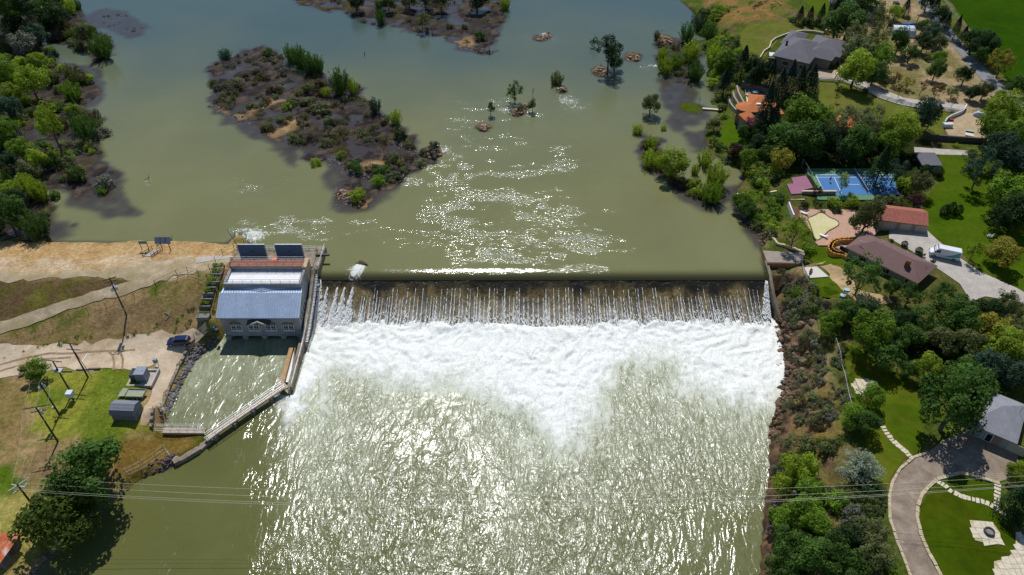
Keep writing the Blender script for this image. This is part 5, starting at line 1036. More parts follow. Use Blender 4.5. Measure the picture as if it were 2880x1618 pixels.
MB().box(c[0]+1.5,c[0]+2.8,c[1]-.2,c[1]+.6,14.3,14.9).build('skylight', m_white, tw_)
ov2, ro, hx, hy = house('villa_wing', 'lower orange tiled wing of the villa above the pink blossom tree', 'villa', [(2102,346),(2132,336),(2130,312)], 10.4, 2.8, m_or, m_tanw, 'mono', 1.0, .4)
ov3, ro, hx, hy = house('villa_annex', 'small orange roofed annex between the spruce and the bright green tree', 'villa', [(2192,322),(2206,320),(2205,292)], 10.8, 2.8, m_or, m_tanw, 'mono', .8, .4)
ph2, ro, hx, hy = house('playhouse', 'orange roofed building glimpsed behind the pale willow', 'outbuilding', [(2358,356),(2430,362),(2428,330)], 12.2, 2.6, m_or, m_tanw, 'hip', 1.2, .4)
m_ter = mat('terrace_wall', (.40,.34,.27), .9, .2, 1.5, .4); m_shade = mat('terrace_face', (.14,.12,.12), .9, .15, 1.5, .3)
for k, (pts, z, lab) in enumerate((([(2072,244),(2076,262),(2085,280),(2092,292)], 10.6, 'innermost curved terrace wall below the villa patio'), ([(2061,262),(2064,275),(2072,288),(2080,300),(2092,303)], 9.8, 'middle curved terrace wall below the villa patio'), ([(2049,275),(2052,290),(2060,302),(2070,312)], 9.0, 'outermost curved terrace wall nearest the water'))):
    lowwall('terrace_wall', lab, pts, .45, .5, m_ter, 'terrace wall', base=2.6, wz=z, group='curved terrace walls below the villa')
lowwall('terrace_wall', 'dark garden wall with pale coping behind the villa patio', [(2087,233),(2110,240),(2135,247),(2162,256)], .5, .6, m_shade, 'wall', base=2.0, wz=12.2)
sheet('patio', None, m_stone, 'pale stone patio of the villa', wpts=[P(*p, 10.7)[:2] for p in [(2094,252),(2110,254),(2146,264),(2150,272),(2112,285),(2106,294),(2100,290),(2098,270)]], lift=0, z=10.75)
um = thing('garden_umbrella', 'closed dark blue parasol on the villa patio', 'parasol', P(2099,266,10.8)); MB().tube((0,0,0),(0,0,3.4),.06).build('pole', m_steel, um, local=True); MB().tube((0,0,.9),(0,0,3.3),.42,.08,8).build('canopy', mat('blue_canvas', (.03,.06,.10), .9, .1, 2, 0), um, local=True)
tb = thing('patio_table', 'round pale table ringed by dark chairs on the villa patio', 'table', P(2124,264,10.8)); MB().tube((0,0,.7),(0,0,.78),1.0,1.0,14).build('tabletop', mat('pale_glass', (.5,.6,.6), .3, .05, 2, 0), tb, local=True); MB().tube((0,0,0),(0,0,.7),.1).build('leg', m_steel, tb, local=True)
for k in range(5):
    a = k*2*math.pi/5; p = P(2124,264,10.8); ch = thing('patio_chair', 'dark metal chair drawn up to the round villa table', 'chair', (p[0]+1.5*math.cos(a), p[1]+1.5*math.sin(a), 10.8), 'chairs round the villa table')
    ch.rotation_euler = (0, 0, a); MB().box(-.25,.25,-.25,.25,.4,.48).build('seat', m_dkmetal, ch, local=True); MB().box(.2,.26,-.25,.25,.48,1.0).build('backrest', m_dkmetal, ch, local=True)
    for lx, ly in ((-.22,-.22),(.22,-.22),(.22,.22),(-.22,.22)): MB().box(lx-.02,lx+.02,ly-.02,ly+.02,0,.4).build('leg', m_dkmetal, ch, local=True)
dock = thing('dock', 'narrow pale plank dock from the shore to the flooded lawn patch', 'dock', P(2005,308,7.3)); A1 = P(1976,305,7.35); B1 = P(2042,310,7.5); MB().bar(A1, B1, .9, .15).build('deck', m_stone, dock)
dp = MB()
for u in (.1, .4, .7): q = A1+(B1-A1)*u; dp.tube((q[0],q[1]-.4,6.2),(q[0],q[1]-.4,7.4),.08)
build_each(dp, 'post', m_wood, dock)
stp = thing('spiral_steps', 'fan of white steps curving down beside the terraces', 'steps', P(2088,312,9.5)); sx = MB()
for k in range(12):
    p = P(2096-k*1.9, 296+k*2.4, 10.8-k*.17); sx.obox(tuple(p), (2.0, .32, .16), .5)
build_each(sx, 'tread', m_white, stp)
# tennis court, retaining walls
ZT = 10.9
def flat(name, label, pts, z, material, cat=None, kind='structure', base=None):
    c = [P(p[0], p[1], z) for p in pts]; mb = MB(); mb.prism([tuple(p[:2]) for p in c], z-(base or .5), z); o = mb.build(name, material)
    tag(o, label, cat or name.replace('_', ' ')); 
    if kind: o['kind'] = kind
    return o
flat('tennis_court', 'green tennis court surround with blue playing surface', [(2266,474),(2520,474),(2520,562),(2300,562)], ZT, mat('court_green', tuple(lin(88,130,92)), .8, .06, .5, .1), base=2)
flat('tennis_court', 'blue tennis court playing surface', [(2294,492),(2505,492),(2530,548),(2322,548)], ZT+.03, mat('court_blue', tuple(lin(56,112,168)), .7, .05, .5, .05), base=.02)
ln = MB()
for a, b_ in (((2294,492),(2505,492)),((2297,499),(2507,499)),((2294,492),(2322,548)),((2346,499),(2368,546)),((2385,519),(2455,520)),((2460,499),(2482,546))):
    A1 = P(*a, ZT+.06); B1 = P(*b_, ZT+.06); ln.bar(A1, B1, .14, .02)
tag(ln.build('court_lines', m_white), 'white painted lines on the blue tennis court', 'court lines', kind='structure')
nt = thing('tennis_net', 'tennis net across the middle of the blue court', 'net', P(2420,515,ZT)); A1 = P(2400,482,ZT); B1 = P(2440,545,ZT)
for q in (A1, B1): MB().tube(q, q+[0,0,1.15], .06).build('post', m_steel, nt)
MB().bar(A1+[0,0,.5], B1+[0,0,.5], .02, .9).build('netting', mat('net_grey', (.12,.14,.18), .9, 0, 2, 0), nt); MB().bar(A1+[0,0,1.02], B1+[0,0,1.02], .05, .1).build('tape', m_white, nt)
flat('mauve_terrace', 'mauve painted flat roof terrace beside the tennis court', [(2226,500),(2267,494),(2287,528),(2256,535),(2256,544),(2226,546),(2213,518),(2232,516)], 11.4, mat('mauve_paint', tuple(lin(150,98,120)), .8, .08, .6, .1), 'terrace', 'structure', base=3.2)
for a, b_, z0, z1, lab in (((2256,537),(2352,538),8.6,11.9,'beige retaining wall with white coping below the tennis court'),((2224,560),(2262,562),8.2,10.6,'short beige wall below the mauve terrace')):
    A1 = P(*a, z1); B1 = P(*b_, z1); t = thing('court_wall', lab, 'wall', (A1+B1)/2); MB().box(A1[0], B1[0], A1[1]-.3, A1[1], z0, z1-.02).build('wall', m_tanw, t); MB().box(A1[0]-.1, B1[0]+.1, A1[1]-.4, A1[1]+.1, z1-.02, z1+.12).build('coping', m_stone, t)
cf = fence('court_fence', 'pale chain fence at the left end of the tennis court', None, 2.5, m_steel, w3=[P(2254,470,ZT), P(2268,494,ZT), P(2290,534,ZT)], post=2.5, rails=(.05,.98))
# tennis player
def person(label, loc, rot, shirt, pose):
    J = pose; vs = [j[0] for j in J]; me = bpy.data.meshes.new('person'); me.from_pydata(vs, [(j[1], i) for i, j in enumerate(J) if j[1] >= 0], [])
    o = bpy.data.objects.new('person', me); col.objects.link(o); o.location = tuple(loc); o.rotation_euler = (0, 0, rot)
    s_ = o.modifiers.new('Skin', 'SKIN'); me.skin_vertices[0].data[0].use_root = True
    for i, j in enumerate(J): me.skin_vertices[0].data[i].radius = (j[2], j[2])
    o.modifiers.new('Sub', 'SUBSURF').levels = 1; me.materials.append(mat('skin_tone', (.42,.24,.16), .7, .05, 3, 0))
    tag(o, label, 'person')
    for nm, z0, z1, r0, r1, mm in shirt:
        MB().tube((0,0,z0),(0,0,z1),r0,r1,10).build(nm, mm, o, local=True)
    return o
pl = person('tennis player in a red shirt mid stride on the blue court', P(2333,512,ZT+.05), .4,
    [('shirt',.98,1.45,.19,.20, mat('red_cloth', (.35,.03,.03), .9, .1, 3, 0)),('shorts',.72,1.0,.20,.18, mat('navy_cloth', (.01,.012,.03), .9, .1, 3, 0))],
    [((0,0,.95),-1,.13),((0,0,1.2),0,.14),((0,0,1.42),1,.13),((0,0,1.52),2,.055),((0,0,1.68),3,.10),((0,.0,1.76),4,.07),((.2,.02,1.40),2,.055),((.42,.1,1.25),6,.04),((.6,.25,1.4),7,.033),((-.2,0,1.40),2,.055),((-.36,-.1,1.15),9,.04),((-.3,-.2,.95),10,.033),((.12,.05,.88),0,.09),((.22,.2,.5),12,.065),((.24,.1,.08),13,.045),((-.12,-.05,.88),0,.09),((-.2,-.2,.5),15,.065),((-.24,-.42,.1),16,.045),((.26,.24,.04),14,.035),((-.24,-.28,.04),17,.035)])
# pool terrace
m_pave = mat('pink_paving', tuple(lin(186,148,126)), .9, .12, .8, .2)
ZP = 10.1
flat('pool_terrace', 'pink paved terrace around the drained kidney pool', [(2226,586),(2250,584),(2300,590),(2345,588),(2400,590),(2440,600),(2478,612),(2476,645),(2452,668),(2430,690),(2380,715),(2355,700),(2330,690),(2300,690),(2290,660),(2262,625)], ZP, m_pave, 'terrace', base=2.5)
def smooth(pts, it=2):
    for _ in range(it):
        o_ = []
        for i in range(len(pts)):
            a = np.array(pts[i]); b_ = np.array(pts[(i+1) % len(pts)]); o_ += [tuple(a*.75+b_*.25), tuple(a*.25+b_*.75)]
        pts = o_
    return pts
pool_px = smooth([(2268,614),(2292,606),(2302,598),(2318,599),(2332,612),(2352,618),(2362,630),(2350,640),(2332,648),(2318,662),(2300,678),(2290,670),(2284,650),(2278,630)])
pc = [P(p[0], p[1], ZP+.02)[:2] for p in pool_px]
po = thing('drained_pool', 'drained kidney shaped swimming pool with a cream coloured floor', 'swimming pool', (*np.mean(pc, 0), ZP)); MB().prism([tuple(p) for p in pc], ZP-.2, ZP+.02).build('floor', mat('cream_plaster', tuple(lin(206,196,150)), .8, .06, .4, .1, c2=tuple(lin(190,182,118))), po)
cop = MB()
for i in range(len(pc)):
    a, b_ = pc[i], pc[(i+1) % len(pc)]; cop.bar((a[0],a[1],ZP+.06),(b_[0],b_[1],ZP+.06),.22,.12)
cop.build('coping', mat('brown_coping', (.13,.09,.06), .9, .2, 2, .2), po)
ib = [(2222,584),(2248,584),(2250,600),(2246,615),(2232,618)]; flat('planting_bed', 'red brown bark bed behind the white fence by the pool', ib, ZP+.15, mat('bark', (.14,.06,.035), .95, .3, 2, .5), 'bed', base=1.5)
lowwall('pool_wall', 'white wall at the river side of the pool terrace', [(2216,580),(2222,597),(2230,616)], .3, 1.3, m_white, wz=ZP-.3)
# curved orange planter wall
m_ow = mat('ochre_stucco', tuple(lin(198,138,62)), .85, .08, .8, .15)
arc = smooth([(2440,655),(2410,668),(2375,668),(2345,672),(2332,685),(2330,700),(2345,712),(2372,716),(2380,722)], 1)[:-2]
oc = thing('curved_planter', 'tall curved ochre stucco planter wall beside the brown roofed house', 'planter wall', P(2350,690,11.2)); cw = MB(); cw2 = MB(); prv = None
pw = [P(p[0], p[1], 11.3) for p in arc[1:]]
for a, b_ in zip(pw[:-1], pw[1:]):
    d = (b_-a)[:2]; L_ = np.hypot(*d); ang = math.atan2(d[1], d[0]); mid = (a+b_)/2
    cw.obox((mid[0], mid[1], 9.6), (L_+.25, .3, 3.4), ang)
cw.build('wall', m_ow, oc)
cen = np.mean([p[:2] for p in pw], 0)+np.array([1.0, .6]); iw = [np.array([*(cen+(p[:2]-cen)*.72), 11.3]) for p in pw]
for a, b_ in zip(iw[:-1], iw[1:]):
    d = (b_-a)[:2]; cw2.obox(((a[0]+b_[0])/2, (a[1]+b_[1])/2, 10.4), (np.hypot(*d)+.2, .25, 1.7), math.atan2(d[1], d[0]))
cw2.build('inner_wall', m_ow, oc)
sl = MB()
for a, b_, c_, d_ in zip(pw[:-1], pw[1:], iw[1:], iw[:-1]): sl.add([(a[0],a[1],11.0),(b_[0],b_[1],11.0),(c_[0],c_[1],11.0),(d_[0],d_[1],11.0)], [(0,1,2,3),(3,2,1,0)])
sl.build('soil_and_flowers', mat('flower_bed', (.05,.09,.02), .9, .3, 2, .5, c2=(.30,.03,.02), thr=(.52,.6)), oc)
sts = thing('garden_steps', 'broad pink stone steps left of the ochre planter wall', 'steps', P(2322,692,9.6)); sb = MB()
for k in range(6):
    p = P(2320+k*.8, 683+k*4.6, 10.0-k*.28); sb.box(p[0]-2.2, p[0]+2.4, p[1]-.35, p[1]+.5, p[2]-.7, p[2])
build_each(sb, 'tread', m_pave, sts)
for px, py, lab, cc_ in ((2316,666,'white sun lounger on the pink terrace near the steps',None),(2262,602,'white lounger in the shade by the bark bed',None)):
    t = local('sun_lounger', lab, 'lounger', px, py, -.7, 'loungers on the pool terrace', z=ZP+.05); MB().box(-.95,.3,-.33,.33,.28,.36).build('seat', m_white, t, local=True); MB().add([(.3,-.33,.34),(.3,.33,.34),(.9,.33,.75),(.9,-.33,.75),(.3,-.33,.28),(.3,.33,.28),(.92,.33,.68),(.92,-.33,.68)], [(0,3,2,1),(4,5,6,7),(2,3,7,6)]).build('backrest', m_white, t, local=True)
    for lx, ly in ((-.85,-.28),(-.85,.28),(.3,-.28),(.3,.28)): MB().box(lx-.03,lx+.03,ly-.03,ly+.03,0,.28).build('leg', m_white, t, local=True)
# abutment
ab = thing('dam_abutment', 'flat topped concrete abutment block at the right end of the dam', 'abutment', P(2200,725,8.4)); A1 = P(2145,706,8.5); B1 = P(2158,740,8.5); C1 = P(2258,742,8.5); D1 = P(2264,712,8.5)
MB().prism([(A1[0],A1[1]),(B1[0],B1[1]),(C1[0],C1[1]),(D1[0],D1[1])], 2.5, 8.5).build('block', mat('rusty_concrete', tuple(lin(158,130,100)), .9, .3, .8, .4, c2=tuple(lin(170,108,48)), thr=(.42,.58)), ab)
MB().prism([(A1[0]+.0,A1[1]),(B1[0],B1[1]+.15),(C1[0],C1[1]+.15),(D1[0],D1[1])], 8.5, 8.62).build('top_slab', mat('grey_slab', tuple(lin(150,138,126)), .9, .15, .7, .3), ab)
wg = MB(); wp = [(B1[0]-.3,B1[1]+1,8.4),(60.3,134.5,7.4),(60.4,130,5.2),(61.2,127,2.8),(62.5,124.2,.9),(64.0,122.6,.2)]
for a, b_ in zip(wp[:-1], wp[1:]):
    wg.add([(a[0],a[1],-2),(a[0]+.7,a[1],-2),(b_[0]+.7,b_[1],-2),(b_[0],b_[1],-2),(a[0],a[1],a[2]),(a[0]+.7,a[1],a[2]),(b_[0]+.7,b_[1],b_[2]),(b_[0],b_[1],b_[2])], [(0,1,2,3),(7,6,5,4),(0,4,5,1)[::-1],(3,2,6,7)[::-1],(0,3,7,4),(2,1,5,6)])
wg.build('wing_wall', m_concd, ab)
# concrete pad, bench
flat('concrete_pad', 'white four sided concrete pad on the bluff below the abutment', [(2262,752),(2298,750),(2331,778),(2276,782)], 9.55, mat('pale_concrete', tuple(lin(206,200,188)), .9, .06, 1, .1), base=.8)
bn = local('bench', 'dark red bench in the tree shade on the white concrete pad', 'bench', 2280, 766, 1.0, z=9.56); MB().box(-.8,.8,-.22,.22,.42,.48).build('seat', mat('red_wood', (.16,.05,.04), .8, .2, 2, .1), bn, local=True); MB().box(-.8,.8,.2,.26,.48,.95).build('backrest', bpy.data.materials['red_wood'], bn, local=True)
for x in (-.7, .7): MB().box(x-.04,x+.04,-.2,.2,0,.42).build('leg', m_dkmetal, bn, local=True)
sc = local('bear_sculpture', 'dark carved wooden figure standing on the small green lawn', 'sculpture', 2297, 832); MB().tube((0,0,-.1),(0,0,.8),.3,.26,8).tube((0,0,.8),(0,0,1.5),.26,.16,8).blob((0,0,1.65),(.2,.2,.22),2).build('figure', m_pole, sc, local=True); MB().tube((.25,0,1.2),(.45,.1,.9),.08,.06).tube((-.25,0,1.2),(-.4,.15,1.5),.08,.06).build('arm', m_pole, sc, local=True)
for px, py, lab in ((2381,818,'pale blue round tub on the lawn edge, upper one'),(2370,834,'pale blue round tub on the lawn edge, lower one')): g_ = G(px, py); tag(MB().tube(g_, g_+[0,0,.35], .55, .6, 12).tube(g_+[0,0,.35], g_+[0,0,.4], .66, .62, 12).build('tub', mat('pale_blue_plastic', (.35,.5,.55), .5, .05, 2, 0)), lab, 'tub', 'tubs on the small lawn')
g_ = G(2781,668); tag(MB().blob((g_[0],g_[1],g_[2]+.4),(.8,.4,.5),4).tube(g_+[.6,0,.5], g_+[1.0,0,1.1], .12, .08).build('garden_statue', m_white), 'small white garden statue on the bright lawn', 'statue')
# patios and stepping stones at lower right
def irregular(pts, z0): return [P(p[0], p[1], z0) for p in pts]
def paving(name, label, pts, z, n, seed, cat='patio'):
    """flagstones laid inside an outline: one object"""
    c = [P(p[0], p[1], z)[:2] for p in pts]; rd = random.Random(seed); xs_ = [p[0] for p in c]; ys_ = [p[1] for p in c]; mb = MB(); s_ = n
    nx_ = int((max(xs_)-min(xs_))/s_)+1; ny_ = int((max(ys_)-min(ys_))/s_)+1
    jx = [[(min(xs_)+i*s_+rd.uniform(-.25,.25)*s_, min(ys_)+j*s_+rd.uniform(-.25,.25)*s_) for i in range(nx_+2)] for j in range(ny_+2)]
    for j in range(ny_+1):
        for i in range(nx_+1):
            q = [jx[j][i], jx[j][i+1], jx[j+1][i+1], jx[j+1][i]]; m_ = np.mean(q, 0)
            if float(sdist([tuple(p) for p in c], m_[0], m_[1])) < 0: continue
            q = [tuple(m_+(np.array(p)-m_)*.965) for p in q]; zz = float(Hs(m_[0], m_[1]))+.24+rd.uniform(0, .02); mb.prism(q, zz-.3, zz)
    t = thing(name, label, cat, (*np.mean(c, 0), z)); mb.build('flagstones', m_stone, t)
    sheet('mortar_bed', None, m_kerb, None, wpts=[tuple(p) for p in c], lift=.16, parent=t)
    return t
paving('stone_patio', 'pale flagstone patio on the long lawn above the silver tree', [(2404,1066),(2418,1062),(2448,1066),(2472,1084),(2470,1098),(2446,1104),(2414,1102),(2404,1090)], 9.4, .95, 3)
paving('fire_pit_patio', 'square flagstone patio around the fire pit on the oval lawn', [(2726,1464),(2770,1468),(2790,1470),(2812,1500),(2815,1534),(2780,1530),(2742,1520)], 9.8, 1.05, 4)
paving('corner_patio', 'flagstone terrace in the bottom right corner of the photo', [(2855,1505),(2960,1510),(2960,1700),(2800,1700),(2795,1580),(2830,1572),(2855,1548)], 9.7, 1.1, 5)
fp_ = local('fire_pit', 'round dark metal fire pit in the middle of the square patio', 'fire pit', 2779, 1500); fp_.location.z += .24
rg = MB(); n = 14
for k in range(n):
    a0, a1 = 2*math.pi*k/n, 2*math.pi*(k+1)/n; rg.prism([(.62*math.cos(a0),.62*math.sin(a0)),(.62*math.cos(a1),.62*math.sin(a1)),(.82*math.cos(a1),.82*math.sin(a1)),(.82*math.cos(a0),.82*math.sin(a0))], 0, .45)
rg.build('ring', mat('dark_iron', (.05,.05,.055), .6, .2, 2, .1), fp_, local=True); MB().tube((0,0,.0),(0,0,.25),.6,.6,14).build('ash_bed', mat('ash', (.22,.21,.2), .95, .2, 3, .2), fp_, local=True)
stones = []
for grp, line in (('stepping stones down the long lawn', [(2464,1188),(2475,1196),(2483,1203),(2488,1212),(2494,1221),(2502,1230),(2508,1238),(2516,1246),(2524,1253),(2532,1259),(2540,1266),(2548,1273),(2555,1281),(2563,1288)]), ('stepping stones beside the upper patio', [(2426,1112),(2428,1118),(2430,1124),(2432,1131)]),
    ('stepping stones across the oval lawn', [(2640,1358),(2650,1363),(2660,1370),(2672,1382),(2688,1390),(2700,1396),(2712,1400),(2724,1403),(2737,1406),(2749,1409),(2762,1412),(2776,1417),(2790,1424),(2802,1432),(2813,1440),(2824,1448)]), ('stepping stones up the right side of the oval lawn', [(2805,1366),(2805,1376),(2804,1386),(2803,1396),(2803,1406),(2802,1416),(2801,1426)])):
    for k, (px, py) in enumerate(line):
        g_ = G(px, py); rd = random.Random(px*7+py); n = 5; rr3 = .62*rd.uniform(.85, 1.12)
        q = line[min(k+1, len(line)-1)]; q0 = line[max(k-1, 0)]; a_ = G(*q)-G(*q0); ang = math.atan2(a_[1], a_[0])
        pts2 = [(g_[0]+math.cos(ang)*u*.62*rr3-math.sin(ang)*v*1.0*rr3+rd.uniform(-.06,.06), g_[1]+math.sin(ang)*u*.62*rr3+math.cos(ang)*v*1.0*rr3+rd.uniform(-.06,.06)) for u, v in ((-.7,-.8),(.7,-.75),(.8,.7),(-.65,.8))]
        z_ = g_[2]+.12; tag(MB().prism(pts2, z_-.2, z_+.04).build('stepping_stone', m_stone), 'flat pale stone, one of the '+grp, 'stepping stone', grp)
# play yard things
for px, py, lab, mm, sz in ((2664,442-4-0,'x',m_white,(1,1,1)),)[:0]: pass
t = local('storage_box', 'white storage box with lid in the sand yard', 'storage box', 2663, 358); MB().box(-1.3,1.3,-.6,.6,0,1.1).build('box', m_white, t, local=True); MB().box(-1.36,1.36,-.66,.66,1.1,1.22).build('lid', mat('pale_lid', (.6,.62,.62), .5, .05, 2, 0), t, local=True)
t = local('play_wagon', 'small red wagon by the curved white rail wall', 'wagon', 2674, 341); MB().box(-.6,.6,-.35,.35,.3,.6).build('tray', mat('red_plastic', (.35,.02,.015), .5, .1, 2, 0), t, local=True); wheel(t, -.4, .35, .15, .08); wheel(t, .4, -.35, .15, .08)
t = local('sun_bench', 'pale green slatted bench on the right of the sand yard', 'bench', 2726, 372, -.4); MB().box(-1.1,1.1,-.4,.4,.4,.5).build('seat', mat('mint_paint', (.35,.45,.36), .7, .1, 2, 0), t, local=True); MB().box(-1.0,-.9,-.35,.35,0,.4).box(.9,1.0,-.35,.35,0,.4).build('leg', m_white, t, local=True)
t = local('play_table', 'white slatted picnic table in the sand yard', 'picnic table', 2724, 385, -.5)
for k in range(4): MB().box(-1.1,1.1,-.6+k*.32,-.34+k*.32,.7,.76).build('slat', m_white, t, local=True)
MB().box(-.8,-.7,-.5,.5,0,.7).box(.7,.8,-.5,.5,0,.7).build('leg', m_white, t, local=True)
t = local('tarp_pile', 'pile covered with a pale blue tarpaulin under the lime tree', 'tarpaulin', 2752, 327); MB().blob((0,0,.5),(1.6,1.2,1.0),3).build('tarpaulin', mat('blue_tarp', (.40,.52,.68), .6, .2, 1.5, .3), t, local=True)
t = local('blue_trailer', 'blue tarpaulin covered trailer on the gravel left of the road', 'trailer', 2558, 78, -.1); MB().blob((0,0,1.0),(2.6,1.1,.8),5).build('cover', mat('blue_cover', (.01,.06,.28), .6, .1, 2, .1), t, local=True); wheel(t, .4, .9, .35, .2); wheel(t, .4, -.9, .35, .2)
for px, py, lab in ((2296,186,'blue covered stack beside the large grey house, left one'),(2316,184,'blue covered stack beside the large grey house, right one')): t = local('covered_stack', lab, 'covered stack', px, py, .1, 'covered stacks beside the large house'); MB().box(-1.0,1.0,-.7,.7,0,1.1).build('stack', m_dkmetal, t, local=True); MB().blob((0,0,1.15),(1.2,.85,.25),8).build('cover', bpy.data.materials['blue_cover'], t, local=True)
sheet('paved_court', [(2302,198),(2362,200),(2366,222),(2305,220)], mat('paver', tuple(lin(176,154,132)), .9, .08, .6, .2, wave=2, wdir='X'), 'pale paved court below the large grey house', lift=.2)
# driftwood caught on the lip of the dam, posts and snags in the water
def snag(label, px, py, z, parts, cat='driftwood', name='driftwood', mm=None):
    c = P(px, py, z); mb = MB()
    for a, b_, r0, r1 in parts: mb.tube((c[0]+a[0],c[1]+a[1],c[2]+a[2]),(c[0]+b_[0],c[1]+b_[1],c[2]+b_[2]),r0,r1,6)
    return tag(mb.build(name, mm or m_wood), label, cat)
snag('tangle of dark logs caught just above the dam lip', 1018, 742, 7.0, [((-1.5,.3,0),(1.4,-.5,.3),.22,.15),((-.8,.8,.1),(.9,-.2,.5),.16,.1),((.2,.6,0),(1.6,-.9,.1),.14,.08),((-.3,.2,.2),(-.5,.5,1.0),.08,.04),((.3,0,.3),(.1,.3,1.1),.09,.05)])
snag('small dark snag poking up from the left channel', 415, 508, 6.8, [((-1,-.4,0),(.6,.5,.9),.1,.05),((.3,.3,.3),(.5,.6,1.6),.08,.04)], 'snag', 'snag')
snag('lone dark stump in the far channel', 1025, 158, 6.8, [((0,0,0),(.1,0,1.7),.14,.1),((0,0,.8),(.5,.1,1.3),.07,.04)], 'snag', 'snag')
snag('dark branch in the rapids at the top centre', 1541, 100, 6.8, [((0,0,0),(.2,0,1.3),.3,.2),((.2,.1,.6),(.9,.2,1.4),.12,.05),((-.8,0,.1),(.5,.1,.5),.14,.1)], 'snag', 'snag')
for px, py, h_, lab in ((905,320,3.2,'dark standing post in the middle of the bushy island'),(918,232,2.6,'thin post at the upper edge of the bushy island'),(1216,98,2.4,'thin post by the airy tree of the top island'),(1376,150,2.6,'thin post at the tip of the top island'),(1690,190,1.4,'short post beside the tall cottonwood')): snag(lab, px, py, 6.9, [((0,0,-.3),(0,0,h_),.13,.1)], 'post', 'post', m_pole)
for px, py, lab in ((2172,540,'white board on the slope at the pond edge, upper one'),(2082,545,'white plank lying at the pond edge'),): A1 = G(px-10, py+2); B1 = G(px+12, py-2); tag(MB().bar(A1+[0,0,.12], B1+[0,0,.12], .5, .1).build('plank', m_stone), lab, 'plank')
# riprap and boulders
def rocks(name, label, pts, n, r0, r1, material, spread=.6, seed=1, kind='stuff'):
    rd = random.Random(seed); c = [G(*p) for p in pts]; mb = MB()
    for k in range(n):
        u = rd.random()*(len(c)-1); i = int(u); p = c[i]+(c[i+1]-c[i])*(u-i); x = p[0]+rd.gauss(0, spread); y = p[1]+rd.gauss(0, spread); r = rd.uniform(r0, r1)
        mb.blob((x, y, float(Hs(x, y))+r*.25), (r, r*rd.uniform(.6, 1.1), r*rd.uniform(.5, .8)), rd.randint(0, 9999), 6, 4, .3)
    return tag(mb.build(name, material), label, 'rocks', kind=kind)
m_rip = mat('riprap_rock', tuple(lin(128,122,122)), .9, .3, 1.2, .5, c2=tuple(lin(80,74,72))); m_basalt = mat('basalt', tuple(lin(128,104,82)), .95, .35, .8, .6, c2=tuple(lin(84,68,56)))
rocks('riprap', 'grey riprap rocks along the tailrace bank', [(606,955),(590,968),(565,985),(548,1003),(532,1025),(517,1052),(502,1085),(487,1118),(474,1150),(462,1190)], 420, .15, .42, m_rip, .4, 2)
rocks('riprap', 'dark riprap rocks at the lower end of the river wall', [(500,1300),(480,1306),(455,1318),(430,1328)], 80, .2, .5, mat('riprap_dark', tuple(lin(96,84,80)), .9, .3, 1.2, .5), .7, 3)
rocks('bank_rocks', 'rough stones along the shore below the leafy trees', [(370,1362),(300,1420),(200,1505),(120,1590),(90,1625)], 150, .12, .32, m_rip, .5, 4)
rocks('cliff_rocks', 'brown basalt boulders along the right river edge', [(2185,905),(2196,930),(2205,970),(2213,1030),(2216,1075),(2200,1125),(2180,1180),(2172,1240)], 300, .2, .6, m_basalt, .7, 5)
rocks('cliff_rocks', 'brown rock outcrops on the right bluff', [(2200,880),(2215,930),(2228,1000),(2236,1060),(2222,1120)], 90, .3, 1.1, m_basalt, 1.8, 6)
for k, (px, py, r, hh) in enumerate(bumps):
    rocks('island_rocks', 'pale boulders heaped on the small river islets', [(px-8,py),(px+8,py+2)], 16, .25, .7, mat('islet_rock', tuple(lin(160,136,112)), .9, .3, 1.5, .5), r*.30, 20+k)
rocks('shore_rocks', 'dark stones at the pond edge below the abutment corner', [(2110,625),(2140,655),(2150,690)], 60, .2, .5, m_basalt, .6, 7)
for k, pts in enumerate(([(600,300),(640,320),(720,350)],[(1090,395),(1140,415),(1200,450)],[(945,540),(975,575)],[(900,445),(990,480),(1060,510)],[(1300,130),(1380,150)])): rocks('driftwood_debris', 'grey debris and stones on the flooded island shore', pts, 60, .12, .4, mat('debris', tuple(lin(130,116,110)), .9, .3, 2, .5), 1.0, 40+k)
# ================================================================ plants
LM = dict(
 green=leaf_mat('leaf_green', (0.062, 0.133, 0.015)), dark=leaf_mat('leaf_dark', (0.024, 0.058, 0.012)), lime=leaf_mat('leaf_lime', (0.235, 0.325, 0.013), trans=.45), bright=leaf_mat('leaf_bright', (0.138, 0.244, 0.009), trans=.42),
 yellow=leaf_mat('leaf_yellow', (.27,.25,.022), trans=.42), olive=leaf_mat('leaf_olive', (0.122, 0.143, 0.043)), pale=leaf_mat('leaf_pale', (0.164, 0.196, 0.078)), blue=leaf_mat('leaf_bluegreen', (0.041, 0.085, 0.048)),
 moss=leaf_mat('leaf_moss', (.085, .130, .012), trans=.42), silver=leaf_mat('leaf_silver', (0.276, 0.333, 0.241)), purple=leaf_mat('leaf_purple', (.065,.025,.028)), pink=leaf_mat('blossom_pink', (.32,.10,.15)), rust=leaf_mat('leaf_rust', (.17,.10,.025)),
 brown=leaf_mat('brush_brown', (0.142, 0.101, 0.047), c2=(.10,.095,.03)), grey=leaf_mat('brush_grey', (0.152, 0.140, 0.117), trans=.15, c2=(.17,.18,.12)), spruce=leaf_mat('needle_dark', (0.016, 0.039, 0.016), trans=.12), conif=leaf_mat('needle_blue', (0.029, 0.058, 0.036), trans=.12))
m_trunk = mat('bark_grey', (.12,.095,.07), .95, .3, 3, .5); m_dead = mat('dead_wood', (.20,.17,.14), .95, .3, 3, .4)
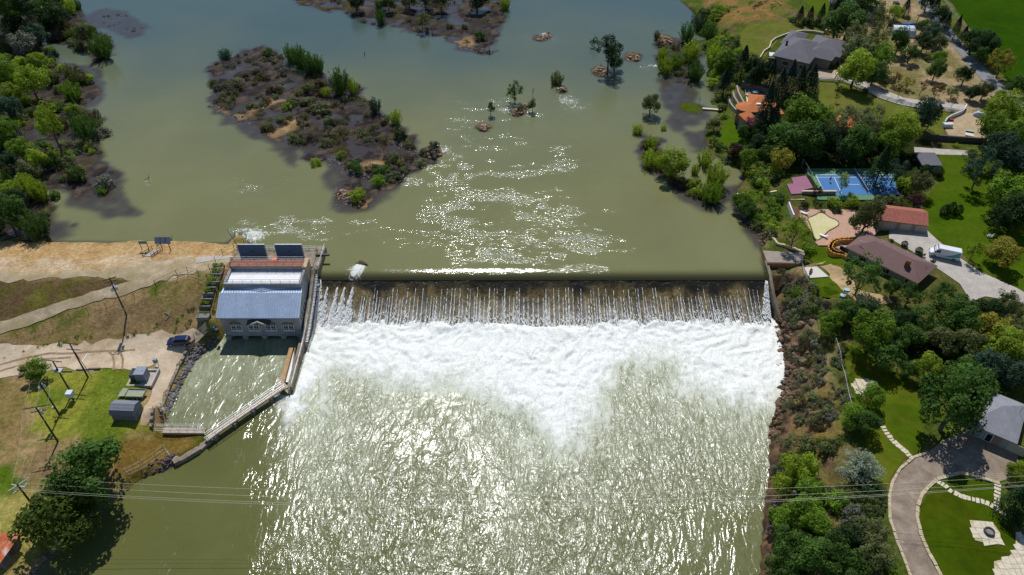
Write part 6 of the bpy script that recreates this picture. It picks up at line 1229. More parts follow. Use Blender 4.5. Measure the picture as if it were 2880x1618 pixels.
def leafmesh(name, pts, nrm, size, rd, elong=1.0):
    """many small leaf tufts: two crossed faces at each point"""
    n = len(pts); v = np.zeros((n*4, 3)); a = rd.normal(size=(n, 3)); t = np.cross(nrm, a); t /= np.linalg.norm(t, axis=1)[:, None]+1e-9; b_ = np.cross(nrm, t); b_ /= np.linalg.norm(b_, axis=1)[:, None]+1e-9
    s_ = (size*rd.uniform(.6, 1.4, n))[:, None]; q = rd.uniform(.35, .9, n)[:, None]
    v[0::4] = pts-t*s_; v[1::4] = pts-b_*s_*q*elong; v[2::4] = pts+t*s_*rd.uniform(.7, 1.2, n)[:, None]; v[3::4] = pts+b_*s_*q*elong
    me = bpy.data.meshes.new(name); me.vertices.add(n*4); me.vertices.foreach_set('co', v.astype('f4').ravel()); me.loops.add(n*4); me.loops.foreach_set('vertex_index', np.arange(n*4, dtype='i4'))
    me.polygons.add(n); me.polygons.foreach_set('loop_start', (np.arange(n)*4).astype('i4'))
    try: me.polygons.foreach_set('loop_total', np.full(n, 4, 'i4'))
    except Exception: pass
    me.update(calc_edges=True); me.materials.append(LM['green']); return me
def crown_pts(rd, n, lobes, lr, sq=(1, 1, .85), inner=.25, top=.0, zc=0):
    th = rd.uniform(0, 2*math.pi, lobes); u = rd.uniform(-.75, 1, lobes); rr = rd.uniform(.35, .93, lobes)
    c = np.stack([np.sqrt(1-u*u*.98)*np.cos(th)*rr, np.sqrt(1-u*u*.98)*np.sin(th)*rr, u*rr], 1)*np.array(sq)
    k = rd.randint(0, lobes, n); d = rd.normal(size=(n, 3)); d[:, 2] += .25; d /= np.linalg.norm(d, axis=1)[:, None]
    r_ = lr*rd.uniform(.50, 1.30, lobes)[k]*(1-inner*rd.rand(n)**2); p = c[k]+d*r_[:, None]
    nr = d+rd.normal(size=(n, 3))*.45; nr[:, 2] += .45; nr /= np.linalg.norm(nr, axis=1)[:, None]; p[:, 2] += zc; return p, nr, c
def trunk_mb(h, r0, limbs, rd, spread=.75, zb=.25, lean=0):
    mb = MB(); x, y, z = 0, 0, -.12; pr = Vector((0, 0, -.12)); n = 4
    for k in range(1, n+1):
        q = Vector((rd.uniform(-.05, .05)*k*h*.25+lean*k/n, rd.uniform(-.05, .05)*k*h*.25, h*k/n)); mb.tube(pr, q, r0*(1-.2*(k-1)), r0*(1-.2*k)+.004, 7); pr = q
    for k in range(limbs):
        a = 2*math.pi*k/limbs+rd.uniform(-.4, .4); z0 = h*rd.uniform(zb, .85); s = Vector((0, 0, z0)); e = s+Vector((math.cos(a)*spread*rd.uniform(.5, 1), math.sin(a)*spread*rd.uniform(.5, 1), rd.uniform(.2, .75)))
        m_ = (s+e)/2+Vector((0, 0, .07)); mb.tube(s, m_, r0*.42, r0*.28, 5).tube(m_, e, r0*.28, r0*.08, 5)
    return mb
PROTO = {}
def proto(kind, var):
    key = (kind, var)
    if key in PROTO: return PROTO[key]
    rd = np.random.RandomState(hash(kind) % 1 + sum(map(ord, kind))*7+var*101)
    tr = None; H_ = 2.2
    if kind == 'round':
        H_ = 2.15; p, n, c = crown_pts(rd, 5200, 34, .33, (1, 1, .92), zc=1.2); me = leafmesh('crown', p, n, .052, rd); tr = trunk_mb(1.1, .085, 6, rd)
    elif kind == 'airy':
        H_ = 2.3; p, n, c = crown_pts(rd, 3000, 40, .22, (1, 1, 1.0), zc=1.25, inner=.6); me = leafmesh('crown', p, n, .043, rd); tr = trunk_mb(1.3, .05, 9, rd, .85, .15)
    elif kind == 'tall':
        H_ = 3.4; p, n, c = crown_pts(rd, 4600, 30, .34, (.95, .95, 1.5), zc=2.0); me = leafmesh('crown', p, n, .045, rd); tr = trunk_mb(1.9, .09, 6, rd, .7, .35)
    elif kind == 'willow':       # many upright stems fanning out from the base
        H_ = 2.0; st = 46; a = rd.uniform(0, 2*math.pi, st); sp = np.sqrt(rd.rand(st)); hh = rd.uniform(1.1, 2.0, st)*(1-.25*sp); m_ = 80; k = np.repeat(np.arange(st), m_); t = rd.uniform(.12, 1, st*m_)
        bx = np.cos(a[k])*sp[k]; by = np.sin(a[k])*sp[k]; rr = .35+.65*t**.7
        p = np.stack([bx*rr, by*rr, hh[k]*t], 1)+rd.normal(size=(st*m_, 3))*.055; n = np.stack([np.cos(a[k]), np.sin(a[k]), np.full(len(k), .35)], 1)+rd.normal(size=(st*m_, 3))*.6; n /= np.linalg.norm(n, axis=1)[:, None]
        me = leafmesh('crown', p, n, .056, rd, .8); tr = MB()
        for j in range(9): a_ = j*.7; tr.tube((0,0,-.1),(math.cos(a_)*.45,math.sin(a_)*.45,1.0),.022,.008,4)
    elif kind == 'conifer':
        H_ = 3.2; m_ = 4400; t = rd.rand(m_)**.75; lay = np.floor(t*16)/16+rd.rand(m_)*.035; rad = (1-lay)**.85*(.35+.65*rd.rand(m_)**.5)*(1+.16*np.sin(rd.uniform(0, 6.28, m_)*5)); a = rd.uniform(0, 2*math.pi, m_)
        p = np.stack([np.cos(a)*rad, np.sin(a)*rad, .25+lay*2.95-rad*.22], 1); n = np.stack([np.cos(a)*.5, np.sin(a)*.5, np.full(m_, .8)], 1)+rd.normal(size=(m_, 3))*.35; n /= np.linalg.norm(n, axis=1)[:, None]
        me = leafmesh('crown', p, n, .05, rd); tr = MB().tube((0,0,-.1),(0,0,2.9),.07,.01,7)
    elif kind == 'column':
        H_ = 4.0; m_ = 2200; t = rd.rand(m_); rad = np.sin(np.pi*np.clip(t*.9+.1, 0, 1))**.6*rd.uniform(.7, 1.1, m_); a = rd.uniform(0, 2*math.pi, m_); p = np.stack([np.cos(a)*rad, np.sin(a)*rad, .1+t*3.9], 1); n = np.stack([np.cos(a), np.sin(a), np.full(m_, .5)], 1)+rd.normal(size=(m_, 3))*.4; n /= np.linalg.norm(n, axis=1)[:, None]
        me = leafmesh('crown', p, n, .09, rd); tr = MB().tube((0,0,-.1),(0,0,2.0),.09,.03,6)
    elif kind == 'young':
        H_ = 3.0; p, n, c = crown_pts(rd, 650, 12, .4, (1, 1, 1.1), zc=2.1, inner=.5); me = leafmesh('crown', p, n, .085, rd); tr = trunk_mb(2.0, .07, 4, rd, .7, .6)
    elif kind == 'bush':
        H_ = 1.3; p, n, c = crown_pts(rd, 1300, 16, .38, (1, 1, .75), zc=.55); p[:, 2] = np.abs(p[:, 2]); me = leafmesh('foliage', p, n, .075, rd)
    elif kind == 'sage':
        H_ = 1.0; p, n, c = crown_pts(rd, 520, 12, .40, (1, 1, .6), zc=.35, inner=.7); p[:, 2] = np.abs(p[:, 2])*.95; me = leafmesh('foliage', p, n, .085, rd, .6)
    elif kind == 'silver':
        H_ = 1.7; st = 60; a = rd.uniform(0, 2*math.pi, st); el = rd.uniform(.15, 1.45, st); L_ = rd.uniform(.75, 1.1, st); m_ = 75; k = np.repeat(np.arange(st), m_); t = rd.uniform(.2, 1, st*m_)
        p = np.stack([np.cos(a[k])*np.cos(el[k])*L_[k]*t, np.sin(a[k])*np.cos(el[k])*L_[k]*t, .35+np.sin(el[k])*L_[k]*t*1.05-.15*t*t], 1)+rd.normal(size=(st*m_, 3))*.045*(.5+t[:, None]); n = np.stack([np.cos(a[k])*.3, np.sin(a[k])*.3, np.ones(len(k))], 1)+rd.normal(size=(st*m_, 3))*.5; n /= np.linalg.norm(n, axis=1)[:, None]
        me = leafmesh('crown', p, n, .045, rd, .6); tr = trunk_mb(.8, .07, 8, rd, .7, .1)
    elif kind == 'bare':
        H_ = 2.6; me = None; tr = trunk_mb(2.3, .055, 10, rd, .7, .3)
        for k in range(16):
            a = rd.uniform(0, 6.28); z0 = rd.uniform(.8, 2.0); s = Vector((math.cos(a)*.15, math.sin(a)*.15, z0)); tr.tube(s, s+Vector((math.cos(a)*.5, math.sin(a)*.5, rd.uniform(.1, .6))), .014, .004, 4)
    tm_ = None
    if tr is not None:
        tm_ = bpy.data.meshes.new('trunk'); tm_.from_pydata(tr.v, [], tr.f); tm_.materials.append(m_trunk)
    PROTO[key] = (me, tm_, H_); return PROTO[key]
SP = {'round':('tree','broadleaf_tree'),'airy':('tree','broadleaf_tree'),'tall':('tree','cottonwood_tree'),'willow':('shrub','willow_shrub'),'conifer':('tree','spruce_tree'),'column':('tree','cypress_tree'),'young':('tree','sapling_tree'),'bush':('bush','round_bush'),'sage':('bush','low_bush'),'silver':('tree','silver_tree'),'bare':('tree','dead_tree')}
_tr = random.Random(11); NT = [0]
def settle(px, py, rpx, hr, zfix=None, cf=.55):
    zg = 8.0
    for _ in range(14):
        p = P(px, py, zg); sc = depth(p)/F; zc = hr*rpx*sc*cf; p = P(px, py, zg+zc)
        z2 = float(Hs(p[0], p[1])) if zfix is None else zfix; zg = zg*.4+z2*.6
    return p[0], p[1], zg, rpx*depth(p)/F
def plant(px, py, rpx, kind, colr, label, group=None, hs=1.0):
    var = _tr.randint(0, 2) if kind in ('round','airy','willow','bush','sage','conifer') else _tr.randint(0, 1)
    me, tm_, H_ = proto(kind, var); x, y, z, r = settle(px, py, rpx, H_*hs); wlv = ZU if y > 133.5 else 0.0; z = max(z, wlv-.4)
    return put(x, y, z, r, kind, colr, label, group, hs, me, tm_)
def put(x, y, z, r, kind, colr, label, group, hs, me, tm_, nmo=None):
    cat, nm = SP[kind]; nm = nmo or nm; G_ = (1.22 if kind == 'willow' else 1.12) if tm_ is not None else 1.0; rz = _tr.uniform(0, 6.28); sc = (r*G_*_tr.uniform(.92, 1.08), r*G_*_tr.uniform(.92, 1.08), r*G_*hs*_tr.uniform(.93, 1.07))
    if tm_ is None:
        o = bpy.data.objects.new(nm, me); col.objects.link(o); o.location = (x, y, z); o.rotation_euler = (0, 0, rz); o.scale = sc
        o.material_slots[0].link = 'OBJECT'; o.material_slots[0].material = LM[colr]; return tag(o, label, cat, group)
    t = bpy.data.objects.new(nm, None); col.objects.link(t); t.location = (x, y, z); t.rotation_euler = (0, 0, rz); t.scale = sc; tag(t, label, cat, group)
    for n_, m_ in (('trunk', tm_), ('crown', me)):
        if m_ is None: continue
        c = bpy.data.objects.new(n_, m_); col.objects.link(c); c.parent = t
        if n_ == 'crown': c.material_slots[0].link = 'OBJECT'; c.material_slots[0].material = LM[colr]
        elif kind == 'bare': c.material_slots[0].link = 'OBJECT'; c.material_slots[0].material = m_dead
    return t
# (x, y, radius in the photo, kind, colour, height factor, where)
T = """250,1322,92,round,green,1.05,large dark green tree on the river bank beside the corner pole
165,1460,92,round,moss,.95,large olive green tree overhanging the water at the bottom left
262,1405,50,round,green,1,dark tree between the two large bottom left trees
100,1040,34,round,bright,.8,bright green round tree at the edge of the dirt yard
1714,138,32,tall,dark,1.15,tall dark cottonwood alone on an islet in mid river
1672,124,13,airy,green,1,pale side tree leaning left of the tall cottonwood
1728,185,20,round,dark,.9,low dark tree at the foot of the tall cottonwood
1565,226,18,willow,olive,1,small tree on the pale islet right of the rapids
1448,262,24,airy,green,1.15,thin green tree left of the dark rock in mid river
1462,303,11,bush,olive,1,bush at the foot of the thin mid river tree
1498,300,12,tall,olive,1.1,narrow tree right of the thin mid river tree
1380,308,11,tall,green,1.3,slim sapling leaning on the rocky islet
1830,298,24,round,olive,1.25,lone olive tree standing in the shallows left of the flooded lawn
1793,362,15,willow,lime,1,lime willow shrub left of the drowned shrub row
1866,362,9,willow,lime,1,small lime shrub right of the drowned shrub row
1832,398,20,willow,lime,1,upper lime willow of the drowned shrub row
1830,442,24,willow,lime,1.1,middle lime willow of the drowned shrub row
1863,452,18,willow,lime,1.1,slim lime willow beside the round yellow tree
1893,458,40,round,lime,1,round yellow green tree at the end of the drowned shrub row
1955,482,11,willow,lime,1.6,narrow lime shrub right of the round yellow tree
1985,448,24,willow,lime,1.1,lime willow near the shore in the flooded row
2015,490,30,willow,lime,1.1,broad lime willow near the shore of the pond
2008,540,30,willow,bright,1,lowest willow of the flooded row above the dam
1847,98,9,willow,olive,1.2,small shrub at the top tip of the long shrub island
1866,150,18,willow,lime,1.2,lime willow on the left edge of the long shrub island
1872,182,22,willow,lime,1.1,lower left willow of the long shrub island
1900,130,14,bush,brown,1,brown bush on the long shrub island
1904,168,22,willow,bright,1,middle willow of the long shrub island
1935,88,22,willow,green,1.3,dark upright willow at the top of the long shrub island
1948,140,26,willow,lime,1.2,yellow green willow on the right of the long shrub island
1958,198,24,willow,green,1.2,darker willow at the lower right of the long shrub island
1970,62,22,willow,blue,1.1,grey green willow on the upper right shore
1998,84,24,willow,green,1,dark willow on the upper right shore
1985,30,16,bush,olive,1,olive bush on the upper right shore
2010,45,18,bush,lime,1,lime bush on the upper right shore
2032,20,20,bush,lime,1,yellow green bush near the top edge right shore
2012,150,26,willow,lime,1.2,lime willow below the bluff lawn
2035,175,30,round,bright,1,bright green tree on the slope below the bluff lawn
2008,212,11,column,lime,.8,narrow lime tree at the water edge below the bluff
2040,228,28,conifer,spruce,.9,dark evergreen on the shore slope left of the villa
2060,170,18,round,olive,1,olive tree on the slope beside the sunburnt lawn
2092,172,28,conifer,spruce,1,dark pine at the left of the pine row below the grey house
2118,190,26,round,dark,1.2,dark broad pine second in the row below the grey house
2145,205,28,round,dark,1.2,dark pine third in the row below the grey house
2172,205,26,conifer,conif,1.1,blue green spruce in the row below the grey house
2198,232,28,conifer,conif,1,tall blue green spruce in front of the grey house wall
2225,215,26,conifer,conif,1.1,blue spruce standing before the white awning
2252,228,28,conifer,spruce,1.1,dark spruce in front of the right awning
2282,228,34,conifer,spruce,1.05,largest dark spruce at the right end of the row
2120,225,22,round,dark,1,dark bushy tree above the villa patio wall
2158,300,32,conifer,spruce,1.5,tall black green spruce standing over the orange villa
2178,335,26,conifer,spruce,1.3,second black green spruce right of the orange villa
2150,370,26,round,dark,1,dark tree in the shade below the tall spruce
2262,318,50,round,bright,1,large bright green maple right of the villa
2312,330,32,round,bright,1,right half of the bright green maple pair
2215,395,44,round,green,1,large dark green tree below the villa wing
2272,398,44,round,green,1.05,dark green tree between the maple and the court
2315,398,36,round,dark,1.1,very dark tree in the shade left of the sage willow
2390,345,48,airy,pale,1.15,broad sage green willow in front of the playhouse
2448,335,44,airy,pale,1.1,sage green willow right of the playhouse
2420,400,44,round,green,1,dark green tree above the tennis court
2370,420,34,round,dark,1,dark tree at the top edge of the tennis court
2528,372,44,round,lime,1.05,bright lime tree left of the pavilion
2500,410,34,round,bright,1,lower lime green tree left of the pavilion
2608,320,36,round,blue,1.25,dark blue green tree below the white fence lane
2482,462,34,conifer,dark,1.2,dark spire tree on the court right side
2520,480,32,airy,blue,1.25,blue green tree with leaning trunk at the court corner
2550,510,26,bush,lime,1,bright lime bush below the pavilion
2585,520,30,round,olive,1,olive tree below the small pavilion
2605,475,12,column,dark,.5,dark clipped shrub under the pavilion eave
2640,482,14,column,dark,.5,dark clipped shrub right of the pavilion
2192,455,30,round,yellow,1,golden yellow tree left of the mauve terrace
2222,425,17,round,yellow,1.1,slim golden tree above the mauve terrace
2170,490,24,bush,olive,1,olive bush below the golden trees
2010,352,20,round,olive,.9,grey green tree at the tip of the garden lawn
2092,372,17,round,green,1.2,green tree on the garden lawn beside the blossom
2112,355,20,round,pink,1.1,pink blossom tree beneath the orange villa wing
2068,425,20,round,purple,1,dark purple shrub below the garden lawn
2102,448,26,round,bright,1,bright green round tree below the purple shrub
2030,408,20,bush,green,1,dark green shrub at the left of the garden lawn
2052,445,22,bush,olive,1,olive bush by the pond below the garden lawn
2010,395,18,bush,bright,1,bright shrub at the pond edge of the garden lawn
2132,405,24,round,dark,1,dark tree beside the purple shrub
2160,430,24,round,green,1,green tree between the purple shrub and golden tree
2150,470,20,bush,green,1,green bush above the white board slope
2085,568,26,round,bright,1,bright green tree leaning over the pond above the abutment
2118,560,26,airy,lime,1,airy lime tree on the pond bank above the abutment
2105,590,24,round,green,1,shaded tree overhanging the pond bank
2150,520,24,bush,lime,1,lime bush on the slope left of the mauve terrace
2180,570,24,bush,bright,1,bright bush on the slope left of the pool wall
2170,630,24,bush,lime,.8,lime shrub on the slope below the pool wall
2238,652,38,airy,lime,1.2,airy lime tree in front of the drained pool
2285,700,14,bush,bright,.8,clipped bright hedge end left of the garden steps
2268,694,14,bush,bright,.8,clipped bright hedge below the pool terrace
2300,540,15,airy,purple,1.4,purple brown tree in front of the court wall
2265,578,15,bush,dark,1.4,dark tree at the foot of the court wall
2312,578,10,young,green,.9,small tree by the pool terrace path
2350,565,21,bush,lime,1.1,bright yellow green bush above the pool
2398,566,22,bush,lime,1,lime bush right of the bright bush above the pool
2372,515,14,tall,lime,1.35,slim lime tree in front of the tennis court
2395,548,12,bush,green,1,dark vine clump at the court edge
2352,588,16,bush,dark,1,dark hedge above the pool terrace
2440,612,40,round,olive,1.25,broad dark pine between the pool and the tile garage
2480,570,24,bush,olive,1,olive hedge above the tile garage
2520,560,24,bush,olive,1,hedge behind the tile garage roof
2575,565,24,airy,purple,.9,bare purplish tree at the garage corner
2659,590,11,column,dark,.75,left one of the three dark cypress spires
2678,585,11,column,dark,.8,middle one of the three dark cypress spires
2698,590,11,column,dark,.75,right one of the three dark cypress spires
2820,712,44,round,yellow,.8,golden green weeping tree on the bright lawn
2740,705,24,airy,lime,1.3,slim airy tree between driveway and weeping tree
2509,676,6,bush,dark,1.2,small round shrub by the driveway, left one
2545,686,8,column,dark,.5,clipped dark shrub beside the brown house entry
2586,704,9,column,dark,.5,clipped dark shrub right of the entry steps
2593,716,9,bush,dark,1.1,round dark shrub beside the van front
2625,733,7,bush,dark,1,little round shrub at the house end
2428,772,56,airy,green,1.05,spreading green tree in front of the brown house
2512,812,24,round,green,1.1,green tree at the foot of the brown house wall
2560,830,34,airy,green,1,airy tree below the brown house corner
2350,905,32,round,bright,1,bright tree left of the dark wood below the house
2385,880,34,round,green,1,green tree left in the wood below the house
2330,930,26,round,bright,1,bright tree nearest the bluff edge
2440,880,38,round,dark,1,dark tree inside the wood below the house
2455,935,56,round,bright,1.1,big bright green tree at the upper end of the long lawn
2490,1000,42,round,green,1,dark lower tree at the top of the long lawn
2560,955,40,round,green,1,green tree in the middle of the wood
2600,900,44,airy,green,1,airy tree in the wood below the driveway
2545,905,34,round,dark,1,dark tree in the middle of the wood
2660,840,50,airy,green,1.05,airy tree at the driveway edge
2700,900,46,round,green,1,green tree below the driveway bend
2650,960,42,round,olive,1,olive tree in the wood
2720,970,42,round,olive,1.05,tall olive tree in the right of the wood
2770,880,40,round,dark,1,dark tree beside the driveway end
2840,860,44,airy,olive,1,airy olive tree at the right edge of the photo
2790,930,42,round,yellow,.9,golden green tree at the right of the wood
2860,930,40,round,olive,1,olive tree near the right edge
2830,985,52,round,lime,1,lime tree at the right edge of the photo
2612,1035,36,round,lime,1.1,lime green tree beside the large dark maple
2560,1040,28,round,green,1,green tree right of the long lawn
2870,1050,48,round,blue,1,blue green tree at the right edge above the grey house
2780,1040,50,round,blue,1.05,dark blue green tree above the grey house
2720,1050,44,round,green,1,dark tree left of the blue green tree
2688,1135,82,round,green,1.15,very large dark maple that shades the gravel driveway
2740,1085,50,round,green,1,upper right part of the maple group
2452,1118,36,round,bright,1.1,bright green tree beside the flagstone patio
2400,1172,36,round,bright,1,bright tree on the bluff edge left of the long lawn
2438,1190,36,round,green,1,green tree on the bluff edge below the patio
2430,1308,64,silver,silver,1,silvery blue green tree left of the gravel driveway
2455,1375,36,bush,dark,1,dark hedge below the silvery tree
2250,1330,42,round,lime,1.1,lime tree leaning over the river opposite the silver tree
2222,1290,28,bush,lime,1,lime shrub on the river bank slope
2280,1380,34,round,bright,1,bright tree on the river bank slope
2210,1365,34,round,lime,1,lime tree at the water edge
2262,1440,44,round,bright,1,bright green tree above the bottom thicket
2200,1470,40,round,bright,1,bright tree overhanging the foam
2300,1480,44,round,bright,1,bright tree with pale branches in the bottom thicket
2215,1540,48,round,green,1,green tree at the water edge near the bottom
2290,1560,52,round,green,1,large green tree in the bottom thicket
2350,1545,40,round,green,1,green tree right in the bottom thicket
2200,1605,44,round,green,1,lowest tree at the water edge
2400,1450,38,bush,grey,1.1,grey green brush beside the driveway
2440,1500,44,round,olive,1,olive thicket left of the driveway curve
2390,1520,40,round,dark,1,dark thicket between the bright trees and driveway
2460,1560,44,round,olive,1,olive green tree left of the lower driveway
2400,1600,48,round,green,1,green tree at the bottom edge
2510,1598,20,bush,bright,1,bright bush at the bottom of the driveway edge
2862,1335,30,round,lime,1,lime tree at the right edge beside the house
2865,1405,44,conifer,dark,1,dark pine at the right edge of the oval lawn
2850,1455,24,round,dark,1,dark shrub under the right edge pine
2390,58,44,round,green,1.1,big green tree in front of the far outbuilding
2405,108,38,airy,pale,1.1,pale olive tree right of the large grey house
2460,110,40,airy,olive,1.15,olive tree in the grove right of the large house
2480,55,38,airy,olive,1.2,airy tree right of the far outbuilding
2520,35,20,round,lime,1,lime tree top beside the black car
2352,75,34,round,green,1.1,green tree beside the garden court of the large house
2410,150,36,round,pale,1,pale tree right of the house roof corner
2475,165,34,round,bright,1,bright green tree in the grove centre
2410,195,46,round,lime,1,broad lime tree at the bend of the lane
2460,205,32,round,green,1,green tree at the lane bend
2530,118,27,round,green,1.15,round green tree on a bare trunk beside the poly tunnel
2562,150,22,round,green,1.1,green tree right of the bare trunk tree
2616,160,14,bush,olive,1,olive bush by the grey gravel patch
2635,195,23,round,green,1.2,dark green tree in the orchard yard
2640,165,18,round,bright,1,brighter tree above the orchard yard
2595,78,19,round,green,1.1,dark tree left of the road
2625,95,24,round,blue,1.1,blue green tree left of the road
2600,120,24,round,dark,1,dark shrub group left of the road
2645,120,20,round,pale,1,grey green tree left of the road
2550,20,18,conifer,conif,.8,dark blue spruce beside the road top
2370,12,30,round,dark,1,dark tree behind the far house
2440,5,34,round,green,1,green tree behind the far outbuilding
2252,40,16,conifer,spruce,1,first dark spruce from the left behind the bluff lawn
2280,42,16,conifer,spruce,1,second dark spruce from the left behind the bluff lawn
2312,38,17,conifer,spruce,1.1,third dark spruce from the left behind the bluff lawn
2345,38,17,conifer,spruce,1.1,fourth dark spruce from the left behind the bluff lawn
2378,42,17,conifer,spruce,1,fifth dark spruce from the left behind the bluff lawn
2230,50,13,bush,green,1,bush left of the spruce row
2270,58,14,bush,green,1,low bush in front of the spruce row
2300,62,14,bush,green,1,low shrub below the third spruce
2610,5,22,round,dark,1.1,dark tree right of the road at the top edge
2632,22,20,conifer,spruce,1,dark spruce right of the road near the top edge
2650,45,22,round,dark,1.1,dark round tree right of the road
2665,62,16,conifer,spruce,1,dark narrow spruce right of the road
2692,78,17,conifer,spruce,1.15,lone dark spruce against the green field
2712,98,17,conifer,spruce,1,dark spruce lower in the row against the field
2740,118,32,round,dark,1,broad dark tree between road and field
2775,132,34,round,dark,1.05,large dark tree between road and field
2760,158,22,round,green,1,green tree at the road edge below the dark pair
2822,172,38,airy,yellow,1,yellow green tree between road and field
2862,240,26,round,green,1,green tree right of the road at the photo edge
2520,222,17,airy,rust,1,small pale orchard tree beside the lane
2555,232,16,airy,yellow,1,small golden orchard tree beside the lane
2532,256,12,young,rust,1,orchard sapling below the golden tree
2593,250,12,young,rust,1,orchard sapling with a clear trunk
2636,255,19,airy,rust,1,rusty brown orchard tree
2680,258,17,airy,olive,1,olive brown orchard tree near the sand yard
2680,290,11,young,rust,1,rust coloured sapling in the lane verge
2486,240,12,airy,rust,1,brown sapling near the lane bend
2714,216,22,round,dark,1,dark tree pair left of the lower road
2770,255,26,round,olive,1,olive dark tree beside the lower road
2735,262,18,round,dark,1,dark shrub by the lane end
2352,240,7,young,green,1,little tree on the lawn below the fence, upper one
2354,276,8,young,green,1,little tree on the lawn below the fence, lower one
2435,255,9,bush,green,1.2,small clipped tree by the lane fence
2815,310,46,round,lime,1,lime green tree beside the sand yard
2870,330,40,round,lime,1,lime tree at the right edge above the sand yard
2790,360,40,round,bright,1,bright tree overhanging the sand yard
2850,380,44,round,bright,1,bright tree at the right edge below the road
2815,430,46,round,blue,1.1,dark blue green tree right of the sand yard
2760,475,44,airy,blue,1.15,blue green tree with a leaning trunk on the lawn
2860,455,44,round,blue,1,blue green tree at the right edge
2740,445,28,airy,olive,1,olive tree at the end of the concrete drive
2825,545,48,round,bright,1,bright green tree at the right edge above the lawn
2870,600,48,round,dark,1,very dark tree at the right edge over the lawn
2820,620,34,round,dark,1,dark tree shading the right of the lawn
2690,408,9,bush,lime,.9,round lime shrub in the bed below the stone wall
750,148,18,bush,green,1.2,shrub at the top tip of the bushy island
818,152,22,willow,green,1.3,left willow of the dense row on the bushy island
845,165,24,willow,green,1.3,second willow of the dense row on the bushy island
872,178,24,willow,green,1.25,third willow of the dense row on the bushy island
892,182,18,willow,green,1.4,right willow of the dense row on the bushy island
955,230,26,willow,green,1.3,dark willow in the middle of the bushy island edge
990,242,15,willow,lime,1.5,lime willow beside the dark one on the bushy island
872,242,20,bush,olive,1.2,olive bush below the dense willow row
918,258,14,willow,lime,1,lime shrub below the dark willow
900,235,18,bush,brown,1.1,brown bush between the willows
1054,296,16,willow,blue,1.4,grey green leaning shrub at the island edge
1112,328,18,willow,lime,1.3,lime shrub standing off the island edge
1124,376,19,bush,dark,1.4,dense dark green bush under the lime shrub
887,455,17,bush,lime,1.2,lime bush at the lower edge of the bushy island
1005,540,30,bush,lime,1.15,bright round bush on the small rock below the island
632,153,18,willow,blue,.8,grey willow off the left tip of the bushy island
822,282,18,bush,olive,1,olive bush in the middle of the bushy island
858,280,18,bush,pale,1,pale bush in the middle of the bushy island
805,298,16,bush,lime,1,lime green bush on the left of the island centre
900,298,30,bush,olive,.9,broad olive bush at the island centre
928,338,20,bush,pale,1,pale sage bush at the island centre
832,385,24,bush,olive,.9,broad olive bush in the lower half of the island
957,432,15,bush,lime,1.1,lime bush above the drowned channel
1000,470,22,bush,green,1,green bush in the dense lower group
1072,475,24,bush,green,1,dark green bush in the dense lower group
1045,470,20,bush,olive,1,olive bush in the dense lower group
1060,505,22,bush,bright,1,bright bush in the dense lower group
1105,440,20,bush,olive,1,olive bush near the dead tree
1125,455,12,bush,yellow,1,yellow shrub near the lower tip of the island
1222,408,17,bush,blue,1.2,grey green bush on the rock at the island tip
1065,14,12,willow,green,1.5,slim green willow at the near edge of the top island
1068,48,13,willow,green,1.5,green willow standing in the shallows of the top island
1000,8,22,round,dark,1,dark tree at the left of the top island
1092,10,20,round,green,1,green tree in the row on the top island
1150,0,22,round,olive,1,olive tree in the row on the top island
1195,2,22,round,olive,1,second olive tree in the row on the top island
1240,5,24,round,olive,1,third olive tree in the row on the top island
1340,-8,32,round,dark,1,dark tree at the top right of the top island
1187,60,21,airy,olive,1.1,airy olive tree standing in the water of the top island
1352,98,17,bush,green,1.1,green bush at the tip of the top island
1420,8,16,willow,lime,1.2,lime willow at the right end of the top island
22,30,44,tall,green,1,tall tree in the top left corner
70,22,42,tall,dark,1,second tall dark tree from the left corner
118,35,40,round,green,1,green tree in the top left wood
158,55,34,round,dark,1,dark tree at the right of the top left wood
150,5,30,tall,green,1,tall green tree at the top edge of the left wood
40,80,34,round,dark,1,dark tree below the corner trees
90,85,30,round,olive,1,olive tree below the corner trees
185,40,14,bare,brown,1.2,bare trunk at the right of the top left wood
215,15,13,willow,green,1.2,small willow on the upper peninsula
200,22,10,willow,lime,1,lime shrub on the upper peninsula
278,125,30,willow,green,1.2,dark willow at the end of the upper peninsula
240,100,26,round,olive,1,olive bush tree on the upper peninsula
205,115,20,bush,olive,1,low olive bush on the upper peninsula
148,150,16,bush,blue,1.2,dark bush at the head of the small channel
95,105,28,round,blue,1,grey green tree left of the small channel
60,130,30,round,grey,1,greyish tree above the lime trees
25,120,26,round,olive,1,olive tree near the left edge
102,172,22,round,lime,1.1,lime tree nearest the small channel
130,210,18,airy,lime,1.2,small lime tree right of the upper lime trees
60,188,22,round,lime,1,second lime tree on the left shore
85,232,34,round,lime,1.3,tall lime tree on the left shore
15,215,34,round,bright,1.2,bright tree at the left edge of the photo
32,262,26,round,lime,1,lime tree below the left edge tree
198,285,14,conifer,dark,.9,dark narrow evergreen in the flooded brush
140,352,36,tall,lime,1.3,tall lime cottonwood with a visible pale trunk
215,340,26,willow,green,1.1,left half of the dark shore willow
238,358,32,willow,green,1.1,broad dark willow at the left shore
275,350,11,willow,olive,1.2,thin shrub standing in the water off the left shore
20,310,32,round,blue,1,dark tree at the left edge
15,375,34,round,bright,1,bright tree at the left edge lower down
60,425,30,round,bright,1,lime green tree in the left brush
110,450,28,round,lime,1.1,lime tree above the drowned channel
90,305,20,bush,olive,1,olive bush in the left brush
80,480,26,round,olive,1,olive tree in the left brush
25,460,28,round,dark,1,dark tree by the left edge
70,525,28,willow,lime,1.2,lime willow near the embankment
105,535,26,willow,lime,1.2,second lime willow near the embankment
150,545,20,bush,green,1,green bush in the shallows by the embankment
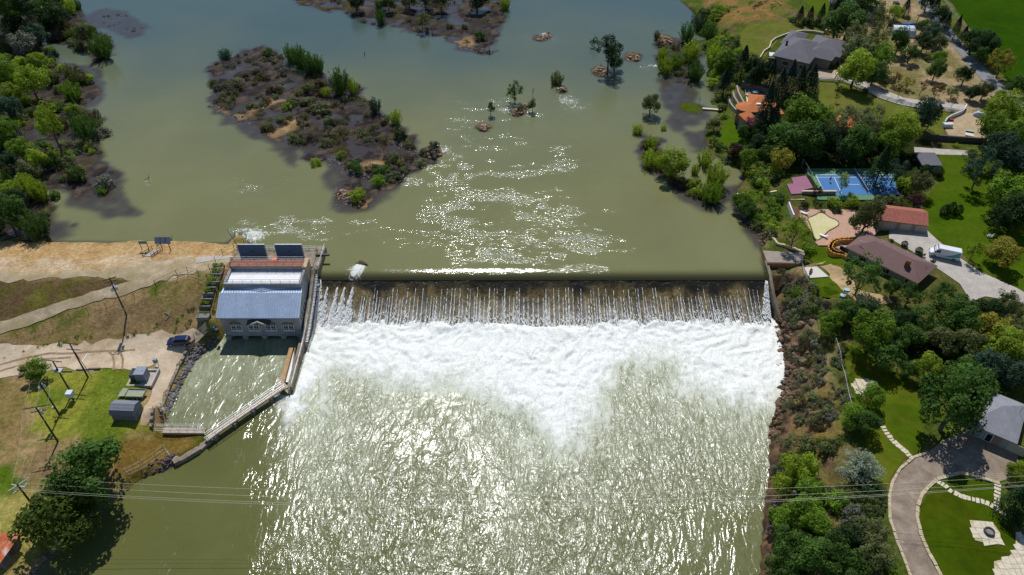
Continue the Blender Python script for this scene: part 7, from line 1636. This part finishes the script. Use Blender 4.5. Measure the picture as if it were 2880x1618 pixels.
18,605,48,round,green,1.1,large green tree at the left end of the embankment
95,630,34,willow,green,1.2,green willow at the embankment
125,600,20,bush,olive,1,olive bush beside the embankment willow
45,560,26,round,dark,1,dark tree above the embankment"""
for ln_ in T.split('\n'):
    f_ = ln_.split(',', 6); plant(float(f_[0]), float(f_[1]), float(f_[2]), f_[3], f_[4], f_[6], None, float(f_[5]))
for px, py, r, lab in ((1078,415,14,'bare dead tree near the lower tip of the bushy island'),(955,340,11,'grey dead snag in the middle of the bushy island'),(1499,262,10,'bare branches rising from the mid river islet'),(1968,280,9,'bare sapling at the end of the plank dock'),(2580,62,20,'leafless tree beside the blue trailer')): plant(px, py, r, 'bare', 'brown', lab, None, 1.3)
m_dead2 = m_dead
# low brush sown over the islands and slopes, each one its own bush
def sow(nmo, n, poly, px_in, rpx, kinds, cols, label, group, seed, avoid=None, minz=None, world=None, dmin=.5):
    rd = random.Random(seed); pts = [P(p[0], p[1], px_in)[:2] for p in poly] if world is None else world; xs_ = [p[0] for p in pts]; ys_ = [p[1] for p in pts]; k = 0; tries = 0
    while k < n and tries < n*14:
        tries += 1; x = rd.uniform(min(xs_), max(xs_)); y = rd.uniform(min(ys_), max(ys_))
        if float(sdist(pts, x, y)) < dmin or vn(x*.22, y*.22, seed) < .44: continue
        z = float(Hs(x, y))
        if minz is not None and z < minz: continue
        r = rd.uniform(*rpx)*(depth((x, y, z))/F) if rpx[0] > 3 else rd.uniform(*rpx)
        ki = rd.choice(kinds); me, tm_, H_ = proto(ki, rd.randint(0, 2)); put(x, y, z-.05, r, ki, rd.choice(cols), label, group, rd.uniform(.8, 1.15), me, tm_, nmo); k += 1
W_ = lambda poly: [(p[0], p[1]) for p in poly]
sow('marsh_bush', 298, None, 0, (.6, 1.8), ['sage','sage','bush'], ['brown','pale','olive','grey','brown','olive'], 'low brown or olive bush growing on the bushy island', 'low bushes on the bushy island', 1, minz=6.75, world=W_(isl_main), dmin=-1)
sow('rabbitbrush', 90, None, 0, (.5, 1.6), ['sage','sage','bush'], ['brown','olive','brown','grey'], 'low brown bush growing on the top island', 'low bushes on the top island', 2, minz=6.75, world=wpoly([(820,-30),(850,14),(900,26),(1000,54),(1060,72),(1160,92),(1240,104),(1300,142),(1370,156),(1396,90),(1426,0),(1428,-40)]), dmin=-1)
sow('willow_scrub', 290, None, 0, (.8, 3.0), ['sage','bush','bush','willow'], ['brown','olive','bright','grey','green','olive','lime'], 'low bush in the flooded brush along the left shore', 'bushes in the flooded brush', 3, minz=6.75, world=wpoly([(-20,-30),(180,-30),(195,30),(200,72),(296,108),(302,165),(205,140),(122,103),(140,150),(205,190),(272,222),(262,318),(282,400),(280,462),(322,500),(322,558),(225,545),(132,540),(152,600),(110,676),(-20,690)]), dmin=-1)
sow('tussock', 26, None, 0, (.3, .8), ['sage'], ['brown','grey'], 'small drowned brown tussock in the dark flooded patch', 'drowned tussocks in the upper left patch', 4, world=wpoly([(250,50),(340,40),(395,75),(390,95),(330,80)]), dmin=-1)
sow('brush_clump', 34, None, 0, (.5, 1.5), ['sage','bush'], ['brown','olive'], 'low brown or olive clump on the long shrub island', 'brown bushes on the long shrub island', 5, world=W_(isl_right), dmin=0)
sow('drowned_bush', 44, None, 0, (.7, 2.2), ['sage','bush'], ['brown','olive','lime'], 'low bush among the drowned shrub row', 'low bushes in the drowned row', 6, world=W_(isl_low), dmin=0)
def gp(pts): return [tuple(G(*p)[:2]) for p in pts]
sow('sagebrush', 180, None, 0, (.45, 1.4), ['sage','sage','bush'], ['grey','pale','grey','olive','pale','brown'], 'sagebrush or weed clump on the right river bluff', 'sagebrush on the right bluff', 7, world=gp([(2195,760),(2290,800),(2360,900),(2370,1000),(2395,1180),(2360,1260),(2200,1290),(2185,1220),(2225,1080),(2212,960),(2185,890)]), dmin=0)
sow('bitterbrush', 60, None, 0, (.8, 2.2), ['bush','sage'], ['grey','pale','olive','grey','bright'], 'large grey or olive bush on the upper bluff', 'large bushes on the upper bluff', 17, world=gp([(2215,800),(2300,850),(2350,920),(2330,980),(2260,960),(2220,900)]), dmin=0)
sow('thicket_bush', 80, None, 0, (.6, 2.2), ['bush','sage','bush'], ['green','olive','bright','grey','olive'], 'weedy bush in the thicket at the bottom right bank', 'bushes in the bottom right thicket', 8, world=gp([(2190,1270),(2390,1240),(2440,1360),(2490,1430),(2490,1600),(2200,1610),(2165,1450)]), dmin=0)
sow('shore_bush', 110, None, 0, (.8, 2.6), ['bush','bush','sage'], ['lime','bright','green','olive','lime'], 'green bush on the shore slope of the right bank', 'green bushes on the right shore slope', 9, world=gp([(1955,40),(2010,20),(2050,80),(2080,150),(2075,240),(2040,260),(2030,300),(2080,400),(2140,440),(2200,540),(2215,640),(2150,690),(2110,620),(2110,560),(2090,490),(2040,450),(2010,400),(1995,180)]), dmin=0)
sow('grass_tuft', 60, None, 0, (.4, .9), ['sage'], ['grey','green','grey'], 'tiny grey green tuft on the rusty bluff top', 'tufts on the rusty bluff top', 10, world=gp([(1990,-20),(2200,-20),(2210,20),(2180,55),(2060,60),(2020,40)]), dmin=0)
sow('understorey_bush', 70, None, 0, (1.0, 2.6), ['bush'], ['green','dark','olive','green'], 'understorey bush in the wood below the brown house', 'understorey bushes in the wood', 11, world=gp([(2380,860),(2520,860),(2700,860),(2860,880),(2870,1080),(2640,1090),(2540,1040),(2400,930)]), dmin=0)
sow('garden_bush', 60, None, 0, (1.0, 2.8), ['bush'], ['green','dark','dark','olive'], 'understorey bush in the shady gardens', 'understorey bushes in the gardens', 12, world=gp([(2190,330),(2330,330),(2560,400),(2560,455),(2260,465),(2200,440),(2130,400)]), dmin=0)
sow('yard_shrub', 40, None, 0, (.8, 2.0), ['bush'], ['green','olive','dark'], 'shrub under the trees right of the sand yard', 'shrubs right of the sand yard', 13, world=gp([(2780,330),(2880,340),(2880,620),(2830,600),(2800,450)]), dmin=0)
sow('weed_tuft', 36, None, 0, (.35, .7), ['sage'], ['lime','green'], 'weed tuft on the grass slopes of the left bank', 'weed tufts on the left bank', 14, world=gp([(0,1000),(600,850),(600,920),(300,960),(0,1010)]), dmin=0)
for k, (px, py, z) in enumerate(rows):
    if k in (1, 3): continue
    for s_ in (0, 1):
        g_ = G(px-14+s_*15, py-4); me, tm_, H_ = proto('bush', s_); put(g_[0], g_[1]+.7, g_[2]+.55, .72, 'bush', 'lime' if k > 1 else 'bright', 'rounded lime green bush clipped in a terrace beside the timber stair', 'clipped bushes in the planter terraces', .8, me, tm_)
for px, py, z in ((2352,683,11.1),(2384,672,11.1),(2412,664,11.1),(2340,700,11.0),(2426,658,11.1)):
    p = P(px, py, z); me, tm_, H_ = proto('sage', 1); put(p[0], p[1], p[2], .6, 'sage', 'lime', 'flowering plant in the curved ochre planter', 'plants in the ochre planter', .7, me, tm_)
